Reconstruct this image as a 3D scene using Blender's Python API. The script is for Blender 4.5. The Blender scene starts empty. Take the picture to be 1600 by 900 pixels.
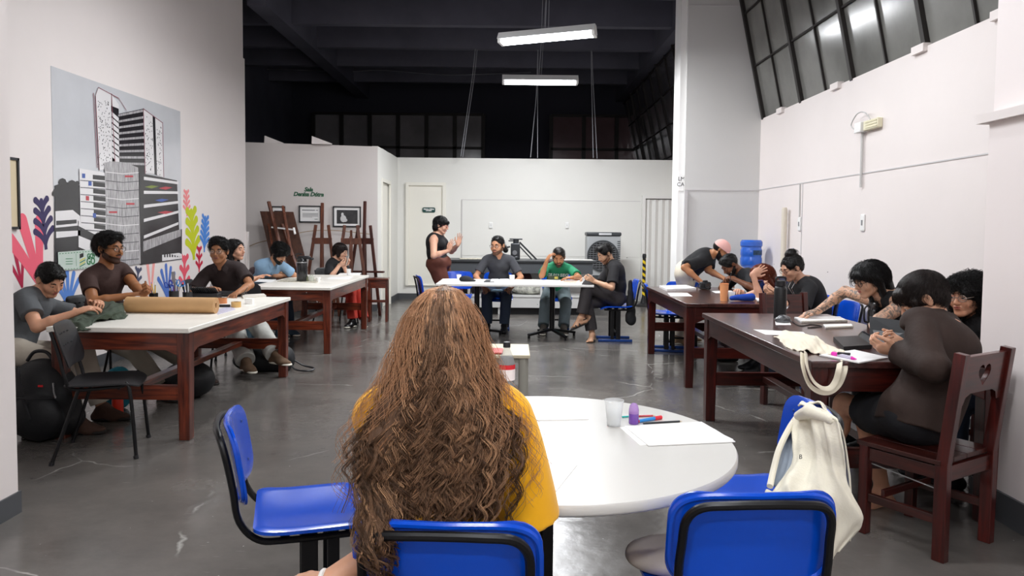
import bpy, bmesh, math, random
import numpy as np
from mathutils import Vector, Matrix
random.seed(7)
PI = math.pi
SC = bpy.context.scene
COL = SC.collection

# ------------------------------------------------------------------ camera
CAM_F, CAM_CX, CAM_CY, CAM_H = 1150.0, 800.0, 416.0, 1.445
CAM_PITCH, CAM_ROLL = math.radians(2.9), 0.010
cd = bpy.data.cameras.new('camera')
cam = bpy.data.objects.new('camera', cd)
COL.objects.link(cam)
cd.sensor_fit = 'HORIZONTAL'; cd.sensor_width = 36.0
cd.lens = 36.0 * CAM_F / 1600.0
cd.shift_x = 0.0
cd.shift_y = -(450 - CAM_CY) / 1600.0
cd.clip_start = 0.05; cd.clip_end = 100
CM = Matrix.Rotation(PI / 2 - CAM_PITCH, 4, 'X') @ Matrix.Rotation(CAM_ROLL, 4, 'Z')
cam.matrix_world = Matrix.Translation((0, 0, CAM_H)) @ CM
SC.camera = cam
CM3 = CM.to_3x3()

def _ray(px, py):
    return CM3 @ Vector(((px - CAM_CX) / CAM_F, -(py - CAM_CY) / CAM_F, -1.0))
def W(px, py, y):
    """point of the place at distance y seen at this pixel"""
    r = _ray(px, py); t = y / r.y
    return Vector((r.x * t, y, CAM_H + r.z * t))
def WZ(px, py, z):
    r = _ray(px, py); t = (z - CAM_H) / r.z
    return Vector((r.x * t, r.y * t, z))

# ------------------------------------------------------------------ world and light
wd = bpy.data.worlds.new('world'); SC.world = wd; wd.use_nodes = True
wd.node_tree.nodes['Background'].inputs[0].default_value = (0.35, 0.42, 0.6, 1)
wd.node_tree.nodes['Background'].inputs[1].default_value = 0.012
SC.view_settings.view_transform = 'Standard'
SC.view_settings.look = 'None'
SC.view_settings.gamma = 1.0
SC.view_settings.use_curve_mapping = False
SC.view_settings.exposure = 0.0
LAMP_W = 66.0          # watts of each fluorescent fixture
TUBE_E = 24.0
SC.cycles.max_bounces = 8
SC.cycles.diffuse_bounces = 4
SC.cycles.glossy_bounces = 4
SC.cycles.transmission_bounces = 6
SC.cycles.transparent_max_bounces = 12
SC.cycles.caustics_reflective = False
SC.cycles.caustics_refractive = False
SC.cycles.sample_clamp_indirect = 6.0
SC.cycles.use_denoising = True

# ------------------------------------------------------------------ materials
def lin(c):
    if isinstance(c, str):
        c = c.lstrip('#'); c = [int(c[i:i + 2], 16) / 255 for i in (0, 2, 4)]
    return tuple((x / 12.92 if x <= 0.04045 else ((x + 0.055) / 1.055) ** 2.4) for x in c) + (1.0,)

MATS = {}
def mat(name, col=None, rough=0.5, metal=0.0, spec=None, coat=0.0, bump=0.0, bscale=60.0, var=0.0, vscale=8.0,
        stretch=(1, 1, 1), sss=0.0, alpha=1.0, trans=0.0, ior=1.45, emit=None, es=0.0, sheen=0.0, rvar=0.0, bstretch=None, vcol=None):
    if name in MATS: return MATS[name]
    m = bpy.data.materials.new(name); m.use_nodes = True
    nt = m.node_tree; N = nt.nodes; L = nt.links
    b = N['Principled BSDF']
    c = lin(col)
    b.inputs['Base Color'].default_value = c
    b.inputs['Roughness'].default_value = rough
    b.inputs['Metallic'].default_value = metal
    if spec is not None: b.inputs['Specular IOR Level'].default_value = spec
    b.inputs['Coat Weight'].default_value = coat
    b.inputs['Coat Roughness'].default_value = 0.12
    b.inputs['IOR'].default_value = ior
    b.inputs['Transmission Weight'].default_value = trans
    b.inputs['Alpha'].default_value = alpha
    b.inputs['Sheen Weight'].default_value = sheen
    if sss:
        b.inputs['Subsurface Weight'].default_value = sss
        b.inputs['Subsurface Radius'].default_value = (0.012, 0.005, 0.003)
        b.inputs['Subsurface Scale'].default_value = 0.6
    if emit:
        b.inputs['Emission Color'].default_value = lin(emit); b.inputs['Emission Strength'].default_value = es
    if var or bump or rvar:
        tc = N.new('ShaderNodeTexCoord')
        mp = N.new('ShaderNodeMapping'); mp.inputs['Scale'].default_value = stretch
        L.new(tc.outputs['Object'], mp.inputs['Vector'])
    if var:
        n = N.new('ShaderNodeTexNoise'); n.inputs['Scale'].default_value = vscale; n.inputs['Detail'].default_value = 6; n.inputs['Roughness'].default_value = 0.6
        L.new(mp.outputs[0], n.inputs['Vector'])
        r = N.new('ShaderNodeValToRGB')
        r.color_ramp.elements[0].position = 0.3; r.color_ramp.elements[1].position = 0.7
        r.color_ramp.elements[0].color = tuple(x * (1 - var) for x in c[:3]) + (1,)
        r.color_ramp.elements[1].color = tuple(min(1, x * (1 + var)) for x in c[:3]) + (1,)
        L.new(n.outputs['Fac'], r.inputs[0]); L.new(r.outputs[0], b.inputs['Base Color'])
        if rvar:
            mm = N.new('ShaderNodeMapRange'); mm.inputs[3].default_value = max(0, rough - rvar); mm.inputs[4].default_value = rough + rvar
            mm.inputs[1].default_value = 0.3; mm.inputs[2].default_value = 0.7
            L.new(n.outputs['Fac'], mm.inputs[0]); L.new(mm.outputs[0], b.inputs['Roughness'])
    if bump:
        n2 = N.new('ShaderNodeTexNoise'); n2.inputs['Scale'].default_value = bscale; n2.inputs['Detail'].default_value = 4
        if bstretch:
            mp2 = N.new('ShaderNodeMapping'); mp2.inputs['Scale'].default_value = bstretch
            L.new(tc.outputs['Object'], mp2.inputs['Vector']); L.new(mp2.outputs[0], n2.inputs['Vector'])
        else:
            L.new(tc.outputs['Object'], n2.inputs['Vector'])
        bp = N.new('ShaderNodeBump'); bp.inputs['Strength'].default_value = bump; bp.inputs['Distance'].default_value = 0.01
        L.new(n2.outputs['Fac'], bp.inputs['Height']); L.new(bp.outputs[0], b.inputs['Normal'])
    if vcol:
        a = N.new('ShaderNodeAttribute'); a.attribute_name = vcol
        L.new(a.outputs['Color'], b.inputs['Base Color'])
    MATS[name] = m
    return m

def wood(name, dark, light, rough=0.3, coat=0.4, axis='Y', scale=3.0):
    m = mat(name, light, rough=rough, coat=coat)
    nt = m.node_tree; N = nt.nodes; L = nt.links; b = N['Principled BSDF']
    tc = N.new('ShaderNodeTexCoord'); mp = N.new('ShaderNodeMapping')
    st = {'X': (1.2, 14, 14), 'Y': (14, 1.2, 14), 'Z': (14, 14, 1.2)}[axis]
    mp.inputs['Scale'].default_value = st
    L.new(tc.outputs['Object'], mp.inputs['Vector'])
    n = N.new('ShaderNodeTexNoise'); n.inputs['Scale'].default_value = scale; n.inputs['Detail'].default_value = 8; n.inputs['Distortion'].default_value = 0.6
    L.new(mp.outputs[0], n.inputs['Vector'])
    r = N.new('ShaderNodeValToRGB'); e = r.color_ramp.elements
    e[0].position = 0.3; e[0].color = lin(dark); e[1].position = 0.72; e[1].color = lin(light)
    L.new(n.outputs['Fac'], r.inputs[0])
    n3 = N.new('ShaderNodeTexNoise'); n3.inputs['Scale'].default_value = 2.0
    L.new(tc.outputs['Object'], n3.inputs['Vector'])
    mx = N.new('ShaderNodeMix'); mx.data_type = 'RGBA'; mx.blend_type = 'MULTIPLY'
    mr = N.new('ShaderNodeMapRange'); mr.inputs[1].default_value = 0.35; mr.inputs[2].default_value = 0.65; mr.inputs[3].default_value = 0.65; mr.inputs[4].default_value = 1.1
    L.new(n3.outputs['Fac'], mr.inputs[0])
    mx.inputs[0].default_value = 1.0
    L.new(r.outputs[0], mx.inputs[6]); L.new(mr.outputs[0], mx.inputs[7])
    L.new(mx.outputs[2], b.inputs['Base Color'])
    bp = N.new('ShaderNodeBump'); bp.inputs['Strength'].default_value = 0.12; bp.inputs['Distance'].default_value = 0.004
    L.new(n.outputs['Fac'], bp.inputs['Height']); L.new(bp.outputs[0], b.inputs['Normal'])
    return m

# ------------------------------------------------------------------ object helpers
def thing(name, label, cat, loc=(0, 0, 0), rz=0.0, group=None):
    o = bpy.data.objects.new(name, None); COL.objects.link(o)
    o.location = loc; o.rotation_euler = (0, 0, rz); o.empty_display_size = 0.1
    o['label'] = label; o['category'] = cat
    if group: o['group'] = group
    return o
def tag(o, label, cat, group=None):
    o['label'] = label; o['category'] = cat
    if group: o['group'] = group
    return o
def dup(root, loc, rz=None, label=None, group=None):
    r = root.copy(); COL.objects.link(r); r.location = loc
    if rz is not None: r.rotation_euler = (0, 0, rz)
    if label: r['label'] = label
    if group: r['group'] = group
    for ch in list(root.children):
        c = ch.copy(); COL.objects.link(c); c.parent = r
        for g in list(ch.children):
            d = g.copy(); COL.objects.link(d); d.parent = c
    return r

def link_mesh(name, me, mats, parent=None, smooth=True, angle=35, loc=(0, 0, 0), bevel=0.0, label=None):
    o = bpy.data.objects.new(name, me); COL.objects.link(o)
    if not isinstance(mats, (list, tuple)): mats = [mats]
    for m in mats: me.materials.append(m)
    if smooth:
        me.polygons.foreach_set('use_smooth', [True] * len(me.polygons))
        if angle: me.set_sharp_from_angle(angle=math.radians(angle))
    if parent is not None: o.parent = parent
    o.location = loc
    if bevel:
        b = o.modifiers.new('b', 'BEVEL'); b.width = bevel; b.segments = 2; b.limit_method = 'ANGLE'; b.angle_limit = math.radians(40)
    if label: o['label'] = label
    return o

class MB:
    """collects shapes; build() links them as one mesh"""
    def __init__(s): s.v = []; s.f = []; s.m = []; s.mi = 0; s.T = Matrix.Identity(4)
    def mtl(s, i): s.mi = i; return s
    def xf(s, T): s.T = T; return s
    def _add(s, vs, fs):
        n = len(s.v); s.v += [s.T @ Vector(p) for p in vs]
        for f in fs: s.f.append([i + n for i in f]); s.m.append(s.mi)
    def box(s, lo, hi, R=None, c=None):
        x0, y0, z0 = lo; x1, y1, z1 = hi
        vs = [Vector(p) for p in ((x0, y0, z0), (x1, y0, z0), (x1, y1, z0), (x0, y1, z0), (x0, y0, z1), (x1, y0, z1), (x1, y1, z1), (x0, y1, z1))]
        if R is not None:
            c = Vector(c) if c is not None else sum(vs, Vector()) / 8
            vs = [R @ (p - c) + c for p in vs]
        s._add(vs, [(0, 3, 2, 1), (4, 5, 6, 7), (0, 1, 5, 4), (1, 2, 6, 5), (2, 3, 7, 6), (3, 0, 4, 7)]); return s
    def bx(s, c, d, rz=0, R=None):
        c = Vector(c); h = Vector(d) / 2
        M = R if R is not None else Matrix.Rotation(rz, 3, 'Z')
        return s.box(c - h, c + h, M, c)
    def bar(s, a, b, w, d, up=(0, 0, 1)):
        a = Vector(a); b = Vector(b); z = (b - a); l = z.length; z.normalize()
        u = Vector(up)
        if abs(z.dot(u)) > 0.98: u = Vector((0, 1, 0))
        x = u.cross(z).normalized(); y = z.cross(x)
        R = Matrix((x, y, z)).transposed()
        return s.bx((a + b) / 2, (w, d, l), R=R)
    def tube(s, pts, r, n=10, caps=True, closed=False, flat=1.0, up=None):
        pts = [Vector(p) for p in pts]; m = len(pts)
        rr = r if isinstance(r, (list, tuple)) else [r] * m
        tans = []
        for i in range(m):
            if closed: t = pts[(i + 1) % m] - pts[i - 1]
            else: t = pts[min(i + 1, m - 1)] - pts[max(i - 1, 0)]
            tans.append(t.normalized() if t.length > 1e-9 else Vector((0, 0, 1)))
        t = tans[0]
        u = Vector(up) if up else (Vector((0, 0, 1)) if abs(t.z) < 0.9 else Vector((1, 0, 0)))
        u = (u - t * u.dot(t)).normalized()
        vs = []
        for i in range(m):
            t = tans[i]; u = (u - t * u.dot(t))
            u = u.normalized() if u.length > 1e-6 else t.orthogonal().normalized()
            w = t.cross(u)
            for k in range(n):
                a = 2 * PI * k / n
                vs.append(pts[i] + (u * math.cos(a) * flat + w * math.sin(a)) * rr[i])
        fs = []
        for i in range(m if closed else m - 1):
            j = (i + 1) % m
            for k in range(n):
                k2 = (k + 1) % n
                fs.append((i * n + k, i * n + k2, j * n + k2, j * n + k))
        if caps and not closed:
            fs.append(tuple(range(n - 1, -1, -1))); fs.append(tuple((m - 1) * n + k for k in range(n)))
        s._add(vs, fs); return s
    def cyl(s, a, b, r, r2=None, n=20):
        return s.tube([a, b], [r, r if r2 is None else r2], n)
    def lathe(s, prof, c=(0, 0, 0), n=28, caps=True):
        c = Vector(c); vs = []; m = len(prof)
        for r, z in prof:
            for k in range(n):
                a = 2 * PI * k / n; vs.append(c + Vector((r * math.cos(a), r * math.sin(a), z)))
        fs = []
        for i in range(m - 1):
            for k in range(n):
                k2 = (k + 1) % n; fs.append((i * n + k, i * n + k2, (i + 1) * n + k2, (i + 1) * n + k))
        if caps:
            if prof[0][0] > 1e-6: fs.append(tuple(range(n - 1, -1, -1)))
            if prof[-1][0] > 1e-6: fs.append(tuple((m - 1) * n + k for k in range(n)))
        s._add(vs, fs); return s
    def sph(s, c, r, n=16):
        r = Vector(r) if isinstance(r, (tuple, list, Vector)) else Vector((r, r, r)); c = Vector(c)
        vs = []; m = n // 2
        for i in range(m + 1):
            t = PI * i / m
            for k in range(n):
                a = 2 * PI * k / n
                vs.append(c + Vector((r.x * math.sin(t) * math.cos(a), r.y * math.sin(t) * math.sin(a), r.z * math.cos(t))))
        fs = []
        for i in range(m):
            for k in range(n):
                k2 = (k + 1) % n; fs.append((i * n + k, (i + 1) * n + k, (i + 1) * n + k2, i * n + k2))
        s._add(vs, fs); return s
    def pad(s, w, d, th, rc, zf=lambda u, v: 0.0, n=16, place=None):
        """rounded-rectangle shell w x d, thickness th, bent by zf(x, y)"""
        place = place or (lambda x, y, z: (x, y, z))
        def rnd(u, v):
            x, y = u * w / 2, v * d / 2
            m = max(abs(u), abs(v))
            if m < 1e-6: return x, y
            # edge point of the square along this ray, pulled to the rounded outline
            ex, ey = x / m, y / m; ax, ay = w / 2 - rc, d / 2 - rc
            if abs(ex) > ax and abs(ey) > ay:
                dx, dy = abs(ex) - ax, abs(ey) - ay; L = math.hypot(dx, dy)
                k = rc / L
                if L > rc:
                    ex = math.copysign(ax + dx * k, ex); ey = math.copysign(ay + dy * k, ey)
            f = m
            return ex * f, ey * f
        vs = []
        us = [math.sin((i / n - 0.5) * PI) * 0.35 + (i / n * 2 - 1) * 0.65 for i in range(n + 1)]
        for side in (0, 1):
            for v in us:
                for u in us:
                    x, y = rnd(u, v); m = max(abs(u), abs(v))
                    e = th * 0.5 * (1 - max(0, (m - 0.9) / 0.1) ** 2 * 0.5)
                    vs.append(place(x, y, zf(x, y) + (e if side == 0 else -e)))
        fs = []; q = n + 1; o = q * q
        for i in range(n):
            for j in range(n):
                a, b, c, e = i * q + j, i * q + j + 1, (i + 1) * q + j + 1, (i + 1) * q + j
                fs.append((a, b, c, e)); fs.append((o + a, o + e, o + c, o + b))
        bd = [(0, j) for j in range(n)] + [(i, n) for i in range(n)] + [(n, j) for j in range(n, 0, -1)] + [(i, 0) for i in range(n, 0, -1)]
        bd = [i * q + j for i, j in bd]
        for k in range(len(bd)):
            a, b = bd[k], bd[(k + 1) % len(bd)]; fs.append((a, o + a, o + b, b))
        s._add(vs, fs); return s
    def poly(s, pts, th, place):
        """2D outline extruded by th; place maps (x, y, z)"""
        n = len(pts)
        vs = [place(x, y, 0) for x, y in pts] + [place(x, y, th) for x, y in pts]
        fs = [tuple(range(n - 1, -1, -1)), tuple(range(n, 2 * n))] + [(i, (i + 1) % n, n + (i + 1) % n, n + i) for i in range(n)]
        s._add(vs, fs); return s
    def build(s, name, mats, parent=None, smooth=True, angle=35, bevel=0.0, loc=(0, 0, 0), label=None):
        me = bpy.data.meshes.new(name)
        me.from_pydata([tuple(p) for p in s.v], [], s.f)
        if any(s.m): me.polygons.foreach_set('material_index', s.m)
        me.validate(); me.update()
        return link_mesh(name, me, mats, parent, smooth, angle, loc, bevel, label)

def struct(name, mb, m, parent=None, **k):
    o = mb.build(name, m, parent, **k)
    if parent is None: o['kind'] = 'structure'
    return o

def flat_mesh(name, outlines, th, mats, parent=None, M=None, bevel=0.0, smooth=False):
    """filled 2D outlines (inner ones are holes) extruded by th, placed by matrix M"""
    cu = bpy.data.curves.new('tmp', 'CURVE'); cu.dimensions = '2D'; cu.fill_mode = 'BOTH'; cu.extrude = th / 2
    for o in outlines:
        sp = cu.splines.new('POLY'); sp.points.add(len(o) - 1)
        for i, (x, y) in enumerate(o): sp.points[i].co = (x, y, 0, 1)
        sp.use_cyclic_u = True
    return _cu2mesh(name, cu, mats, parent, M, bevel, smooth)
def _cu2mesh(name, cu, mats, parent, M, bevel=0.0, smooth=False):
    t = bpy.data.objects.new('tmp', cu); COL.objects.link(t)
    dg = bpy.context.evaluated_depsgraph_get(); dg.update()
    me = bpy.data.meshes.new_from_object(t.evaluated_get(dg))
    bpy.data.objects.remove(t); bpy.data.curves.remove(cu)
    me.name = name
    me.materials.clear()
    if M is not None: me.transform(M)
    return link_mesh(name, me, mats, parent, smooth, 35, bevel=bevel)
def text_mesh(name, body, size, th, mats, parent=None, M=None, align='CENTER', shear=0.0, space=1.0, bold=0.0, line=1.0):
    cu = bpy.data.curves.new('tmp', 'FONT'); cu.body = body; cu.size = size; cu.extrude = th / 2
    cu.align_x = align; cu.align_y = 'CENTER'; cu.shear = shear; cu.space_character = space; cu.offset = bold; cu.resolution_u = 3; cu.space_line = line
    return _cu2mesh(name, cu, mats, parent, M)
def frameM(o, x, y):
    """matrix whose local X,Y lie along x,y with origin o"""
    x = Vector(x).normalized(); y = Vector(y).normalized(); z = x.cross(y).normalized(); y = z.cross(x)
    M = Matrix((x, y, z)).transposed().to_4x4(); M.translation = Vector(o); return M

def smooth_path(pts, k=6):
    """Catmull-Rom through pts"""
    P = [Vector(p) for p in pts]; out = []
    for i in range(len(P) - 1):
        p0 = P[max(i - 1, 0)]; p1 = P[i]; p2 = P[i + 1]; p3 = P[min(i + 2, len(P) - 1)]
        for j in range(k):
            t = j / k
            out.append(0.5 * ((2 * p1) + (p2 - p0) * t + (2 * p0 - 5 * p1 + 4 * p2 - p3) * t * t + (3 * p1 - p0 - 3 * p2 + p3) * t ** 3))
    out.append(P[-1]); return out

# ------------------------------------------------------------------ soft shapes: signed distance fields meshed by surface nets
def _v(a): return np.array(tuple(a), dtype=np.float32)
class Soft:
    def __init__(s): s.ops = []
    def rc(s, a, b, r1, r2=None, k=0.02, sub=False, flat=None):
        """round cone from a to b; flat=(dir, f) squashes it along dir"""
        r2 = r1 if r2 is None else r2
        s.ops.append(('rc', _v(a), _v(b), float(r1), float(r2), k, sub, flat)); return s
    def el(s, c, r, R=None, k=0.02, sub=False):
        s.ops.append(('el', _v(c), _v(r), np.array([list(x) for x in R], dtype=np.float32) if R is not None else np.eye(3, dtype=np.float32), k, sub)); return s
    def cut(s, p, n):
        """remove what lies on the side n points to"""
        s.ops.append(('cut', _v(p), _v(Vector(n).normalized()))); return s
    def boxcut(s, c, r, R=None): s.ops.append(('bcut', _v(c), _v(r), np.array([list(x) for x in R], dtype=np.float32) if R is not None else np.eye(3, dtype=np.float32))); return s
    def noise(s, amp, freq, seed=0, st=(1, 1, 1)): s.ops.append(('noise', amp, freq, seed, st)); return s
    def offset(s, a): s.ops.append(('off', a)); return s
    def field(s, h):
        lo = np.full(3, 1e9); hi = -lo
        for o in s.ops:
            if o[0] == 'rc' and not o[6]:
                m = max(o[3], o[4]); lo = np.minimum(lo, np.minimum(o[1], o[2]) - m); hi = np.maximum(hi, np.maximum(o[1], o[2]) + m)
            if o[0] == 'el' and not o[5]:
                m = float(max(o[2])); lo = np.minimum(lo, o[1] - m); hi = np.maximum(hi, o[1] + m)
        pad = 0.03 + 2 * h; lo = lo - pad; hi = hi + pad
        n = np.ceil((hi - lo) / h).astype(int) + 1
        ax = [(lo[i] + h * np.arange(n[i])).astype(np.float32) for i in range(3)]
        D = np.full(n, 0.5, dtype=np.float32)
        def sl(a, b):
            i0 = np.maximum(0, np.floor((a - lo) / h).astype(int)); i1 = np.minimum(n, np.ceil((b - lo) / h).astype(int) + 1)
            S = tuple(slice(int(i0[i]), int(max(i1[i], i0[i] + 1))) for i in range(3))
            return S, ax[0][S[0]][:, None, None], ax[1][S[1]][None, :, None], ax[2][S[2]][None, None, :]
        for o in s.ops:
            if o[0] in ('rc', 'el'):
                if o[0] == 'rc':
                    _, a, b, r1, r2, k, sub, flat = o
                    m = max(r1, r2) + k + 2.5 * h
                    S, x, y, z = sl(np.minimum(a, b) - m, np.maximum(a, b) + m)
                    ba = b - a; L = float(ba @ ba) + 1e-12
                    px, py, pz = x - a[0], y - a[1], z - a[2]
                    t = np.clip((px * ba[0] + py * ba[1] + pz * ba[2]) / L, 0, 1)
                    qx, qy, qz = px - t * ba[0], py - t * ba[1], pz - t * ba[2]
                    if flat is not None:
                        d, f = flat; d = _v(Vector(d).normalized()); q = (qx * d[0] + qy * d[1] + qz * d[2]) * (1.0 / f - 1)
                        qx = qx + d[0] * q; qy = qy + d[1] * q; qz = qz + d[2] * q
                    rr = (r1 + t * (r2 - r1))
                    dd = np.sqrt(qx * qx + qy * qy + qz * qz) - rr
                    if flat is not None: dd = dd * max(0.45, f)
                else:
                    _, c, r, R, k, sub = o
                    m = float(r.max()) + k + 2.5 * h
                    S, x, y, z = sl(c - m, c + m)
                    px, py, pz = x - c[0], y - c[1], z - c[2]
                    k0 = 0; k1 = 0
                    for i in range(3):
                        q = (px * R[0, i] + py * R[1, i] + pz * R[2, i]) / r[i]
                        k0 = k0 + q * q; k1 = k1 + (q / r[i]) ** 2
                    k0 = np.sqrt(k0); k1 = np.sqrt(k1) + 1e-9
                    dd = k0 * (k0 - 1) / k1
                    dd = np.where(k0 < 0.05, -float(r.min()), dd)
                A = D[S]
                if sub:
                    dd = -dd
                    if k > 0:
                        hh = np.clip(0.5 - 0.5 * (A - dd) / k, 0, 1); D[S] = A + (dd - A) * hh + k * hh * (1 - hh)
                    else: D[S] = np.maximum(A, dd)
                else:
                    if k > 0:
                        hh = np.clip(0.5 + 0.5 * (A - dd) / k, 0, 1); D[S] = A + (dd - A) * hh - k * hh * (1 - hh)
                    else: D[S] = np.minimum(A, dd)
            elif o[0] == 'cut':
                p, nn = o[1], o[2]
                q = (ax[0][:, None, None] - p[0]) * nn[0] + (ax[1][None, :, None] - p[1]) * nn[1] + (ax[2][None, None, :] - p[2]) * nn[2]
                D = np.maximum(D, q)
            elif o[0] == 'bcut':
                _, c, r, R = o; m = float(np.linalg.norm(r)) + 0.02
                S, x, y, z = sl(c - m, c + m); px, py, pz = x - c[0], y - c[1], z - c[2]
                q = -9.0
                for i in range(3): q = np.maximum(q, np.abs(px * R[0, i] + py * R[1, i] + pz * R[2, i]) - r[i])
                D[S] = np.maximum(D[S], -q)
            elif o[0] == 'off': D = D - o[1]
            elif o[0] == 'noise':
                _, amp, fr, seed, st = o; rg = np.random.RandomState(seed + 11)
                I = np.where(np.abs(D) < amp * 3 + 2 * h)
                x, y, z = ax[0][I[0]] * st[0], ax[1][I[1]] * st[1], ax[2][I[2]] * st[2]
                t = 0
                for j in range(5):
                    w = rg.randn(3); w /= np.linalg.norm(w); f = fr * (0.6 + 0.35 * j)
                    w2 = rg.randn(3); w2 /= np.linalg.norm(w2)
                    t = t + np.sin(f * (w[0] * x + w[1] * y + w[2] * z) + rg.rand() * 6 + 1.3 * np.sin(0.7 * f * (w2[0] * x + w2[1] * y + w2[2] * z))) / (1 + 0.4 * j)
                D[I] += (amp * t / 2.0).astype(np.float32)
        return D, lo, h
    def arrays(s, h):
        D, lo, h = s.field(h)
        ins = D < 0
        nx, ny, nz = D.shape
        c = [ins[dx:nx - 1 + dx, dy:ny - 1 + dy, dz:nz - 1 + dz] for dx in (0, 1) for dy in (0, 1) for dz in (0, 1)]
        al = c[0].copy(); an = c[0].copy()
        for q in c[1:]: al &= q; an |= q
        act = an & ~al
        I = np.array(np.nonzero(act)).T
        idx = np.full(act.shape, -1, dtype=np.int32); idx[act] = np.arange(len(I))
        acc = np.zeros((len(I), 3), np.float64); cnt = np.zeros(len(I))
        C = [(a, b, d) for a in (0, 1) for b in (0, 1) for d in (0, 1)]
        vals = {q: D[I[:, 0] + q[0], I[:, 1] + q[1], I[:, 2] + q[2]] for q in C}
        for q in C:
            for i in range(3):
                if q[i] == 0:
                    q2 = list(q); q2[i] = 1; q2 = tuple(q2)
                    a, b = vals[q], vals[q2]; m = (a < 0) != (b < 0)
                    t = np.where(m, a / np.where(a == b, 1, a - b), 0)
                    for j in range(3):
                        acc[:, j] += m * (t if j == i else q[j])
                    cnt += m
        V = lo + h * (I + acc / np.maximum(cnt, 1)[:, None])
        F = []
        # edges along each axis with a sign change give a quad
        for i in range(3):
            a = [slice(None)] * 3; b = [slice(None)] * 3; a[i] = slice(0, -1); b[i] = slice(1, None)
            s0 = ins[tuple(a)]; s1 = ins[tuple(b)]; ch = s0 != s1
            E = np.array(np.nonzero(ch)).T
            j, k = (i + 1) % 3, (i + 2) % 3
            ok = (E[:, j] > 0) & (E[:, k] > 0) & (E[:, j] < D.shape[j] - 1) & (E[:, k] < D.shape[k] - 1)
            E = E[ok]
            def cell(dj, dk):
                Q = E.copy(); Q[:, j] += dj; Q[:, k] += dk
                return idx[Q[:, 0], Q[:, 1], Q[:, 2]]
            q = np.stack([cell(-1, -1), cell(0, -1), cell(0, 0), cell(-1, 0)], 1)
            neg = ~s0[E[:, 0], E[:, 1], E[:, 2]]
            q[neg] = q[neg][:, ::-1]
            F.append(q)
        F = np.concatenate(F) if F else np.zeros((0, 4), int)
        F = F[(F >= 0).all(1)]
        return V.astype(np.float32), F.astype(np.int32)

def mesh_np(name, V, F, mats, parent=None, origin=(0, 0, 0), relax=1, label=None):
    if relax and len(F):
        V = V.copy().astype(np.float64); n = len(V)
        e = np.concatenate([F[:, [0, 1]], F[:, [1, 2]], F[:, [2, 3]], F[:, [3, 0]]]) if F.shape[1] == 4 else np.concatenate([F[:, [0, 1]], F[:, [1, 2]], F[:, [2, 0]]])
        dg = np.bincount(e[:, 0], minlength=n) + np.bincount(e[:, 1], minlength=n)
        for _ in range(relax):
            A = np.stack([np.bincount(e[:, 0], V[e[:, 1], i], n) + np.bincount(e[:, 1], V[e[:, 0], i], n) for i in range(3)], 1) / np.maximum(dg, 1)[:, None]
            V = V * 0.5 + A * 0.5
    V = V - np.array(tuple(origin))
    me = bpy.data.meshes.new(name); m = F.shape[1]
    me.vertices.add(len(V)); me.vertices.foreach_set('co', np.ascontiguousarray(V, dtype=np.float32).ravel())
    me.loops.add(len(F) * m); me.loops.foreach_set('vertex_index', np.ascontiguousarray(F, dtype=np.int32).ravel())
    me.polygons.add(len(F)); me.polygons.foreach_set('loop_start', np.arange(0, len(F) * m, m, dtype=np.int32))
    me.update(calc_edges=True)
    me.polygons.foreach_set('use_smooth', np.ones(len(F), dtype=bool))
    return link_mesh(name, me, mats, parent, smooth=False, label=label)

def soft(name, S, h, mats, parent=None, origin=(0, 0, 0), relax=1, label=None):
    V, F = S.arrays(h)
    return mesh_np(name, V, F, mats, parent, origin, relax, label)
# ================================================================== the setting
WALL = mat('white_wall', '#e9e1de', rough=0.55, bump=0.05, bscale=25, var=0.015, vscale=1.5)
WALLG = mat('grey_partition', '#d6cfcc', rough=0.6, bump=0.04, bscale=25, var=0.02, vscale=1.2)
BASEB = mat('grey_baseboard', '#4b4d50', rough=0.4)
WALLB = mat('neutral_white_wall', '#e8e7e2', rough=0.55, bump=0.05, bscale=25, var=0.015, vscale=1.5)
SEAM = mat('wall_seam', '#c9c6c6', rough=0.6)
DARK = mat('dark_ceiling_paint', '#565662', rough=0.7, var=0.15, vscale=1.5)
STEELD = mat('dark_frame_metal', '#2a2624', rough=0.5, metal=0.2)

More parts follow.
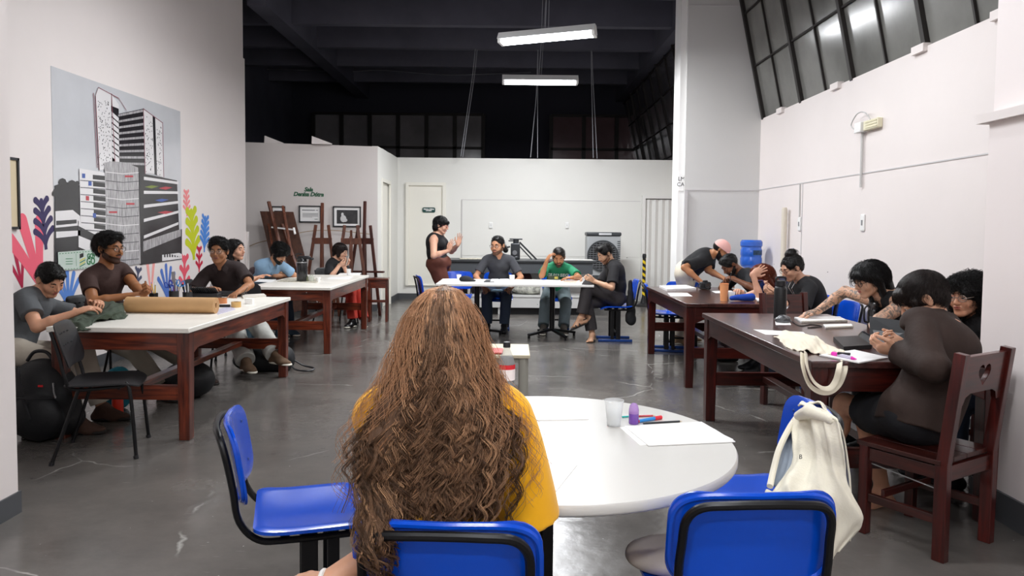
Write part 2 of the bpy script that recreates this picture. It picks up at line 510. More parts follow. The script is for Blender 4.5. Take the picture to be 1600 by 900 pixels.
def floor_mat():
    m = mat('polished_concrete', '#4a4a4b', rough=0.28)
    N = m.node_tree.nodes; L = m.node_tree.links; b = N['Principled BSDF']
    tc = N.new('ShaderNodeTexCoord')
    n1 = N.new('ShaderNodeTexNoise'); n1.inputs['Scale'].default_value = 0.9; n1.inputs['Detail'].default_value = 8; n1.inputs['Roughness'].default_value = 0.65
    L.new(tc.outputs['Object'], n1.inputs['Vector'])
    r = N.new('ShaderNodeValToRGB'); e = r.color_ramp.elements
    e[0].position = 0.3; e[0].color = lin('#504d4b'); e[1].position = 0.72; e[1].color = lin('#6e6964')
    L.new(n1.outputs['Fac'], r.inputs[0])
    # slab cracks
    wv = N.new('ShaderNodeTexNoise'); wv.inputs['Scale'].default_value = 1.3; wv.inputs['Detail'].default_value = 5
    L.new(tc.outputs['Object'], wv.inputs['Vector'])
    ad = N.new('ShaderNodeMix'); ad.data_type = 'VECTOR'; ad.inputs[0].default_value = 0.28
    L.new(tc.outputs['Object'], ad.inputs[4]); L.new(wv.outputs['Color'], ad.inputs[5])
    vo = N.new('ShaderNodeTexVoronoi'); vo.feature = 'DISTANCE_TO_EDGE'; vo.inputs['Scale'].default_value = 0.75
    L.new(ad.outputs[1], vo.inputs['Vector'])
    cr = N.new('ShaderNodeMapRange'); cr.inputs[1].default_value = 0.0; cr.inputs[2].default_value = 0.0045; cr.inputs[3].default_value = 1; cr.inputs[4].default_value = 0
    L.new(vo.outputs['Distance'], cr.inputs[0])
    gap = N.new('ShaderNodeTexNoise'); gap.inputs['Scale'].default_value = 2.2; L.new(tc.outputs['Object'], gap.inputs['Vector'])
    gr = N.new('ShaderNodeMapRange'); gr.inputs[1].default_value = 0.48; gr.inputs[2].default_value = 0.62
    L.new(gap.outputs['Fac'], gr.inputs[0])
    mm = N.new('ShaderNodeMath'); mm.operation = 'MULTIPLY'; L.new(cr.outputs[0], mm.inputs[0]); L.new(gr.outputs[0], mm.inputs[1])
    # paint chips
    ch = N.new('ShaderNodeTexNoise'); ch.inputs['Scale'].default_value = 28; ch.inputs['Detail'].default_value = 3
    L.new(tc.outputs['Object'], ch.inputs['Vector'])
    cm = N.new('ShaderNodeMapRange'); cm.inputs[1].default_value = 0.735; cm.inputs[2].default_value = 0.755
    L.new(ch.outputs['Fac'], cm.inputs[0])
    mp = N.new('ShaderNodeMapping'); mp.inputs['Scale'].default_value = (3, 40, 1); mp.inputs['Rotation'].default_value = (0, 0, 0.7)
    L.new(tc.outputs['Object'], mp.inputs['Vector'])
    sc = N.new('ShaderNodeTexNoise'); sc.inputs['Scale'].default_value = 1.6; sc.inputs['Detail'].default_value = 6; L.new(mp.outputs[0], sc.inputs['Vector'])
    sm = N.new('ShaderNodeMapRange'); sm.inputs[1].default_value = 0.70; sm.inputs[2].default_value = 0.78; sm.inputs[4].default_value = 0.5
    L.new(sc.outputs['Fac'], sm.inputs[0])
    mx = N.new('ShaderNodeMath'); mx.operation = 'MAXIMUM'; L.new(mm.outputs[0], mx.inputs[0]); L.new(cm.outputs[0], mx.inputs[1])
    mx2 = N.new('ShaderNodeMath'); mx2.operation = 'MAXIMUM'; L.new(mx.outputs[0], mx2.inputs[0]); L.new(sm.outputs[0], mx2.inputs[1])
    mix = N.new('ShaderNodeMix'); mix.data_type = 'RGBA'
    L.new(mx2.outputs[0], mix.inputs[0]); L.new(r.outputs[0], mix.inputs[6]); mix.inputs[7].default_value = lin('#a3a19c')
    L.new(mix.outputs[2], b.inputs['Base Color'])
    rr = N.new('ShaderNodeMapRange'); rr.inputs[1].default_value = 0.3; rr.inputs[2].default_value = 0.7; rr.inputs[3].default_value = 0.11; rr.inputs[4].default_value = 0.30
    L.new(n1.outputs['Fac'], rr.inputs[0])
    L.new(rr.outputs[0], b.inputs['Roughness'])
    bp = N.new('ShaderNodeBump'); bp.inputs['Strength'].default_value = 0.12; bp.inputs['Distance'].default_value = 0.02
    n4 = N.new('ShaderNodeTexNoise'); n4.inputs['Scale'].default_value = 9; n4.inputs['Detail'].default_value = 5; L.new(tc.outputs['Object'], n4.inputs['Vector'])
    L.new(n4.outputs['Fac'], bp.inputs['Height']); L.new(bp.outputs[0], b.inputs['Normal'])
    return m
struct('floor', MB().box((-6, -3.2, -0.1), (6, 22, 0)), floor_mat(), smooth=False)
CEIL_Z = 5.7; BEAM_Z = 4.95
ce = struct('ceiling', MB().box((-6, -3.2, CEIL_Z), (6, 22, CEIL_Z + 0.1)), DARK, smooth=False)
for yy in (-0.6, 1.1, 2.8, 4.5, 6.2, 7.9, 9.6, 11.25, 12.9, 14.55, 16.2, 17.9):
    MB().box((-5.9, yy, BEAM_Z), (3.0, yy + 0.16, CEIL_Z)).build('beam', DARK, ce, smooth=False)
MB().box((-4.15, 11.6, BEAM_Z - 0.08), (-3.85, 20, CEIL_Z)).build('beam', DARK, ce, smooth=False)
MB().box((2.72, -3, BEAM_Z - 0.1), (2.95, 20, CEIL_Z)).build('beam', DARK, ce, smooth=False)

LWX, RWX = -4.2, 3.3
# left wall, with a shallow step at its far end
struct('wall_left', MB().box((LWX - 0.25, 2.0, 0), (LWX, 11.55, CEIL_Z)).box((LWX - 0.25, 11.55, 0), (LWX + 0.0, 11.62, 4.05)).box((LWX - 0.25, 11.62, 0), (LWX + 0.02, 11.70, 1.36)), WALL, smooth=False)
struct('wall_outer_left', MB().box((-6.0, -3.2, 0), (-5.9, 22, CEIL_Z)), DARK, smooth=False)
# right wall with its ledge brackets
mb = MB().box((RWX, 2.0, 0), (RWX + 0.22, 9.9, 2.94))
for py in (9.15, 7.6, 6.05, 5.05): mb.box((RWX - 0.035, py - 0.09, 2.90), (RWX + 0.1, py + 0.09, 2.965))
struct('wall_right', mb, WALL, smooth=False)
struct('trim_1', MB().box((RWX - 0.006, 5.0, 1.995), (RWX, 9.9, 2.006)).box((RWX - 0.006, 8.40, 0.3), (RWX, 8.412, 1.99)), SEAM, smooth=False)
# pilaster between the right wall and the back of the hall
struct('wall_pilaster', MB().box((2.30, 9.9, 0), (RWX + 0.22, 10.35, CEIL_Z)), mat('cool_grey_wall', '#d2d1cf', rough=0.6, bump=0.04, bscale=25, var=0.02, vscale=1.2), smooth=False)
struct('trim_2', MB().box((2.30, 9.892, 1.985), (RWX, 9.9, 2.0)).box((2.30, 9.892, 4.42), (RWX, 9.9, 4.435)).box((2.296, 9.86, 0.1), (2.335, 9.90, 1.98)), SEAM, smooth=False)
struct('wall_pilaster_side', MB().box((2.22, 9.94, 0), (2.30, 10.30, CEIL_Z)), mat('bright_white_trim', '#f3f2f0', rough=0.4), smooth=False)
# back partition wall
struct('wall_back', MB().box((-2.33, 14.9, 0), (3.6, 15.05, 2.86)), WALLB, smooth=False)
struct('trim_3', MB().box((-1.02, 14.892, 0.9), (2.58, 14.9, 0.0 + 2.02)), WALLB, smooth=False)
struct('trim_4', MB().box((-1.03, 14.878, 0.86), (-1.012, 14.9, 2.03)).box((-1.012, 14.888, 2.02), (2.58, 14.9, 2.03)), SEAM, smooth=False)
struct('baseboard_back', MB().box((-1.3, 14.87, 0), (2.5, 14.9, 0.12)).box((-2.33, 14.87, 0), (-1.3, 14.9, 0.12)), BASEB, smooth=False)
# left partition with the room's name, and the return wall with a doorway
p0, p1 = Vector((-4.9, 12.12, 0)), Vector((-2.32, 12.68, 0))
pd = (p1 - p0).normalized(); pn = Vector((pd.y, -pd.x, 0))
def slab(a, b, t, z0, z1, mb=None):
    mb = mb or MB(); a = Vector(a); b = Vector(b); d = (b - a).normalized(); n = Vector((-d.y, d.x, 0)) * t
    mb._add([(a.x, a.y, z0), (b.x, b.y, z0), (b.x + n.x, b.y + n.y, z0), (a.x + n.x, a.y + n.y, z0), (a.x, a.y, z1), (b.x, b.y, z1), (b.x + n.x, b.y + n.y, z1), (a.x + n.x, a.y + n.y, z1)],
            [(0, 3, 2, 1), (4, 5, 6, 7), (0, 1, 5, 4), (1, 2, 6, 5), (2, 3, 7, 6), (3, 0, 4, 7)]); return mb
struct('wall_partition', slab(p0, p1, 0.1, 0, 2.83), WALLG, smooth=False)
struct('baseboard_partition', slab(p0 + pn * 0.015, p1 + pn * 0.015, 0.015, 0, 0.12), BASEB, smooth=False)
mb = MB().box((-2.42, 12.70, 0), (-2.32, 13.10, 2.84)).box((-2.42, 13.95, 0), (-2.32, 14.9, 2.85)).box((-2.42, 13.10, 2.28), (-2.32, 13.95, 2.845))
struct('wall_return', mb, WALLB, smooth=False)
CREAM = mat('cream_door_paint', '#efece2', rough=0.4)
d1 = struct('door_1', MB().box((-2.40, 13.12, 0.0), (-2.36, 13.93, 2.26)), CREAM, smooth=False)
MB().box((-2.33, 13.06, 0), (-2.30, 13.12, 2.32)).box((-2.33, 13.93, 0), (-2.30, 13.99, 2.32)).box((-2.33, 13.12, 2.26), (-2.30, 13.93, 2.32)).build('door_frame', CREAM, d1, smooth=False)
struct('baseboard_return', MB().box((-2.32, 12.7, 0), (-2.30, 13.06, 0.12)).box((-2.32, 13.99, 0), (-2.30, 14.88, 0.12)), BASEB, smooth=False)
# door in the back wall, raised on a sill
d2 = struct('door_2', MB().box((-2.10, 14.885, 0.30), (-1.40, 14.90, 2.30)), CREAM, smooth=False)
MB().box((-2.15, 14.84, 0.28), (-2.09, 14.9, 2.36)).box((-1.41, 14.84, 0.28), (-1.35, 14.9, 2.36)).box((-2.09, 14.84, 2.30), (-1.41, 14.9, 2.36)).box((-2.09, 14.86, 0.28), (-1.41, 14.9, 0.30)).build('door_frame', CREAM, d2, smooth=False)
# folding door at the right end of the back wall
FOLD = mat('white_folding_door', '#e6e5e1', rough=0.35)
mb = MB()
for i in range(14):
    x0 = 2.67 + i * 0.065; a, b = (0.0, 0.05) if i % 2 == 0 else (0.05, 0.0)
    mb._add([(x0, 14.83 - a, 0.02), (x0 + 0.065, 14.83 - b, 0.02), (x0 + 0.065, 14.85 - b, 0.02), (x0, 14.85 - a, 0.02), (x0, 14.83 - a, 2.06), (x0 + 0.065, 14.83 - b, 2.06), (x0 + 0.065, 14.85 - b, 2.06), (x0, 14.85 - a, 2.06)],
            [(0, 3, 2, 1), (4, 5, 6, 7), (0, 1, 5, 4), (1, 2, 6, 5), (2, 3, 7, 6), (3, 0, 4, 7)])
d3 = struct('door_3', mb, FOLD, smooth=False)
MB().box((2.60, 14.76, 0), (2.66, 14.90, 2.14)).box((2.66, 14.76, 2.08), (3.29, 14.90, 2.14)).build('door_frame', FOLD, d3, smooth=False)
struct('wall_far_right', MB().box((3.3, 10.35, 0), (3.42, 14.9, 2.86)), WALL, smooth=False)
# pillars the photograph is taken between
struct('wall_pillar_left', MB().box((-3.3, 2.3, 0), (-2.46, 3.62, CEIL_Z)), WALL, smooth=False)
struct('baseboard_pillar_left', MB().box((-3.31, 2.29, 0), (-2.45, 3.63, 0.11)), BASEB, smooth=False)
struct('wall_pillar_right', MB().box((2.475, 2.2, 0), (3.52, 3.86, 2.03)).box((2.52, 2.2, 2.03), (3.52, 3.90, CEIL_Z)), mat('white_pillar', '#f2e9e7', rough=0.5, bump=0.05, bscale=25), smooth=False)
struct('trim_5', MB().box((2.44, 2.18, 2.02), (3.53, 3.92, 2.065)), WALL, smooth=False)
struct('baseboard_pillar_right', MB().box((2.46, 2.19, 0), (3.53, 3.875, 0.15)), BASEB, smooth=False)
struct('baseboard_right', MB().box((RWX - 0.015, 3.9, 0), (RWX, 9.9, 0.12)), BASEB, smooth=False)
struct('baseboard_left', MB().box((LWX, 3.0, 0), (LWX + 0.015, 11.5, 0.12)), BASEB, smooth=False)
# the room behind the photographer
struct('wall_rear', MB().box((-4.5, -3.2, 0), (4.5, -3.1, CEIL_Z)), WALL, smooth=False)
struct('wall_rear_left', MB().box((-3.4, -3.1, 0), (-3.3, 2.3, CEIL_Z)), WALL, smooth=False)
struct('wall_rear_right', MB().box((3.42, -3.1, 0), (3.52, 2.2, CEIL_Z)), WALL, smooth=False)
# white boards standing on top of the left partition
for k, (a, b) in enumerate(((-4.15, -3.86), (-3.36, -3.05))):
    m_ = MB(); m_._add([(a, 12.35, 2.83), (b, 12.42, 2.83), (b, 12.44, 2.85), (a, 12.37, 2.96), (a, 12.40, 2.83), (b, 12.47, 2.83), (b, 12.49, 2.85), (a, 12.42, 2.96)],
                       [(0, 1, 2, 3), (7, 6, 5, 4), (0, 4, 5, 1), (1, 5, 6, 2), (2, 6, 7, 3), (3, 7, 4, 0)])
    tag(m_.build('board', WALL, smooth=False), ('white board offcut on top of the partition, nearer the left wall', 'white board offcut on top of the partition, above the room name')[k], 'board')

# ---- glazing leaning inwards above the walls
GLS = mat('dusty_night_glass', '#747470', rough=0.16, spec=0.9, var=0.25, vscale=1.1)
GLD = mat('dark_night_glass', '#4a484c', rough=0.12, spec=0.6, var=0.4, vscale=0.8)
SL = 0.215
def gx(z): return RWX + 0.02 - SL * (z - 2.94)
def glazing(name, y0, y1, ys, thick, gm, zt=CEIL_Z, x_of=gx, rows=(3.62, 4.30, 4.98)):
    mb = MB()
    for i, y in enumerate(ys):
        w = 0.055 if thick[i] else 0.022
        mb.bar((x_of(2.93), y, 2.93), (x_of(zt), y, zt), w, w, up=(0, 1, 0))
    for z in rows: mb.bar((x_of(z), y0, z), (x_of(z), y1, z), 0.022, 0.022)
    fr = mb.build(name, STEELD, smooth=False); fr['kind'] = 'structure'
    pm = MB(); a, b = x_of(2.93) + 0.015, x_of(zt) + 0.015
    pm._add([(a, y0, 2.93), (a, y1, 2.93), (b, y1, zt), (b, y0, zt), (a + .006, y0, 2.93), (a + .006, y1, 2.93), (b + .006, y1, zt), (b + .006, y0, zt)],
            [(0, 1, 2, 3), (7, 6, 5, 4), (0, 4, 5, 1), (1, 5, 6, 2), (2, 6, 7, 3), (3, 7, 4, 0)])
    pm.build('pane', gm, fr, smooth=False)
    return fr
ys = [9.84 - 0.64 * i for i in range(12)]
glazing('window_1', 2.7, 9.9, ys, [i % 2 == 0 for i in range(12)], GLS)
ys = [10.5 + 0.8 * i for i in range(12)]
glazing('window_2', 10.35, 19.8, ys, [i % 2 == 0 for i in range(12)], GLD, rows=(3.0, 3.6, 4.2, 4.8))
# far windows behind the back partition
def far_win(name, x0, x1, n, z0, z1, m):
    mb = MB(); nz = 2
    for i in range(n + 1):
        x = x0 + (x1 - x0) * i / n; mb.box((x - 0.05, 19.6, z0), (x + 0.05, 19.7, z1))
    for j in range(nz + 1):
        z = z0 + (z1 - z0) * j / nz; mb.box((x0, 19.6, z - 0.03), (x1, 19.7, z + 0.03))
    fr = mb.build(name, STEELD, smooth=False); fr['kind'] = 'structure'
    MB().box((x0, 19.68, z0), (x1, 19.69, z1)).build('pane', m, fr, smooth=False)
far_win('window_3', -5.3, -0.8, 6, 2.7, 4.45, mat('far_glass', '#8d8a8c', rough=0.15, spec=0.8, var=0.3, vscale=0.7))
far_win('window_4', 1.0, 3.6, 3, 2.7, 4.45, mat('far_red_glass', '#6e5557', rough=0.15, spec=0.8, var=0.3, vscale=0.7))
struct('wall_far', MB().box((-6, 19.8, 0), (6, 19.9, CEIL_Z)), mat('dark_far_wall', '#34343f', rough=0.8), smooth=False)

# ---- fluorescent fixtures
LW = mat('lamp_housing', '#f2f2f0', rough=0.4)
LT = mat('lamp_tube', '#ffffff', emit='#f6f8ff', es=TUBE_E)
WIRE = mat('grey_wire', '#8f9096', rough=0.5)
def lamp(x, y, z, rz, label, wires=True, energy=None):
    t = thing('fluorescent_lamp', label, 'ceiling lamp', (x, y, z), rz)
    mb = MB()
    mb._add([(-.62, -.05, .09), (.62, -.05, .09), (.62, .05, .09), (-.62, .05, .09), (-.62, -.13, -.005), (.62, -.13, -.005), (.62, .13, -.005), (-.62, .13, -.005)],
            [(0, 1, 2, 3), (0, 4, 5, 1), (2, 6, 7, 3), (4, 7, 6, 5), (0, 3, 7, 4), (1, 5, 6, 2)])
    mb.build('housing', LW, t, smooth=False)
    for sx in (-1, 1): MB().box((sx * .60 - .02, -.10, -.05), (sx * .60 + .02, .10, -.005)).build('socket', LW, t, bevel=.004)
    for sy in (-.055, .055): MB().cyl((-.58, sy, -.035), (.58, sy, -.035), .017, n=12).build('tube', LT, t)
    if wires:
        MB().tube([(-.02, 0, .09), (.01, 0, 0.6), (.04, 0, CEIL_Z - z)], .006, 6).tube([(.02, .01, .09), (.05, .01, .8), (.10, .01, CEIL_Z - z)], .004, 6).build('hanging_wire', WIRE, t)
    ld = bpy.data.lights.new('tube_light', 'AREA'); ld.shape = 'RECTANGLE'; ld.size = 1.2; ld.size_y = 0.2
    ld.energy = LAMP_W if energy is None else energy; ld.color = (0.96, 0.98, 1.0)
    lo = bpy.data.objects.new('tube_light', ld); COL.objects.link(lo); lo.parent = t; lo.location = (0, 0, -0.062)
    return t
lamp(0.41, 9.4, 3.87, -0.27, 'white twin-tube fluorescent lamp hanging lower and nearer, slightly tilted', energy=120).rotation_euler[1] = -.03
lamp(0.43, 12.2, 3.87, 0.0, 'white twin-tube fluorescent lamp hanging farther back over the long bench', energy=138)
lamp(0.4, 6.3, 3.95, 0.1, 'white twin-tube fluorescent lamp over the middle of the hall floor')
lamp(0.5, 3.0, 3.95, 0.0, 'white twin-tube fluorescent lamp above the round table', energy=34)
lamp(0.3, 0.2, 3.95, 0.0, 'white twin-tube fluorescent lamp above the photographer', energy=45)
lamp(-1.7, 7.3, 4.4, PI / 2, 'white twin-tube fluorescent lamp above the left tables', energy=82)
lamp(1.6, 5.6, 4.3, PI / 2, 'white twin-tube fluorescent lamp above the right tables', energy=32)
lamp(-1.6, -1.4, 3.95, 0.0, 'white twin-tube fluorescent lamp behind the photographer on the left')
lamp(1.9, -1.4, 3.95, 0.0, 'white twin-tube fluorescent lamp behind the photographer on the right')
# cables hanging from the roof
def cable(pts, label, r=.008):
    tag(MB().tube(smooth_path(pts, 6), r, 6).build('hanging_cable', WIRE), label, 'cable')
for k, (x1, y1, x2, y2, Yd) in enumerate(((739, 112, 720, 247, 14.6), (742, 112, 723, 247, 14.65), (838, 147, 829, 247, 14.6), (840, 147, 840, 247, 14.7), (924, 112, 927, 247, 14.6), (926, 112, 933, 247, 14.7))):
    a = W(x1, y1, Yd); b = W(x2, y2, Yd); b.z = 2.86; a2 = a + (a - b) * 0.25; a2.z = BEAM_Z + 0.2
    cable([a2, a, (a + b) / 2, b], ['pale cable hanging above the door, leftmost strand', 'pale cable hanging above the door, second strand', 'pale cable below the far lamp, left strand', 'pale cable below the far lamp, right strand', 'pale cable hanging over the green shirt man, left strand', 'pale cable hanging over the green shirt man, right strand'][k])
cable([W(385, 108, 17.8), W(450, 109, 17.8), W(540, 112, 17.8), W(600, 110, 17.8), W(700, 117, 17.8), W(830, 113, 17.8)], 'long pale cable sagging across under the dark roof beams', .008)
# ================================================================== mural and pictures on the walls
def on_left(y, z, off=0.0): return (LWX + 0.004 + off, y, z)
MY0, MY1, MZ0, MZ1 = 6.75, 9.35, 1.01, 2.88          # the mural on the left wall
def Mu(u, v, off=0.0):                                  # u 0..1 left to right, v 0..1 bottom to top
    return Vector((LWX + 0.004 + off, MY0 + (MY1 - MY0) * u, MZ0 + (MZ1 - MZ0) * v))
mural = thing('wall_mural', 'large glossy mural print of a tall city building on the left wall', 'poster', (LWX, (MY0 + MY1) / 2, MZ0))
MO = Vector(mural.location)
def mpoly(mb, pts, off, mi=0):
    mb.mi = mi; n = len(pts)
    a = [Mu(u, v, off) - MO for u, v in pts]; mb._add(a, [tuple(range(n))])
PAP = mat('mural_sky', '#cfd0d4', rough=0.12, coat=0.5, var=0.06, vscale=1.3, bump=0.03, bscale=9)
m_ = MB(); m_.box((0, -(MY1 - MY0) / 2, 0), (0.004, (MY1 - MY0) / 2, MZ1 - MZ0)); m_.build('print', PAP, mural, smooth=False)
K = mat('mural_black', '#2c2a2e', rough=0.15, coat=0.3, var=0.3, vscale=9); Wt = mat('mural_white', '#e6e3e4', rough=0.15, coat=0.3)
G1 = mat('mural_grey', '#a9a6a8', rough=0.15, coat=0.3, var=0.5, vscale=16, stretch=(1, 3.5, .5)); RD = mat('mural_red', '#b8474f', rough=0.2); BL = mat('mural_blue', '#4c63a8', rough=0.2); OL = mat('mural_green', '#7d8a45', rough=0.2)
G2 = mat('mural_dark_grey', '#5b595d', rough=0.15, var=0.5, vscale=14); PK = mat('mural_outline', '#8b5560', rough=0.2)
MM = [K, Wt, G1, RD, BL, OL, G2, PK]
rg = random.Random(3)
# u,v from the photographed mural: u=(x-78..283), v by height between the two edges
def q(px, py):
    """pixel of the photograph to mural coordinates"""
    r = _ray(px, py); t = (LWX) / r.x; y = r.y * t; z = CAM_H + r.z * t
    return ((y - MY0) / (MY1 - MY0), (z - MZ0) / (MZ1 - MZ0))
def Q(*pts): return [q(*p) for p in pts]
def strip(mb, a, b, wid, off, mi):
    """line of width wid (in v) from a to b"""
    (u0, v0), (u1, v1) = a, b
    mpoly(mb, [(u0, v0 - wid), (u1, v1 - wid), (u1, v1 + wid), (u0, v0 + wid)], off, mi)
def quadgrid(mb, c0, c1, c2, c3, n, frac, off, mi, s0=0.0):
    """n horizontal bands between bottom edge c0-c1 and top edge c3-c2"""
    L = lambda a, b, t: (a[0] + (b[0] - a[0]) * t, a[1] + (b[1] - a[1]) * t)
    for i in range(n):
        t0 = (i + s0) / n; t1 = (i + s0 + frac) / n
        mpoly(mb, [L(c0, c3, t0), L(c1, c2, t0), L(c1, c2, t1), L(c0, c3, t1)], off, mi)
# old trees and low houses at the left, dark ground at the foot
lf = MB()
mpoly(lf, Q((84, 412), (84, 290), (100, 284), (124, 290), (124, 412)), .005, 0)
for i in range(26):
    x, y = 84 + rg.random() * 40, 284 + rg.random() * 22; r = 3 + rg.random() * 4
    mpoly(lf, Q(*[(x + r * math.cos(a), y + r * math.sin(a)) for a in [k * PI / 4 for k in range(8)]]), .0055 + i * 1e-5, 0)
mpoly(lf, Q((85, 356), (85, 330), (112, 328), (124, 338), (124, 352)), .006, 1); mpoly(lf, Q((86, 372), (86, 362), (124, 360), (124, 368)), .006, 1)
mpoly(lf, Q((86, 352), (86, 345), (118, 343), (118, 349)), .0065, 0)
mpoly(lf, Q((120, 388), (120, 345), (165, 365), (165, 410)), .006, 0); mpoly(lf, Q((121, 353), (121, 345), (165, 366), (165, 376)), .007, 1); mpoly(lf, Q((121, 386), (121, 368), (160, 384), (160, 402)), .007, 1)
lf.build('street_print', MM, mural, smooth=False); lf = MB()
mpoly(lf, Q((218, 414), (218, 372), (283, 358), (283, 405)), .006, 0)
mpoly(lf, Q((252, 408), (252, 385), (283, 397), (283, 404)), .007, 1)
for i in range(7): mpoly(lf, Q((255 + i * 4, 402 - i * .1), (255 + i * 4, 394 + i * 1.1), (257 + i * 4, 395 + i * 1.1), (257 + i * 4, 402 - i * .1)), .0078, 0)
lf.build('street_print', MM, mural, smooth=False)
tw = MB()
# tall slab towers
mpoly(tw, Q((153, 266), (147, 150), (152, 136), (172, 146), (178, 262)), .006, 1)
mpoly(tw, Q((174, 255), (172, 146), (184, 163), (186, 255)), .006, 1)
mpoly(tw, Q((172, 165), (184, 170), (186, 250), (174, 240)), .0062, 0)
quadgrid(tw, *Q((174, 246), (185, 254), (184, 182), (173, 172)), 8, .75, .0066, 1)
mpoly(tw, Q((184, 268), (183, 178), (222, 170), (225, 272)), .0064, 0)
quadgrid(tw, *Q((184, 262), (225, 264), (222, 170), (183, 178)), 9, .36, .007, 2, .55)
mpoly(tw, Q((225, 270), (222, 169), (237, 181), (240, 272)), .0066, 1)
mpoly(tw, Q((240, 272), (237, 181), (241, 184), (244, 274)), .0066, 0)
mpoly(tw, Q((244, 274), (241, 183), (252, 191), (254, 277)), .0066, 1)
for (xa, xb, ya, yb) in ((150, 172, 150, 262), (224, 238, 178, 268), (242, 252, 192, 274)):
    for i in range(int((xb - xa) * (yb - ya) / 20)):
        x = xa + 1 + rg.random() * (xb - xa - 2); y = ya + rg.random() * (yb - ya); y += (x - xa) * .5 * (1 - (y - ya) / (yb - ya))
        mpoly(tw, Q((x, y), (x, y + 1.6), (x + .7, y + 1.6), (x + .7, y)), .0074, 0)
for a, b in (((144, 145), (150, 262)), ((147, 150), (153, 266)), ((172, 146), (178, 262)), ((222, 169), (225, 272)), ((252, 191), (254, 277))):
    mpoly(tw, Q(a, b, (b[0] + .9, b[1]), (a[0] + .9, a[1])), .0078, 7)
for a, b in (((147, 150), (152, 136)), ((152, 136), (184, 153)), ((184, 153), (196, 172)), ((222, 169), (252, 191))):
    mpoly(tw, Q(a, b, (b[0], b[1] + 1.2), (a[0], a[1] + 1.2)), .0078, 7)
tw.build('tower_view', MM, mural, smooth=False)
# low left wing, round drum and right wing
wg = MB()
mpoly(wg, Q((124, 352), (122, 263), (163, 270), (165, 370)), .0085, 1)
for i in range(8):
    y = 273 + i * 11; dx = i * .3
    mpoly(wg, Q((143 + dx, y), (143 + dx, y + 7), (163, y + 9), (163, y + 2)), .009, 0)
    mpoly(wg, Q((123 + dx, y + 8.2), (123 + dx, y + 9.4), (163, y + 12.4), (163, y + 11)), .0095, 6)
for x, y, c in ((126, 271, 4), (136, 283, 4), (132, 306, 3), (143, 333, 4)): mpoly(wg, Q((x, y), (x, y + 7), (x + 5, y + 7.4), (x + 5, y + .4)), .0098, c)
mpoly(wg, Q((217, 402), (216, 270), (275, 282), (279, 372), (279, 395)), .0085, 0)
for i in range(5):
    y0, y1 = 282 + i * 22, 289 + i * 15
    if i == 4: y0, y1 = 374, 352
    mpoly(wg, Q((223, y0 - 6), (223, y0 - 1), (277, y1 - 1), (277, y1 - 5)), .009, 1)
mpoly(wg, Q((222, 393), (222, 377), (281, 358), (281, 369)), .0093, 2)
for (x, y, c, l) in ((246, 294, 3, 22), (224, 292, 5, 22), (240, 313, 4, 22), (244, 332, 3, 26)): mpoly(wg, Q((x, y), (x + l * .5, y - 2.5), (x + l, y - 1), (x + l * .5, y + 2.5)), .0096, c)
mpoly(wg, Q((166, 418), (161, 254), (175, 252), (195, 254), (214, 262), (218, 412), (190, 417)), .010, 2)
for i in range(11):
    y = 268 + i * 13.5; mpoly(wg, Q((162.5 + i * .3, y), (162.5 + i * .3, y + 1.2), (190, y + 4.2), (215, y + 2.2), (215, y + 1), (190, y + 3)), .0105, 6 if i % 3 else 1)
for x, y in ((193, 274), (195, 317), (168, 330)): mpoly(wg, Q((x, y), (x, y + 3), (x + 13, y + 3), (x + 13, y)), .0108, 3)
wg.build('building_view', MM, mural, smooth=False)
# logo strip printed along the lower left
LG = mat('logo_strip_green', '#c6d3ca', rough=0.2); GRN = mat('logo_green', '#2f7a49', rough=0.3); YEL = mat('logo_yellow', '#d8cc3e', rough=0.3)
lg = MB(); mpoly(lg, Q((89, 423), (88, 394), (152, 389), (156, 418)), .011, 0)
for i in range(12):
    x = 90 + i * 4.5; mpoly(lg, Q((x, 396 - i * .35), (x, 397.2 - i * .35), (x + 2.4, 397 - i * .35), (x + 2.4, 395.8 - i * .35)), .0115, 1)
    mpoly(lg, Q((x, 421 - i * .35), (x, 422 - i * .35), (x + 2.4, 422 - i * .35), (x + 2.4, 421 - i * .35)), .0115, 1)
mpoly(lg, Q((116.5, 416), (116, 396), (116.6, 396), (117.1, 416)), .0115, 1)
for i in range(3): mpoly(lg, Q((100, 404 + i * 4), (100, 405 + i * 4), (111, 404.6 + i * 4), (111, 403.6 + i * 4)), .0115, 1)
mpoly(lg, Q((122, 404), (122, 397), (128, 395), (128, 401)), .0115, 2)
for i in range(4): mpoly(lg, Q((122, 407 + i * 3), (131, 402 + i * 3), (131, 403.6 + i * 3), (122, 408.6 + i * 3)), .0117, 3 if i % 2 == 0 else 1)
lgo = lg.build('logo_strip', [LG, GRN, K, YEL], mural, smooth=False)
for body, px, py, s in (('GOV', 140, 400, .065), ('GO', 139.5, 408.5, .095)):
    c = Mu(*q(px, py), .0125) - MO
    text_mesh('lettering', body, s, .001, GRN, lgo, frameM(c, (0, 1, 0), (0, 0, 1)), bold=.003)

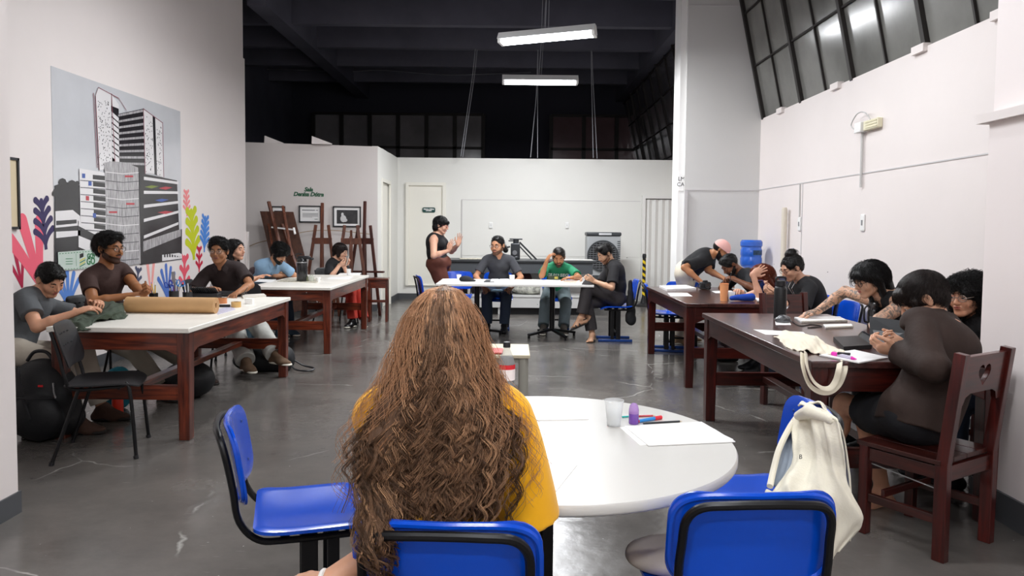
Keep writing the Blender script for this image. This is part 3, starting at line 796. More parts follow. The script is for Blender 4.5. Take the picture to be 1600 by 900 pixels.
# painted leaf shapes around the mural
def leaf(px, py, ang, length, fingers, col, label, wid=1.0, fan=False):
    """a branching frond painted on the left wall; size in metres"""
    m = mat('paint_' + col.strip('#'), col, rough=0.5)
    r = _ray(px, py); t = LWX / r.x; y0 = r.y * t; z0 = CAM_H + r.z * t
    mb = MB(); d = Vector((math.cos(ang), math.sin(ang))); p = Vector((-d.y, d.x)); o = [0]
    def lobe(a, b, w0, w1, bend=0):
        a = Vector(a); b = Vector(b); L = (b - a); u = L.normalized(); n = Vector((-u.y, u.x)); lf, rt = [], []
        for k in range(8):
            q_ = k / 7; c = a + L * q_ + n * bend * L.length * math.sin(PI * q_); w = w0 + (w1 - w0) * q_ ** .8
            lf.append(c + n * w); rt.append(c - n * w)
        cap = [b + n * w1 * math.cos(g) + u * w1 * math.sin(g) for g in [PI * k / 8 for k in range(1, 8)]]
        o[0] += .0002; mb._add([(0.001 + o[0], q_.x, q_.y) for q_ in lf + cap + rt[::-1]], [tuple(range(len(lf) * 2 + 7))])
    w = .017 * length / .45 * wid
    if fan:
        for i in range(fan):
            g = (i - (fan - 1) / 2) * (.38 if fan < 5 else .33); dd = Vector((d.x * math.cos(g) - d.y * math.sin(g), d.x * math.sin(g) + d.y * math.cos(g)))
            lobe(d * -.02, dd * length * (1 - .22 * abs(g)), w * .8, w * 1.7, -.06 * g)
    else:
        lobe((0, 0), d * length, w, w * 1.2)
        for i in range(fingers):
            t = .08 + .68 * i / max(1, fingers - 1)
            for s in (-1, 1):
                a = d * length * t; dirn = (d * 1.05 + p * s * (.95 - .3 * t)).normalized()
                lobe(a, a + dirn * length * (.44 - .16 * t), w * .75, w * 1.5, s * -.12)
    ob = mb.build('wall_leaf', m, smooth=False); ob.location = (LWX, y0, z0); return tag(ob, label, 'wall decal')
leaf(72, 390, math.radians(97), .44, 4, '#39305a', 'dark purple frond decal beside the upper left of the mural', 1.25)
leaf(64, 446, math.radians(112), .62, 0, '#f0657a', 'large pink fan-shaped frond decal left of the mural', 1.6, fan=3)
leaf(34, 446, math.radians(105), .30, 0, '#b11f45', 'crimson fan decal low beside the left pillar', 1.2, fan=3)
leaf(107, 478, math.radians(92), .34, 0, '#5a86cf', 'blue fan decal between the two men at the near table', 1.3, fan=5)
leaf(80, 470, math.radians(70), .15, 2, '#3f3664', 'small dark purple frond decal behind the grey tee man', 1.4)
leaf(213, 462, math.radians(80), .30, 3, '#4d5068', 'slate grey frond decal right of the brown tee man', 1.3)
leaf(236, 464, math.radians(90), .42, 0, '#f4a8a2', 'pale salmon decal of single tall stems', 1.1, fan=2)
leaf(262, 466, math.radians(95), .40, 0, '#5577c4', 'blue fan decal behind the pen holder', 1.25, fan=5)
leaf(288, 458, math.radians(88), .46, 3, '#e95a6c', 'coral pink frond decal right of the pen holder', 1.5)
leaf(303, 406, math.radians(96), .64, 4, '#c4cc1e', 'tall lime green frond decal right of the mural', 1.45)
leaf(292, 338, math.radians(92), .32, 4, '#f08d8f', 'small salmon frond decal at the mural top right side', 1.2)
leaf(319, 394, math.radians(84), .48, 5, '#4a86d6', 'bright blue frond decal between the lime one and the white wall', 1.1)
leaf(311, 425, math.radians(88), .32, 3, '#c5203f', 'crimson frond decal just above the dark polo boy', 1.4)

# ---- framed pictures
FR = mat('black_picture_frame', '#26262a', rough=0.35); PAPER = mat('white_paper', '#f2f1f0', rough=0.55); INK = mat('grey_ink', '#8a8a8c', rough=0.6); ART = mat('dark_photo_print', '#2a2a2c', rough=0.25, var=0.4, vscale=12)
def picture(M, w, h, label, kind):
    t = thing('picture_frame', label, 'framed picture'); t.matrix_world = M; f = .022
    MB().box((-w / 2, -h / 2, 0), (-w / 2 + f, h / 2, .022)).box((w / 2 - f, -h / 2, 0), (w / 2, h / 2, .022)).box((-w / 2, -h / 2, 0), (w / 2, -h / 2 + f, .022)).box((-w / 2, h / 2 - f, 0), (w / 2, h / 2, .022)).build('frame', FR, t, smooth=False)
    MB().box((-w / 2 + f, -h / 2 + f, .004), (w / 2 - f, h / 2 - f, .010)).build('mat_board', PAPER if kind != 'tan' else mat('tan_mat', '#d8c7a6', rough=.6), t, smooth=False)
    if kind == 'text':
        mb = MB(); mb.box((-w * .36, h * .20, .010), (w * .22, h * .26, .0112)).box((w * .26, h * .205, .010), (w * .36, h * .25, .0112))
        for i in range(6): mb.box((-w * .34, h * (.04 - i * .045), .010), (w * (.36 if i < 5 else .1), h * (.06 - i * .045), .0112))
        mb.box((w * .2, -h * .32, .010), (w * .34, -h * .28, .0112)); mb.build('printed_text', INK, t, smooth=False)
    elif kind == 'photo':
        MB().box((-w * .36, -h * .34, .010), (w * .38, h * .32, .012)).build('photo_print', ART, t, smooth=False)
        mb = MB().sph((-w * .16, h * .10, .0125), (.022, .032, .002)).sph((-w * .13, -h * .10, .0125), (.05, .06, .002)).sph((-w * .06, -h * .17, .0125), (.035, .03, .002)).sph((-w * .15, -h * .0, .0125), (.014, .05, .002)); mb.build('figure_print', mat('pale_figure', '#cfcfcf', rough=.4), t)
    elif kind == 'tan':
        MB().box((-w * .3, -h * .36, .010), (w * .3, h * .36, .012)).build('drawing_print', mat('sepia_drawing', '#b7aa94', rough=.6, var=.3, vscale=9), t, smooth=False)
    elif kind == 'strip':
        MB().box((-w * .3, -h * .40, .010), (w * .34, h * .1, .012)).build('photo_print', ART, t, smooth=False)
pz = Vector((0, 0, 1))
def onpart(px, py, off=.003):
    """point on the angled left partition seen at this pixel"""
    r = _ray(px, py); t = (p0.dot(pn)) / (r.dot(pn)); v = Vector((0, 0, CAM_H)) + r * t; return v + pn * off
def pic_on_part(x0, y0, x1, y1, label, kind):
    a = onpart(x0, y0); b = onpart(x1, y1); c = (a + b) / 2; picture(frameM(c, pd, pz), (b - a).dot(pd), a.z - b.z, label, kind)
pic_on_part(467, 321, 502, 348, 'small black framed typed notice on the partition wall', 'text')
pic_on_part(520, 322, 564, 355, 'black framed portrait photograph with wide white mount on the partition', 'photo')
pic_on_part(424, 322, 446, 340, 'black framed picture mostly hidden behind the leaning drawing board', 'strip')
picture(frameM((LWX + .01, 6.0, 1.70), (0, 1, 0), pz), .50, .60, 'dark framed drawing with tan mount on the left wall beside the pillar', 'tan')
SG = mat('sign_green', '#1f5a3c', rough=0.45)
tt = tag(text_mesh('wall_lettering', 'Sala\nDenísa Dútra', .095, .006, SG, None, frameM(onpart(482, 300), pd, pz), shear=.25, bold=.004, line=.85, space=.95), 'dark green script lettering naming the room on the grey partition', 'lettering')
# direction plate on the back door
t = thing('door_sign', 'small dark green plate with white writing on the cream door', 'sign', W(670, 328, 14.87))
MB().pad(.26, .10, .012, .03, place=lambda x, y, z: (x, z, y)).build('plate', mat('plate_green', '#14443f', rough=.4), t)
text_mesh('lettering', 'Galeria e Oficina\nLAVABO', .031, .002, PAPER, t, frameM((0, -.009, .0), (1, 0, 0), pz), bold=.002)
# evacuation sign on the bright pilaster edge
t = thing('notice_sign', 'small white notice with dark letters on the edge of the pilaster', 'sign', (2.262, 9.935, 2.10))
MB().box((-.035, -.006, -.12), (.035, 0.005, .12)).build('plate', PAPER, t, smooth=False)
text_mesh('lettering', 'LM\nCAI', .075, .002, FR, t, frameM((0, -.0065, .0), (1, 0, 0), pz))

# ---- sockets, switches, conduits
PLS = mat('white_plastic', '#eeeeec', rough=0.35)
def outlet(M, label, slots=True, h=.12):
    t = thing('wall_outlet', label, 'outlet'); t.matrix_world = M
    MB().pad(.075, h, .014, .01, place=lambda x, y, z: (x, y, z + .007)).build('cover_plate', PLS, t)
    mb = MB().box((-.012, -.02, .014), (-.008, .02, .0155)).box((.008, -.02, .014), (.012, .02, .0155)) if slots else MB().box((-.012, -.025, .014), (.012, .025, .018))
    mb.build('socket_slots' if slots else 'rocker', INK, t, smooth=False)
outlet(frameM(W(767, 352, 14.88), (1, 0, 0), pz), 'white wall outlet above the ponytailed man on the back wall')
outlet(frameM(W(886, 352, 14.88), (1, 0, 0), pz), 'white wall outlet left of the grey air cooler on the back wall')
def onright(px, py): 
    r = _ray(px, py); t = (RWX - .001) / r.x; return Vector((0, 0, CAM_H)) + r * t
outlet(frameM(onright(1250, 350), (0, -1, 0), pz), 'white switch at the foot of the thin conduit on the right wall', False, .16)
outlet(frameM(onright(1349, 348), (0, -1, 0), pz), 'white switch alone on the right wall over the tattooed woman', False, .16)
tag(MB().cyl(onright(1251, 288) + Vector((-.008, 0, 0)), onright(1250, 340) + Vector((-.008, 0, 0)), .008, n=8).build('conduit', mat('conduit_grey', '#c9c8c6', rough=.4)), 'thin grey conduit running down to the farther wall switch', 'conduit')
c = onright(1365, 195)
t = thing('emergency_light', 'cream emergency light unit with cable high on the right wall', 'emergency light', c)
MB().box((-.05, -.17, -.045), (0, .10, .045)).build('body', mat('aged_cream_plastic', '#e2dcc0', rough=.45), t, bevel=.008)
MB().box((-.055, -.16, -.03), (-.05, .05, -.02)).box((-.055, -.16, -.005), (-.05, .05, .005)).box((-.055, -.16, .02), (-.05, .05, .03)).build('lens_ribs', mat('cream_rib', '#cfc8a4', rough=.4), t)
MB().box((-.07, .11, -.05), (0, .24, .045)).build('junction_box', PLS, t, bevel=.006)
MB().tube(smooth_path([(-.04, -.02, .045), (-.06, .05, .12), (-.06, .2, .13), (-.05, .34, .05), (-.04, .30, 0), (-.04, .24, 0)], 6), .006, 8).build('cable', mat('conduit_grey', '#c9c8c6'), t)
MB().cyl((-.02, .17, -.05), (-.02, .17, -.56), .012, n=10).build('conduit', mat('conduit_grey', '#c9c8c6'), t)

# ================================================================== furniture
WLEG = wood('red_wood_leg', '#2e0d08', '#7c3620', axis='Z'); WRAIL = wood('red_wood_rail', '#35100a', '#8a3d22', axis='X'); WRAILY = wood('red_wood_rail_long', '#35100a', '#8f4226', axis='Y')
WTOP = wood('dark_table_top', '#2a110f', '#56302b', rough=.28, coat=.5, axis='Y', scale=2.2)
DLEG = wood('mahogany_leg', '#260a08', '#581812', axis='Z'); DRAIL = wood('mahogany_rail', '#260a08', '#5b1c13', axis='X'); DRAILY = wood('mahogany_rail_long', '#260d0a', '#4d2019', axis='Y')
LAM = mat('worn_white_laminate', '#efebe2', rough=0.35, var=0.07, vscale=3, bump=.02)
def table(cx, cy, w, l, h, label, dark=True, rz=0.0):
    t = thing('work_table', label, 'table', (cx, cy, 0), rz)
    lg, rx, ry = (DLEG, DRAIL, DRAILY) if dark else (WLEG, WRAIL, WRAILY)
    th = .035
    MB().box((-w / 2, -l / 2, h - th), (w / 2, l / 2, h)).build('tabletop', WTOP if dark else LAM, t, bevel=.006)
    lx, ly, s = w / 2 - .055, l / 2 - .07, .085
    for sx in (-1, 1):
        for sy in (-1, 1):
            MB().tube([(sx * lx, sy * ly, 0), (sx * lx, sy * ly, h - th)], [s * .60, s * .71], 4, up=(1, 1, 0)).build('leg', lg, t, smooth=False, bevel=.004)
    def apron(a, b, m, nrm):
        a = Vector(a); b = Vector(b); L = (b - a).length; d = (b - a) / L; n = Vector(nrm)
        hh = .155
        pts = [(0, 0), (L, 0), (L, -hh), (L - .04, -hh), (L - .12, -hh + .035), (.12, -hh + .035), (.04, -hh), (0, -hh)]
        MB().poly(pts[::-1], .028, lambda x, y, z: a + d * x + Vector((0, 0, y)) + n * (z - .014)).build('apron', m, t, smooth=False, bevel=.003)
    z = h - th
    for sy in (-1, 1): apron((-lx, sy * (ly + .02), z), (lx, sy * (ly + .02), z), rx, (0, 1, 0))
    for sx in (-1, 1): apron((sx * (lx + .02), -ly, z), (sx * (lx + .02), ly, z), ry, (1, 0, 0))
    for sy in (-1, 1): MB().box((-lx, sy * ly - .02, .27), (lx, sy * ly + .02, .37)).build('stretcher', rx, t, smooth=False, bevel=.004)
    MB().box((-.035, -ly, .30), (.035, ly, .345)).build('stretcher', ry, t, smooth=False, bevel=.004)
    return t
L1C = (-2.615, 5.98); L2C = (-2.52, 9.40); R2C = (2.06, 7.66); R1C = (1.95, 4.60)
H1, HR2, HR1 = .765, .785, .815
table(*L1C, .95, 2.25, H1, 'white-topped red wooden work table, nearer one on the left', False)
table(*L2C, .95, 2.22, H1, 'white-topped red wooden work table, farther one near the easels', False)
table(*R2C, .95, 1.98, HR2, 'dark mahogany work table, farther one with the orange cup')
table(*R1C, .97, 2.08, HR1, 'dark mahogany work table, nearest one with the tote bag')
# white tables at the back
WHT = mat('white_melamine', '#eceae6', rough=0.3); BLK = mat('black_metal', '#131315', rough=0.35, metal=.3); BKP = mat('black_plastic', '#1b1b1e', rough=0.45)
def ped_table(cx, cy, w, d, h, label):
    t = thing('pedestal_table', label, 'table', (cx, cy, 0))
    MB().box((-w / 2, -d / 2, h - .03), (w / 2, d / 2, h)).build('tabletop', WHT, t, bevel=.004)
    MB().cyl((0, 0, .10), (0, 0, h - .03), .035, n=20).build('pedestal', BLK, t)
    MB().box((-.2, -.03, h - .05), (.2, .03, h - .03)).build('top_bracket', BLK, t)
    for k in range(4):
        a = k * PI / 2 + PI / 4 * .6; d_ = Vector((math.cos(a), math.sin(a), 0))
        MB().bar(d_ * .02 + Vector((0, 0, .10)), d_ * .36 + Vector((0, 0, .045)), .05, .03).cyl(d_ * .35 + Vector((0, 0, 0)), d_ * .35 + Vector((0, 0, .04)), .018, n=12).build('foot', BLK, t, bevel=.004)
    return t
ped_table(-.465, 9.82, 1.01, .95, .74, 'white rectangular pedestal table at the back, in front of the ponytailed man')
ped_table(.545, 9.84, 1.01, .95, .74, 'white rectangular pedestal table at the back, in front of the green shirt man')
# round table
RX, RY, RR, RH = .125, 2.43, .61, .75
t = thing('round_table', 'round white table in the foreground with sheets of paper', 'table', (RX, RY, 0))
MB().lathe([(0, RH - .035), (RR - .012, RH - .035), (RR - .003, RH - .03), (RR, RH - .024), (RR, RH - .006), (RR - .004, RH), (0, RH)], n=96, caps=False).build('tabletop', mat('round_white_top', '#cfcdc8', rough=.32, coat=.2, bump=.01, bscale=8), t, angle=50)
for s in (-1, 1):
    MB().box((s * .02 - .02 - .02, -.055, .05), (s * .02 + .02 - .02, .055, RH - .035)).build('leg', BLK, t, bevel=.004)
MB().box((-.30, -.035, 0), (.28, .035, .05)).box((-.045, -.30, 0), (.025, .30, .045)).build('foot', BLK, t, bevel=.006)
MB().box((-.3, -.03, RH - .06), (.3, .03, RH - .035)).build('top_bracket', BLK, t)
# low cream table behind the bottle
t = thing('low_table', 'low cream table with grey tubular legs beyond the round table', 'table', (-.22, 6.45, 0))
MB().box((-.38, -.30, .355), (.38, .30, .385)).build('tabletop', mat('cream_laminate', '#d9cfb4', rough=.35), t, bevel=.005)
GT = mat('grey_tube', '#a8a69c', rough=.4)
for sx in (-1, 1):
    for sy in (-1, 1): MB().cyl((sx * .325, sy * .24, 0), (sx * .325, sy * .24, .355), .042 if sy < 0 else .03, n=20).build('leg', GT, t)
MB().box((-.30, -.25, .31), (.30, .25, .355)).build('frame', GT, t)
tag(MB().pad(.16, .24, .02, .02, place=lambda x, y, z: (x - .15, y + 6.28, z + .396)).build('red_booklet', mat('faded_red_cover', '#c5524e', rough=.5)), 'red booklet on the low cream table, beside the soda bottle', 'booklet')

# ---- blue school chairs
BLU = mat('blue_plastic', '#044ac4', rough=0.25, coat=.35, bump=.01, bscale=200)
BLD = mat('blue_foot_paint', '#123e86', rough=.35)
def blue_chair(loc, rz, label, group='blue plastic school chairs'):
    t = thing('school_chair', label, 'chair', (loc[0], loc[1], 0), rz, group)
    def sz(x, y): return .445 + .010 * (x / .2) ** 2 - .035 * max(0, (y - .10) / .11) ** 2 + .012 * max(0, (-y - .08) / .12) ** 2 - .006 * math.exp(-((x / .12) ** 2 + ((y + .03) / .12) ** 2))
    MB().pad(.43, .41, .022, .05, sz).build('seat', BLU, t)
    def bp(x, y, z):
        zz = .672 + y; yy = -.235 - (y) * .16 - .035 * (1 - (x / .21) ** 2) - z
        return (x, yy, zz)
    bs = MB().pad(.43, .26, .014, .07, lambda x, y: 0.0, place=bp)
    bk = bs.build('backrest', BLU, t)
    # rim turned backwards round the backrest
    rim = []
    for k in range(48):
        a = 2 * PI * k / 48; ex = abs(math.cos(a)) ** .45 * math.copysign(.208, math.cos(a)); ey = abs(math.sin(a)) ** .5 * math.copysign(.123, math.sin(a)); rim.append(bp(ex, ey, .004))
    MB().tube(rim, .0095, 8, closed=True).build('rim', BLU, bk)
    mb = MB()
    for sx in (-1, 1):
        for yy in (-.07, .07): mb.sph(bp(sx * .15, yy, -.006), .006, 8)
    for sx in (-1, 1): mb.sph((sx * .15, .12, .455), .006, 8)
    mb.build('rivet', BLD, t)
    pth = [(-.165, .16, .415), (-.165, -.10, .415), (-.172, -.19, .43), (-.185, -.245, .50), (-.19, -.262, .60), (-.187, -.275, .67), (-.182, -.290, .735), (-.15, -.306, .772), (-.08, -.319, .782), (0, -.322, .784)]
    pth = pth + [(-x, y, z) for x, y, z in pth[-2::-1]]
    MB().tube(smooth_path(pth, 5), .0115, 10).build('tube_frame', BLK, t)
    for sx in (-1, 1):
        MB().box((sx * .15 - .015, -.055, .03), (sx * .15 + .015, .0, .42)).box((sx * .15 - .015, .03, .03), (sx * .15 + .015, .07, .42)).build('leg', BLK, t, bevel=.003)
        MB().box((sx * .15 - .022, -.21, 0), (sx * .15 + .022, .23, .032)).build('foot_bar', BLD, t, bevel=.006)
    MB().cyl((-.15, 0, .12), (.15, 0, .12), .012).build('cross_bar', BLK, t)
    MB().box((-.17, -.12, .405), (.17, -.09, .425)).box((-.17, .09, .405), (.17, .12, .425)).build('seat_bracket', BLK, t)
    return t
def rz_to(deg): return math.radians(deg - 90)        # chair whose sitter looks towards this heading (0 = +X, 90 = away)
bc = blue_chair((-.685, 2.56), rz_to(17), 'empty blue school chair left of the long-haired girl')
def bchair(x, y, deg, label): return dup(bc, (x, y, 0), rz_to(deg), label)
bchair(-.13, 1.87, 88, 'blue school chair carrying the long-haired girl in yellow')
bchair(.60, 2.07, 93, 'blue school chair in the right foreground with beige cloth on its seat')
bchair(.86, 2.72, 180, 'blue school chair draped with the cream hoodie')
bchair(1.36, 9.62, 178, 'blue school chair under the crossed-leg man in black')
bchair(-1.02, 10.1, 15, 'empty blue school chair end-on beside the standing woman')
bchair(-.80, 10.75, -90, 'empty blue school chair behind the cups, left of the ponytailed man')
bchair(-.20, 10.62, -90, 'blue school chair under the ponytailed man')
bchair(.66, 10.75, -90, 'blue school chair under the green shirt man')
bchair(1.90, 8.85, -10, 'empty blue school chair tucked in at the far end of the dark table')
bchair(2.12, 9.02, -100, 'blue school chair in front of the bending man, its back above the table')
bchair(2.92, 8.2, 180, 'blue school chair under the young man writing')
bchair(2.95, 7.5, 180, 'blue school chair under the red-haired woman')
bchair(2.90, 6.85, 178, 'blue school chair under the woman with the hair bun')

# ---- black stacking chair
def black_chair(x, y, deg, label):
    t = thing('stacking_chair', label, 'chair', (x, y, 0), rz_to(deg), 'black stacking chairs')
    MB().pad(.45, .42, .016, .09, lambda x, y: .455 + .008 * (x / .2) ** 2 - .03 * max(0, (y - .12) / .1) ** 2 - .008 * math.exp(-((x / .13) ** 2 + (y / .13) ** 2))).build('seat', BKP, t)
    def bp(x, y, z): return (x, -.20 - y * .30 - .03 * (1 - (x / .22) ** 2) - z, .70 + y)
    bk = MB().pad(.44, .27, .012, .08, place=bp).build('backrest', BKP, t)
    mb = MB()
    for i in range(4): mb.sph(bp(-.09 + i * .06, .07, -.007), (.018, .006, .005), 8); mb.sph(bp(-.09 + i * .06, .0, -.007), (.018, .006, .005), 8)
    mb.build('slots', mat('slot_black', '#050506', rough=.8), bk)
    for s in (-1, 1):
        MB().tube(smooth_path([(s * .24, .20, 0), (s * .20, .16, .43), (s * .19, .10, .445), (s * .19, -.14, .44), (s * .20, -.19, .52), (s * .20, -.22, .66), (s * .20, -.26, .80)], 5), .011, 10).build('side_frame', BLK, t)
        MB().cyl((s * .20, -.12, .435), (s * .25, -.26, 0), .011, n=10).build('leg', BLK, t)
        MB().cyl((s * .24, .20, 0), (s * .238, .196, .02), .015, n=10).cyl((s * .25, -.26, 0), (s * .248, -.255, .02), .015, n=10).build('foot_cap', BKP, t)
    MB().cyl((-.19, .10, .435), (.19, .10, .435), .009).cyl((-.19, -.12, .435), (.19, -.12, .435), .009).build('cross_bar', BLK, t)
    return t
k0 = black_chair(-2.58, 4.66, 18, 'empty black stacking chair pulled up to the near left table')
for x, y, d, l in ((-3.52, 5.15, 5, 'black stacking chair under the grey tee man'), (-3.5, 6.35, -8, 'black stacking chair under the brown tee man'), (-2.85, 7.62, -75, 'black stacking chair under the dark polo boy'),
                   (-3.42, 8.35, 10, 'black stacking chair under the girl in white'), (-3.42, 9.75, -35, 'black stacking chair under the denim shirt man'), (-2.62, 10.98, -40, 'black stacking chair under the woman in red trousers')):
    dup(k0, (x, y, 0), rz_to(d), l)

# ---- wooden chair with a heart cut in the backrest
HEART = [(.0, -.055), (.025, -.03), (.046, -.006), (.05, .012), (.043, .03), (.028, .038), (.012, .034), (.0, .018), (-.012, .034), (-.028, .038), (-.043, .03), (-.05, .012), (-.046, -.006), (-.025, -.03)]
def heart_chair(x, y, deg, label, w=.40, d=.37, hb=.93):
    t = thing('wooden_chair', label, 'chair', (x, y, 0), rz_to(deg), 'mahogany chairs with a heart cut in the back')
    hw, hd = w / 2, d / 2
    for sx in (-1, 1):
        MB().bar((sx * hw, hd, 0), (sx * hw, hd, .43), .045, .045).build('leg', DLEG, t, smooth=False, bevel=.004)
        mb = MB(); mb.bar((sx * hw, -hd, 0), (sx * hw, -hd, .44), .042, .055); mb.bar((sx * hw, -hd, .42), (sx * hw, -hd - .06, hb), .042, .05)
        mb.build('leg', DLEG, t, smooth=False, bevel=.003)
        MB().box((sx * hw - .012, -hd, .16), (sx * hw + .012, hd, .20)).build('side_rail', DRAILY, t, smooth=False, bevel=.003)
        MB().box((sx * hw - .012, -hd, .36), (sx * hw + .012, hd, .42)).build('side_rail', DRAILY, t, smooth=False, bevel=.003)
    for lo_, hi_ in (((-hw, hd - .012, .36), (hw, hd + .012, .42)), ((-hw, -hd - .012, .35), (hw, -hd + .012, .42)), ((-hw, hd - .1, .20), (hw, hd - .08, .235))): MB().box(lo_, hi_).build('cross_rail', DRAIL, t, smooth=False, bevel=.003)
    for i in range(4):
        ww = (w + .05) / 4; MB().box((-hw - .025 + i * ww, -hd - .0, .428), (-hw - .025 + (i + 1) * ww - .003, hd + .035, .45)).build('seat_slat', DRAILY, t, smooth=False, bevel=.003)
    bw = hw - .02; top, bot = .105, -.115
    out = [(-bw, top), (bw, top), (bw, bot), (bw - .035, bot + .0), (bw - .05, bot + .035), (bw - .085, bot + .05), (-bw + .085, bot + .05), (-bw + .05, bot + .035), (-bw + .035, bot), (-bw, bot)]
    a = math.atan2(.06, hb - .42); R = Matrix.Translation((0, -hd - .045, hb - .12)) @ Matrix.Rotation(a + PI / 2, 4, 'X')
    flat_mesh('backrest', [out, [(px * 1.05, py * 1.05 + .02) for px, py in HEART]], .022, DRAIL, t, R, bevel=.002)
    return t
w16 = heart_chair(1.975, 3.42, 122, 'mahogany heart-back chair under the woman in the brown jacket', .40, .36)
def hdup(x, y, d, l): return dup(w16, (x, y, 0), rz_to(d), l)
w16.location = (1.975, 3.44, 0)
MB().cyl((-.2, .15, .345), (-.2, -.16, .315), .003, n=6).build('wire', mat('bright_wire', '#b9b9b9', metal=.8, rough=.3), w16)
hdup(2.36, 5.98, -75, 'mahogany heart-back chair in the gap between the two dark tables')
hdup(2.86, 4.85, 178, 'mahogany heart-back chair under the tattooed woman')
hdup(2.95, 4.15, 172, 'mahogany heart-back chair under the curly dark-haired woman')
t = thing('wooden_stool', 'tall dark wooden stool before the easels by the white return wall', 'stool', (-2.06, 11.35, 0), .1)
MB().box((-.16, -.14, .64), (.16, .14, .67)).build('seat', WRAIL, t, bevel=.004)
MB().box((-.14, -.12, .52), (.14, .12, .64)).build('apron', WRAIL, t, smooth=False)
MB().box((-.15, -.13, .30), (.15, -.11, .34)).build('stretcher', WRAIL, t, smooth=False)
for sx in (-1, 1):
    for sy in (-1, 1): MB().box((sx * .13 - .02, sy * .11 - .02, 0), (sx * .13 + .02, sy * .11 + .02, .64)).build('leg', WLEG, t, smooth=False)

# ---- easels
EW = wood('easel_wood', '#4a2113', '#7b4328', axis='Z', rough=.5, coat=0.1); EWD = wood('easel_dark_wood', '#3b1610', '#5c2a1d', axis='Z', rough=.5, coat=.1)
def easel(base, rz, tilt, label, board=None, h=1.95, tray=True, m=EW):
    t = thing('wooden_easel', label, 'easel', (base[0], base[1], 0), rz)
    T = math.tan(tilt)
    def P(x, z): return Vector((x, z * T, z))
    MB().bar(P(-.30, 0), P(-.10, 1.48), .05, .03).build('leg', m, t, smooth=False, bevel=.006)
    MB().bar(P(.30, 0), P(.10, 1.48), .05, .03).build('leg', m, t, smooth=False, bevel=.006)
    MB().bar(P(0, .35), P(0, h), .055, .03).build('mast', m, t, smooth=False, bevel=.01)
    MB().bar((0, .22, 0), P(0, 1.40) + Vector((0, .03, 0)), .04, .03).build('rear_leg', m, t, smooth=False, bevel=.006)
    MB().bar(P(-.26, .50), P(.26, .50), .03, .06).bar(P(-.16, 1.22), P(.16, 1.22), .03, .10).build('cross_bar', m, t, smooth=False, bevel=.004)
    if tray: MB().bx(P(0, .72) + Vector((0, -.04, 0)), (.72, .09, .03)).build('tray', EWD, t, smooth=False, bevel=.004)
    if board:
        bw, bh, bz, bx = board
        mb = MB(); a = P(bx - bw / 2, bz) + Vector((0, -.045, 0)); b = P(bx + bw / 2, bz) + Vector((0, -.045, 0)); up = Vector((0, T, 1)).normalized() * bh; n = Vector((0, -.012, 0))
        mb._add([a, b, b + up, a + up, a + n, b + n, b + up + n, a + up + n], [(0, 1, 2, 3), (7, 6, 5, 4), (0, 4, 5, 1), (1, 5, 6, 2), (2, 6, 7, 3), (3, 7, 4, 0)])
        mb.build('drawing_board', EWD, t, smooth=False, bevel=.004)
    return t
def easel_at(px, Yd, **k): 
    w = W(px, 400, Yd); return easel((w.x, Yd), **k)
e1 = thing('leaning_board', 'large brown drawing board leaning askew against the partition', 'drawing board', (W(455, 400, 11.75).x, 11.75, 0), math.radians(0))
A, B, C_, D_ = [W(x, y, yy) - e1.location for x, y, yy in ((480, 450, 11.6), (406, 330, 12.0), (458, 331, 12.06), (487, 400, 11.8))]
c0 = [W(406, 330, 11.95), W(458, 331, 11.98), W(496, 478, 11.55), W(444, 492, 11.50)]
mb = MB(); vs = [v - e1.location for v in c0]; vs = vs + [v + Vector((0, .018, 0)) for v in vs]
mb._add(vs, [(0, 1, 2, 3), (7, 6, 5, 4), (0, 4, 5, 1), (1, 5, 6, 2), (2, 6, 7, 3), (3, 7, 4, 0)]); mb.build('board', wood('brown_board', '#43251a', '#5f3a28', axis='Z', rough=.6, coat=0), e1, smooth=False)
mb = MB()
for a_, b_, s_ in (((421, 315), (452, 440), .055), ((443, 322), (456, 400), .04), ((421, 350), (428, 400), .035), ((442, 350), (478, 460), .045)):
    mb.bar(W(*a_, 11.9) + Vector((0, -.04, 0)) - e1.location, W(*b_, 11.5) - e1.location, s_, .03)
mb.build('easel_bar', EW, e1, smooth=False, bevel=.005)
mb = MB(); mb.bar(W(424, 355, 11.78) - e1.location, W(460, 359, 11.78) - e1.location, .008, .025); mb.bar(W(459, 356, 11.78) - e1.location, W(461, 366, 11.72) - e1.location, .03, .02); mb.build('paper_tape', PAPER, e1, smooth=False)
easel_at(501, 11.85, rz=math.radians(4), tilt=.09, label='wooden easel standing behind the woman in black', h=1.84, tray=False)
easel_at(566, 12.05, rz=math.radians(-6), tilt=.08, label='wooden easel nearest the white return wall, tall mast', h=1.88, m=EWD)
easel_at(548, 11.75, rz=math.radians(10), tilt=.10, label='shorter wooden easel with a splayed leg beside the portrait photograph', h=1.30, tray=False)
tag(MB().tube(smooth_path([onpart(387, 386, .05), onpart(408, 378, .1), onpart(440, 372, .25), onpart(478, 362, .12), onpart(520, 360, .1), onpart(580, 366, .1)], 6), .006, 6).build('cord', mat('tan_cord', '#a58c6c', rough=.7)), 'thin tan cord slung along the partition behind the easels', 'cord')

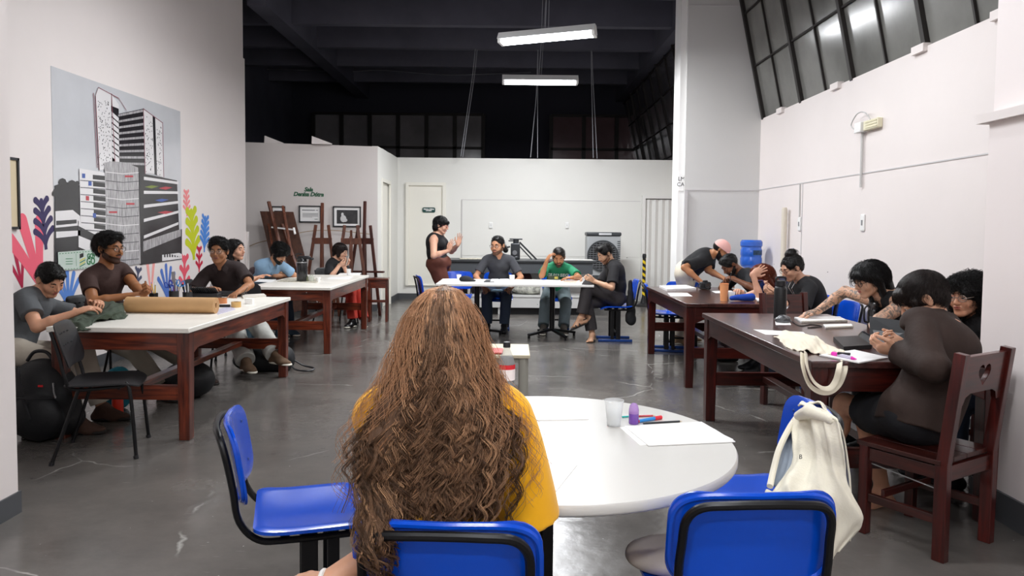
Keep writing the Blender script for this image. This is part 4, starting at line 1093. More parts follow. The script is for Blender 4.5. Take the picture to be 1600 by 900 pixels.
# ---- long bench with press at the back
BEN = mat('bench_grey', '#54585c', rough=.5); BENW = mat('bench_white', '#dcdcda', rough=.45, var=.03, vscale=3)
bx0, bx1, by0, by1 = -1.10, 1.36, 12.35, 13.15
t = thing('work_bench', 'long grey and white bench along the back under the whiteboard', 'bench', ((bx0 + bx1) / 2, (by0 + by1) / 2, 0))
o = t.location
def rel(lo, hi): return (lo[0] - o.x, lo[1] - o.y, lo[2]), (hi[0] - o.x, hi[1] - o.y, hi[2])
MB().box(*rel((bx0 - .03, by0 - .04, .885), (bx1 + .06, by1, .92))).build('worktop', mat('bench_top', '#3c3e40', rough=.4), t, bevel=.004)
MB().box(*rel((bx0, by0, .70), (bx1, by0 + .03, .885))).build('apron', BEN, t, bevel=.003)
MB().box(*rel((bx0, by0 - .02, .30), (bx1, by1, .33))).box(*rel((bx0, by0 - .0, .12), (bx1, by0 + .03, .30))).build('shelf', BENW, t, bevel=.003)
MB().box(*rel((bx0, by1 - .03, .33), (bx1, by1, .88))).build('back_panel', BENW, t)
for x in (bx0 + .03, bx0 + .9, bx1 - .85, bx1 - .03): MB().box(*rel((x - .03, by0 + .032, 0), (x + .03, by0 + .09, .884))).build('leg', BENW, t, bevel=.003)
MB().box(*rel((bx0, by0 + .10, 0), (bx1, by0 + .13, .119))).build('plinth', BKP, t)
IR = mat('press_iron', '#3a3c3f', rough=.4, metal=.5)
t = thing('etching_press', 'dark iron etching press on the back bench, behind the ponytailed man', 'press', (W(806, 400, 12.7).x, 12.7, .92))
MB().box((-.09, -.08, 0), (.07, .08, .28)).box((-.06, -.1, .0), (.04, .1, .06)).build('body', IR, t, bevel=.02)
MB().cyl((0, 0, .28), (0, 0, .34), .05).bx((0, 0, .35), (.22, .10, .022)).bx((-.06, 0, .32), (.14, .06, .02)).build('top_plate', IR, t, bevel=.004)
MB().bar((.06, 0, .30), (.36, 0, .0), .03, .03).bar((.05, .06, .24), (.28, .06, .0), .022, .022).build('brace', IR, t, bevel=.004)
MB().tube(smooth_path([(-.10, 0, .22), (-.18, 0, .20), (-.30, 0, .17), (-.42, 0, .08), (-.46, 0, .0)], 6), .014, 8).build('curved_arm', IR, t)
MB().cyl((-.02, -.085, .12), (-.02, -.1, .12), .04).build('dial', mat('press_dial', '#8d8f92', metal=.7, rough=.3), t)
def sheet(c, w, d, rz, name, label, m, th=.004, cat='paper', group=None):
    o = MB().pad(w, d, th, min(w, d) * .02, n=4).build(name, m); o.location = (c[0], c[1], c[2] + th / 2); o.rotation_euler = (0, 0, rz); return tag(o, label, cat, group)
NEWS = mat('printed_paper', '#b9b3a4', rough=.7, var=.5, vscale=30)
sheet((-.62, 12.6, .92), .55, .35, .1, 'print_stack', 'stack of prints on the back bench beside the standing woman', NEWS, .02)
sheet((1.12, 12.62, .92), .52, .4, -.05, 'print_stack', 'large pale sheets at the right end of the back bench', mat('pale_card', '#c9c7c2', rough=.6), .015)
sheet((.60, 12.6, .92), .30, .30, .3, 'cutting_mat', 'dark cutting mat on the back bench behind the green shirt man', BKP, .005, 'cutting mat')
# stored things on the bench shelf
DRK = mat('dark_cloth', '#272226', rough=.85, bump=.3, bscale=30); PKG = mat('spotted_sack', '#c9c8bd', rough=.6, var=.75, vscale=14)
def lump(name, label, cat, c, r, m, seed=0, amp=.01, k=3, h=.012, mats2=None):
    S = Soft(); rg_ = random.Random(seed); c = Vector(c); r = Vector(r)
    S.el(c, r, k=.03)
    for i in range(k):
        v = Vector((rg_.uniform(-.5, .5) * r.x, rg_.uniform(-.5, .5) * r.y, rg_.uniform(-.1, .3) * r.z)); S.el(c + v, r * rg_.uniform(.5, .75), k=.03)
    S.noise(amp, 14 / max(r.x, .05) * .2, seed); S.cut((0, 0, c.z - r.z * .85), (0, 0, -1))
    o = soft(name, S, h, m, origin=(c.x, c.y, c.z - r.z * .85)); o.location = (c.x, c.y, c.z - r.z * .85); return tag(o, label, cat)
lump('sack', 'black and white spotted sack on the bench shelf between the two seated men', 'sack', (.28, 12.65, .42), (.30, .2, .10), PKG, 3)
lump('cloth_bundle', 'dark red cloth bundle under the bench behind the back table', 'cloth bundle', (.12, 12.8, .55), (.24, .15, .22), mat('maroon_cloth', '#46282a', rough=.8), 4)
lump('cloth_bundle', 'black cloth bundle stored under the bench at the left', 'cloth bundle', (-.72, 12.7, .47), (.22, .2, .17), DRK, 5)
for k in range(4):
    x = -.86 + k * .14; tag(MB().lathe([(0, 0), (.035, 0), (.035, .17), (.014, .21), (.014, .25), (0, .25)], (x, 12.48, .33), 14).build('ink_bottle', mat('ink_' + str(k), ('#5a2430', '#d9d6d2', '#6b3128', '#e3e0dc')[k], rough=.3)), ('maroon bottle first from left on the bench shelf', 'white bottle second from left on the bench shelf', 'rust brown bottle third from left on the bench shelf', 'white bottle rightmost of four on the bench shelf')[k], 'bottle')

# ---- air cooler, queue post
GRY = mat('cooler_grey', '#a3a6a8', rough=.4); GRD = mat('cooler_dark', '#3b3e41', rough=.4)
c = W(941, 420, 14.2)
t = thing('air_cooler', 'grey wheeled air cooler with round front grille by the back wall', 'air cooler', (c.x, 14.2, 0))
w2 = .32
MB().box((-w2, -.2, .08), (w2, .2, 1.33)).build('body', GRY, t, bevel=.02)
MB().box((-w2 - .01, -.22, 1.33), (w2 + .01, .21, 1.40)).build('lid', GRD, t, bevel=.02)
MB().box((-.10, -.225, 1.345), (.14, -.215, 1.385)).build('control_panel', mat('cooler_panel', '#c8cacc', rough=.3), t, bevel=.004)
mb = MB().lathe([(.27, 0), (.30, 0), (.30, .03), (.27, .03), (.27, 0)], n=40, caps=False)
R = Matrix.Translation((-.02, -.2, .95)) @ Matrix.Rotation(PI / 2, 4, 'X')
mb.v = [R @ v for v in mb.v]; mb.build('grille_ring', GRD, t)
mb = MB()
for i in range(13):
    z = -.25 + i * .042; hw = math.sqrt(max(0, .27 ** 2 - z * z)); mb.box((-.02 - hw, -.225, .95 + z - .006), (-.02 + hw, -.215, .95 + z + .006))
for i in range(9):
    x = -.24 + i * .06; hw = math.sqrt(max(0, .27 ** 2 - x * x)); mb.box((-.02 + x - .003, -.228, .95 - hw), (-.02 + x + .003, -.222, .95 + hw))
mb.build('grille', mat('grille_steel', '#6c6e71', rough=.4), t)
mb2 = MB().lathe([(0, 0), (.27, 0), (.27, .004), (0, .004)], n=40, caps=False); mb2.v = [Matrix.Translation((-.02, -.202, .95)) @ Matrix.Rotation(PI / 2, 4, 'X') @ v for v in mb2.v]; mb2.build('fan_cavity', mat('fan_dark', '#1a1b1d', rough=.6), t)
mb = MB()
for i in range(14): mb.box((.255, -.206, .70 + i * .04), (.31, -.201, .715 + i * .04))
mb.build('side_louvres', GRD, t)
MB().box((-.28, -.205, .15), (.28, -.2, .58)).build('tank_panel', GRD, t)
for sx in (-1, 1):
    MB().cyl((sx * .27, -.14, .04), (sx * .30, -.14, .04), .04).build('caster', BKP, t); MB().cyl((sx * .27, .14, .04), (sx * .30, .14, .04), .04).build('caster', BKP, t)
c = W(1006, 440, 14.0)
t = thing('barrier_post', 'black post with yellow spiral stripes beside the folding door', 'barrier post', (c.x, 14.0, 0))
MB().lathe([(0, 0), (.15, 0), (.15, .02), (.06, .06), (.035, .17), (.035, .18), (0, .18)], n=24).build('base', BKP, t)
mb = MB(); n_ = 24; segs = 50; vs = []; fs = []
for i in range(segs + 1):
    for k in range(n_):
        a = 2 * PI * k / n_; vs.append((.032 * math.cos(a), .032 * math.sin(a), .17 + i * .0150))
mb.v = [Vector(v) for v in vs]
for i in range(segs):
    for k in range(n_):
        k2 = (k + 1) % n_; mb.f.append([i * n_ + k, i * n_ + k2, (i + 1) * n_ + k2, (i + 1) * n_ + k]); mb.m.append(1 if ((i / 8.0 + k / n_) % 1.0) < .45 else 0)
mb.build('pole', [BKP, mat('post_yellow', '#e2c21c', rough=.4)], t)
MB().lathe([(0, .92), (.036, .92), (.038, .97), (.03, 1.0), (0, 1.0)], n=20, caps=False).build('cap', BKP, t)

# ---- water dispenser and paper rolls by the right wall
c = W(1173, 420, 9.45)
t = thing('water_dispenser', 'white water dispenser holding a blue bottle in the corner', 'water dispenser', (c.x, 9.45, 0))
MB().box((-.16, -.15, 0), (.16, .16, .93)).build('body', PLS, t, bevel=.02)
MB().cyl((-.05, -.15, .70), (-.05, -.2, .70), .015).cyl((.05, -.15, .70), (.05, -.2, .70), .015).build('tap', mat('tap_blue', '#2860b0', rough=.4), t)
J = mat('blue_jug', '#2c62c4', rough=.15, coat=.4, spec=.6)
prof = [(.05, .93), (.06, .95), (.12, 1.0), (.135, 1.03), (.135, 1.10), (.128, 1.115), (.128, 1.13), (.135, 1.145), (.135, 1.21), (.126, 1.225), (.126, 1.245), (.138, 1.26), (.138, 1.31), (.12, 1.335), (0, 1.335)]
jug = tag(MB().lathe([(r, z - .93) for r, z in prof], (0, 0, 0), 40).build('water_jug', J), 'blue water jug upside down on the white dispenser', 'water jug'); jug.location = (c.x, 9.45, .93)
lb = MB(); 
for i in range(8):
    a0 = -PI / 2 + .0 + (i - 1) * .13; a1 = a0 + .13
    lb._add([(.1365 * math.cos(a0), .1365 * math.sin(a0), .215), (.1365 * math.cos(a1), .1365 * math.sin(a1), .215), (.1365 * math.cos(a1), .1365 * math.sin(a1), .275), (.1365 * math.cos(a0), .1365 * math.sin(a0), .275)], [(0, 1, 2, 3)])
lb.build('label', mat('jug_label', '#1c3f5e', rough=.3, var=.7, vscale=25), jug)
c = W(1224, 400, 8.9)
WP = mat('white_monobloc', '#e9e9e7', rough=.35)
t = thing('plastic_chair', 'white plastic armchair against the right wall beside the jug', 'chair', (3.0, 8.95, 0), math.radians(90))
MB().pad(.46, .44, .02, .06, lambda x, y: .43).build('seat', WP, t)
MB().pad(.44, .46, .016, .08, place=lambda x, y, z: (x, -.2 - (y) * .2 - .03 * (1 - (x / .22) ** 2) - z, .68 + y)).build('backrest', WP, t)
for sx in (-1, 1):
    for sy in (-1, 1): MB().bar((sx * .2, sy * .18, .43), (sx * .24, sy * .24, 0), .05, .03).build('leg', WP, t, bevel=.008)
    MB().tube(smooth_path([(sx * .25, .2, .42), (sx * .27, .2, .66), (sx * .27, .12, .70), (sx * .25, -.2, .72)], 5), .02, 10).build('armrest', WP, t)
for k, (px, y0_, y1_, yy, r_, m_) in enumerate(((1226, 326, 384, 8.8, .032, mat('cream_roll', '#ded6c6', rough=.6)), (1237, 329, 384, 8.8, .027, mat('white_roll', '#eeedea', rough=.5)))):
    a = W(px, y0_, yy); b = W(px, y1_, yy); b.z = .44; b.x = a.x
    tag(MB().cyl(b, a, r_, n=20).cyl(a, a + Vector((0, 0, .012)), r_ * .8, n=20).build('paper_tube', m_), ('cream cardboard tube upright on the white plastic chair', 'white paper tube upright beside the cream tube')[k], 'tube')
# ================================================================== people: shared builders
def hvec(deg): a = math.radians(deg); return Vector((math.cos(a), math.sin(a), 0))
def ik(a, b, l1, l2, pole):
    a, b, pole = Vector(a), Vector(b), Vector(pole); d = b - a; L = min(d.length, (l1 + l2) * .995); d.normalize()
    x = (l1 * l1 - l2 * l2 + L * L) / (2 * L); y = math.sqrt(max(0, l1 * l1 - x * x))
    p = pole - d * pole.dot(d); p.normalize()
    return a + d * x + p * y, a + d * L
def Sop_pc(S, c, n, rad): S.ops.append(('pc', _v(c), _v(Vector(n).normalized()), rad)); return S
_f0 = Soft.field
def _field(s, h):
    # 'pc' trims what lies past a plane inside a small ball: run in order by splitting the list
    if not any(o[0] == 'pc' for o in s.ops): return _f0(s, h)
    full = Soft(); full.ops = [o for o in s.ops if o[0] != 'pc']
    return _f0_with_pc(s, h)
def _f0_with_pc(s, h):
    pcs = [(i, o) for i, o in enumerate(s.ops) if o[0] == 'pc']
    # sleeves and trouser legs come first: trimmed alone, then united with the rest
    last = pcs[-1][0]
    A = Soft(); A.ops = [o for o in s.ops[:last] if o[0] != 'pc']; B = Soft(); B.ops = s.ops[last + 1:]
    allp = Soft(); allp.ops = A.ops + [o for o in B.ops if o[0] in ('rc', 'el')]
    lo = np.full(3, 1e9); hi = -lo
    for o in allp.ops:
        if o[0] == 'rc' and not o[6]: m = max(o[3], o[4]); lo = np.minimum(lo, np.minimum(o[1], o[2]) - m); hi = np.maximum(hi, np.maximum(o[1], o[2]) + m)
        if o[0] == 'el' and not o[5]: m = float(max(o[2])); lo = np.minimum(lo, o[1] - m); hi = np.maximum(hi, o[1] + m)
    dummy = [('el', (lo + hi) / 2, np.full(3, 1e-4, dtype=np.float32), np.eye(3, dtype=np.float32), 0, False)]
    # two tiny markers far outside keep both grids the same
    mk = [('rc', lo.astype(np.float32), lo.astype(np.float32), 1e-6, 1e-6, 0, False, None), ('rc', hi.astype(np.float32), hi.astype(np.float32), 1e-6, 1e-6, 0, False, None)]
    A2 = Soft(); A2.ops = mk + A.ops; D, l0, hh = _f0(A2, h)
    n = D.shape; ax = [(l0[i] + h * np.arange(n[i])).astype(np.float32) for i in range(3)]
    for _, o in pcs:
        c, nn, rad = o[1], o[2], o[3]
        i0 = np.maximum(0, np.floor((c - rad - l0) / h).astype(int)); i1 = np.minimum(n, np.ceil((c + rad - l0) / h).astype(int) + 1)
        S = tuple(slice(int(i0[i]), int(i1[i])) for i in range(3))
        x, y, z = ax[0][S[0]][:, None, None] - c[0], ax[1][S[1]][None, :, None] - c[1], ax[2][S[2]][None, None, :] - c[2]
        q = x * nn[0] + y * nn[1] + z * nn[2]; r = np.sqrt(x * x + y * y + z * z) - rad
        D[S] = np.maximum(D[S], -np.maximum(-q, r))
    cont = Soft(); cont.ops = B.ops; cont._D = (D, l0)
    return _eval_on(B.ops, D, l0, h)
def _eval_on(ops, D, l0, h):
    """applies the remaining operations on an existing grid"""
    T = Soft(); n = D.shape
    hi = l0 + h * (np.array(n) - 1); p = 0.03 + 2 * h
    mk = [('rc', (l0 + p).astype(np.float32), (l0 + p).astype(np.float32), 1e-6, 1e-6, 0, False, None), ('rc', (hi - p).astype(np.float32), (hi - p).astype(np.float32), 1e-6, 1e-6, 0, False, None)]
    T.ops = mk + [o for o in ops if o[0] in ('rc', 'el') and not (o[6] if o[0] == 'rc' else o[5])]
    D2, l2, _ = _f0(T, h)
    m = [min(a, b) for a, b in zip(D.shape, D2.shape)]
    D = D[:m[0], :m[1], :m[2]]; D2 = D2[:m[0], :m[1], :m[2]]
    k = 0.02; hh = np.clip(0.5 + 0.5 * (D - D2) / k, 0, 1); D = D + (D2 - D) * hh - k * hh * (1 - hh)
    R = Soft(); R.ops = [o for o in ops if not (o[0] in ('rc', 'el') and not (o[6] if o[0] == 'rc' else o[5]))]
    return _post(R.ops, D, l0, h)
def _post(ops, D, lo, h):
    n = np.array(D.shape); ax = [(lo[i] + h * np.arange(n[i])).astype(np.float32) for i in range(3)]
    x, y, z = ax[0][:, None, None], ax[1][None, :, None], ax[2][None, None, :]
    for o in ops:
        if o[0] == 'cut':
            p, nn = o[1], o[2]; D = np.maximum(D, (x - p[0]) * nn[0] + (y - p[1]) * nn[1] + (z - p[2]) * nn[2])
        elif o[0] == 'el':
            _, c, r, R, k, sub = o; k0 = 0; k1 = 0
            for i in range(3):
                q = ((x - c[0]) * R[0, i] + (y - c[1]) * R[1, i] + (z - c[2]) * R[2, i]) / r[i]; k0 = k0 + q * q; k1 = k1 + (q / r[i]) ** 2
            k0 = np.sqrt(k0); k1 = np.sqrt(k1) + 1e-9; D = np.maximum(D, -(k0 * (k0 - 1) / k1))
        elif o[0] == 'rc':
            _, a, b, r1, r2, k, sub, fl = o; ba = b - a; L = float(ba @ ba) + 1e-12
            t = np.clip(((x - a[0]) * ba[0] + (y - a[1]) * ba[1] + (z - a[2]) * ba[2]) / L, 0, 1)
            d = np.sqrt((x - a[0] - t * ba[0]) ** 2 + (y - a[1] - t * ba[1]) ** 2 + (z - a[2] - t * ba[2]) ** 2) - (r1 + t * (r2 - r1)); D = np.maximum(D, -d)
        elif o[0] == 'noise':
            _, amp, fr, seed, st = o; rg = np.random.RandomState(seed + 11); I = np.where(np.abs(D) < amp * 3 + 2 * h)
            X_, Y_, Z_ = ax[0][I[0]] * st[0], ax[1][I[1]] * st[1], ax[2][I[2]] * st[2]; t = 0
            for j in range(5):
                w = rg.randn(3); w /= np.linalg.norm(w); f = fr * (0.6 + 0.35 * j); w2 = rg.randn(3); w2 /= np.linalg.norm(w2)
                t = t + np.sin(f * (w[0] * X_ + w[1] * Y_ + w[2] * Z_) + rg.rand() * 6 + 1.3 * np.sin(0.7 * f * (w2[0] * X_ + w2[1] * Y_ + w2[2] * Z_))) / (1 + 0.4 * j)
            D[I] += (amp * t / 2.0).astype(np.float32)
    return D, lo, h
Soft.field = _field

def hand_ops(S, w, d, n, right, curl=.35, sc=1.0, spread=.10, thumb=.5, curls=None, point=None):
    """palm, four fingers and a thumb; w wrist, d towards the fingers, n the way the palm faces"""
    d = Vector(d).normalized(); n = Vector(n); n = (n - d * n.dot(d)).normalized()
    th = d.cross(n) if right else n.cross(d)
    R = Matrix((th, d, n)).transposed()
    pc = w + d * .048 * sc
    S.el(pc, (.041 * sc, .052 * sc, .015 * sc), R, k=.012)
    S.rc(w - d * .01, w + d * .03 * sc, .024 * sc, .026 * sc, k=.015, flat=(n, .68))
    S.el(w + d * .035 * sc + th * .024 * sc + n * .006, (.018 * sc, .03 * sc, .014 * sc), R, k=.01)
    L = [(.028, .082, .042, .026, .020), (.0095, .088, .046, .029, .021), (-.009, .085, .043, .027, .020), (-.027, .076, .034, .021, .018)]
    for i, (o, b, l1, l2, l3) in enumerate(L):
        c = curl if curls is None else curls[i]
        base = w + (d * b + th * o) * sc
        f = (d + th * (spread * (1.5 - i) * .6)).normalized(); nn = (n - f * n.dot(f)).normalized()
        p = base - f * .012 * sc; r = (.0088 if i < 3 else .0078) * sc; a = 0
        pts = [p]
        for l, ca in ((l1 + .012, .75), (l2, 1.15), (l3, .8)):
            a += c * ca; p = p + (f * math.cos(a) + nn * math.sin(a)) * l * sc; pts.append(p)
        for j in range(3): S.rc(pts[j], pts[j + 1], r * (1 - .09 * j), r * (1 - .09 * (j + 1)), k=.003 if j else .006)
    a0 = w + d * .022 * sc + th * .026 * sc; t1 = (d * .75 + th * .75 + n * .25 * thumb).normalized()
    a1 = a0 + t1 * .042 * sc; t2 = (d * 1.0 + th * (.35 - .3 * thumb) + n * .55 * thumb).normalized(); a2 = a1 + t2 * .032 * sc
    a3 = a2 + (t2 + n * .35 * thumb - th * .25 * thumb).normalized() * .024 * sc
    S.rc(a0, a1, .014 * sc, .0108 * sc, k=.010); S.rc(a1, a2, .0105 * sc, .0098 * sc, k=.004); S.rc(a2, a3, .0098 * sc, .008 * sc, k=.004)
    return pc + n * .02

def head_ops(S, hp, Rm, s, jaw=1.0, full=1.0):
    E = lambda c, r, **k: S.el(hp(*c), [q_ * s for q_ in r], Rm, **k)
    C = lambda a, b, r1, r2=None, **k: S.rc(hp(*a), hp(*b), r1 * s, (r1 if r2 is None else r2) * s, **k)
    E((0, -.012, .032), (.073, .092, .084), k=.02)
    E((0, .030, -.022), (.058 * full, .060, .082), k=.025)
    for x in (-1, 1):
        C((x * .056 * full, -.002, -.048), (x * .018, .062, -.088), .016, .016, k=.02)
        E((x * .038 * full, .058, -.026), (.024, .024, .026), k=.018)
    E((0, .068, -.090 * jaw), (.026, .021, .018), k=.014)
    E((0, .072, -.056), (.027, .020, .020), k=.012)
    C((-.032, .076, .030), (.032, .076, .030), .0105, k=.012)
    for x in (-1, 1):
        E((x * .031, .097, .010), (.017, .014, .013), k=.010, sub=True)
        E((x * .031, .0735, .009), (.0150, .0140, .0125), k=.003)
    C((0, .086, .016), (0, .106, -.020), .0075, .0105, k=.008)
    E((0, .104, -.024), (.0105, .0105, .008), k=.005)
    for x in (-1, 1): E((x * .0115, .096, -.027), (.007, .009, .006), k=.004)
    E((0, .0895, -.047), (.0235, .0085, .0050), k=.003)
    E((0, .0875, -.0565), (.0195, .0090, .0060), k=.003)
    E((0, .0975, -.0515), (.022, .006, .0012), k=.002, sub=True)
    for x in (-1, 1):
        R2 = Rm @ Matrix.Rotation(x * .35, 3, 'Z')
        S.el(hp(x * .077, -.012, .0), (.0075 * s, .018 * s, .031 * s), R2, k=.004)
        S.el(hp(x * .085, -.008, .004), (.006 * s, .010 * s, .018 * s), R2, k=.003, sub=True)
        S.el(hp(x * .073, -.008, -.024), (.006 * s, .008 * s, .009 * s), R2, k=.004)

def foot_ops(S, a, t, up, bare=False, off=0.0, sc=1.0):
    """a: ankle; t toe direction; up: away from the sole"""
    t = Vector(t).normalized(); up = Vector(up); up = (up - t * up.dot(t)).normalized(); sd = t.cross(up)
    b = a - up * .058 * sc
    S.rc(a, b - t * .035 * sc, .036 + off, .032 + off, k=.02)
    S.rc(b - t * .035 * sc, b + t * .09 * sc, .030 + off, .036 + off, k=.02, flat=(up, .8))
    S.rc(a + t * .02, b + t * .10 * sc, .034 + off, .026 + off, k=.03)
    if bare:
        S.el(b + t * .10 * sc - up * .004, (.045, .05, .017), Matrix((sd, t, up)).transposed(), k=.015)
        for i in range(5):
            o = (-.036, -.018, -.002, .013, .028)[i] ; L = (.052, .050, .045, .038, .030)[i]; r = (.0125, .009, .0085, .008, .0075)[i]
            q_ = b + t * (.125 - .006 * i) * sc + sd * -o - up * .012
            S.rc(q_ - t * .02, q_ + t * (L - .02) , r, r * .9, k=.004)
    else:
        S.rc(b + t * .09 * sc, b + t * .155 * sc, .040 + off, .030 + off, k=.025, flat=(up, .62))

def skin(tone): return mat('skin_' + tone.strip('#'), tone, rough=.48, sss=.12, var=.07, vscale=22, spec=.4)
def cloth(col, rough=.85, bump=.25, bscale=35, var=.08, name=None, sheen=0.0): return mat(name or 'fabric_' + col.strip('#'), col, rough=rough, bump=bump, bscale=bscale, var=var, vscale=6, sheen=sheen)
def hairm(col): 
    k = 'hair_' + col.strip('#')
    if k in MATS: return MATS[k]
    m = mat(k, col, rough=.38, spec=.35, bump=.5, bscale=90, bstretch=(1.4, 1.4, .35))
    nt = m.node_tree; b = nt.nodes['Principled BSDF']; a = nt.nodes.new('ShaderNodeAttribute'); a.attribute_name = 'tint'
    mx = nt.nodes.new('ShaderNodeMix'); mx.data_type = 'RGBA'; mx.blend_type = 'MULTIPLY'; mx.inputs[0].default_value = 1; mx.inputs[6].default_value = lin(col)
    nt.links.new(a.outputs['Color'], mx.inputs[7]); nt.links.new(mx.outputs[2], b.inputs['Base Color'])
    return m

def tubes(P, rad, sides=3):
    """P (n, m, 3) strand paths; rad (n, m) radii -> vertices, quads"""
    P = np.asarray(P, np.float64); n, m, _ = P.shape
    T = np.gradient(P, axis=1); T /= np.linalg.norm(T, axis=2, keepdims=True) + 1e-12
    u = np.cross(T, np.array([.31, .52, .79])); u /= np.linalg.norm(u, axis=2, keepdims=True) + 1e-12
    w = np.cross(T, u)
    V = np.stack([P + (u * math.cos(2 * PI * k / sides) + w * math.sin(2 * PI * k / sides)) * rad[:, :, None] for k in range(sides)], 2)
    base = (np.arange(n)[:, None, None] * m + np.arange(m - 1)[None, :, None]) * sides; k = np.arange(sides)[None, None, :]; k2 = (k + 1) % sides
    F = np.stack([base + k, base + k2, base + sides + k2, base + sides + k], 3).reshape(-1, 4)
    return V.reshape(-1, 3), F
def hair_mesh(name, parts, m, parent, origin):
    """parts: list of (V, F, tint per vertex (n,3))"""
    Vs, Fs, Ts, o = [], [], [], 0
    for V, F, T in parts: Vs.append(V); Fs.append(F + o); Ts.append(T); o += len(V)
    ob = mesh_np(name, np.concatenate(Vs), np.concatenate(Fs), m, parent, origin, relax=0)
    at = ob.data.color_attributes.new('tint', 'FLOAT_COLOR', 'POINT'); T = np.concatenate(Ts); A = np.ones((len(T), 4), np.float32); A[:, :3] = T
    at.data.foreach_set('color', A.ravel()); return ob

def person(label, at, pel, head, face, headyaw=None, pitch=10, roll=0, h=.006, tone='#c48d6c', gw=1.0, gg=1.0, hs=1.0, twist=0, bend=.03, hands=None, feet=None, top=None, bottom=None,
           shoes=None, hair=None, brow='#1b1412', beard=None, glasses=None, lips='#9c5548', bust=0.0, poles={}, kpoles={}, arms_len=(.285, .25), leg_len=(.43, .42), jaw=1.0, full=1.0, eyes=True, extra=None, tattoo=False, fing=None, seed=0):
    R0 = thing('person', label, 'person', (at[0], at[1], 0)); O = (at[0], at[1], 0)
    F = hvec(face); S0 = Vector((F.y, -F.x, 0)); P = Vector(pel); HC = Vector(head)
    hy = face if headyaw is None else headyaw
    Rh = (Matrix.Rotation(math.radians(hy - 90), 3, 'Z') @ Matrix.Rotation(math.radians(-pitch), 3, 'X') @ Matrix.Rotation(math.radians(roll), 3, 'Y'))
    hp = lambda x, y, z: HC + Rh @ Vector((x, y, z)) * hs
    U = (HC - P).normalized()
    N = HC + Rh @ Vector((0, -.035, -.078)) * hs - U * .055
    U = (N - P).normalized()
    sl = (N - P).length
    if not .38 < sl < .60: print('SPINE', label, round(sl, 3))
    S1 = (S0 - U * S0.dot(U)).normalized(); S1 = Matrix.Rotation(math.radians(twist), 3, U) @ S1
    F1 = U.cross(S1); RT = Matrix((S1, F1, U)).transposed()
    Sp = (S0 - U * S0.dot(U)).normalized(); Fp = U.cross(Sp); RP = Matrix((Sp, Fp, U)).transposed()
    at_ = lambda t: P + (N - P) * t - F1 * bend * math.sin(PI * min(1, max(0, t)))
    sh = {s: N - U * .075 + S1 * s * .168 * gw for s in (-1, 1)}
    hip = {s: P + Sp * s * .088 * gg - U * .01 for s in (-1, 1)}
    def torso(S, off, k=.04, pelvis=True):
        if pelvis:
            S.el(P + U * .03, (.158 * gg + off, .112 * gg + off, .115), RP, k=k)
        S.el(at_(.36), (.136 * gg + off, .100 * gg + off, .16), RP, k=k)
        S.el(at_(.72), (.150 * gw * (1 + (gg - 1) * .5) + off, .104 * gg + off, .155), RT, k=k)
        S.rc(N - U * .06 - S1 * .13 * gw, N - U * .06 + S1 * .13 * gw, .048 + off, k=k)
        for s in (-1, 1): S.rc(N - U * .01 + S1 * s * .03, N - U * .055 + S1 * s * .13 * gw, .036 + off, .040 + off, k=k)
        if bust:
            for s in (-1, 1): S.el(at_(.66) + S1 * s * .07 + F1 * (.085 * gg), ((.058 + off) * bust, (.05 + off) * bust, (.06 + off) * bust), RT, k=.03)
    arms = {}
    for s, key in ((-1, 'L'), (1, 'R')):
        tg = Vector(hands[key][0]) if hands and key in hands else sh[s] - Vector((0, 0, .48)) + F * .1
        opt = hands[key][1] if hands and key in hands and len(hands[key]) > 1 else {}
        pole = poles.get(key, S0 * s * .5 - Vector((0, 0, 1)) - F * .35)
        hd = Vector(opt['d']).normalized() if 'd' in opt else None
        dd = hd if hd is not None else (tg - sh[s]).normalized()
        wr = tg - dd * .055
        el_, wr2 = ik(sh[s], wr, arms_len[0], arms_len[1], pole)
        if (wr2 - wr).length > .03: print('ARM', label[:30], key, round((wr2 - wr).length, 2))
        if hd is None: hd = (wr2 - el_).normalized()
        nrm = Vector(opt.get('n', (0, 0, -1)))
        arms[key] = (sh[s], el_, wr2, hd, nrm, s, opt)
    legs = {}
    for s, key in ((-1, 'L'), (1, 'R')):
        ft = feet[key]; a = Vector(ft[0]); opt = ft[1] if len(ft) > 1 else {}
        kn, a2 = ik(hip[s], a, leg_len[0], leg_len[1], kpoles.get(key, F + Vector((0, 0, .9)) + S0 * s * .15))
        if (a2 - a).length > .04: print('LEG', label[:30], key, round((a2 - a).length, 2))
        legs[key] = (hip[s], kn, a2, Vector(opt.get('t', F + Vector((0, 0, 0)))), Vector(opt.get('up', (0, 0, 1))))
    # body
    B = Soft()
    head_ops(B, hp, Rh, hs, jaw, full)
    nk = hp(0, -.022, -.045)
    B.rc(N - U * .03, nk, .052 * (gg * .5 + .5), .049, k=.025)
    torso(B, 0)
    for key, (a, e, w, d, nn, s, opt) in arms.items():
        g_ = (gg - 1) * .6 + 1
        B.rc(a, e, .049 * g_, .038 * g_, k=.035); B.rc(e, e + (w - e) * .35, .037 * g_, .038 * g_, k=.015); B.rc(e + (w - e) * .35, w, .037 * g_, .0245, k=.015)
        arms[key] = arms[key] + (hand_ops(B, w, d, nn, s > 0, curl=opt.get('curl', .35), sc=opt.get('sc', 1.0), spread=opt.get('spread', .10), thumb=opt.get('thumb', .5), curls=opt.get('curls')),)
    for key, (a, k_, f, t, up) in legs.items():
        B.rc(a, k_, .078 * gg, .054, k=.04); B.rc(k_, k_ + (f - k_) * .35, .052, .055, k=.02); B.rc(k_ + (f - k_) * .35, f, .053, .034, k=.02)
        foot_ops(B, f, t, up, bare=(shoes is None or shoes.get('bare', False)))
    sk = skin(tone)
    if tattoo: sk = tattoo_skin(tone)
    V, Fq = B.arrays(h)
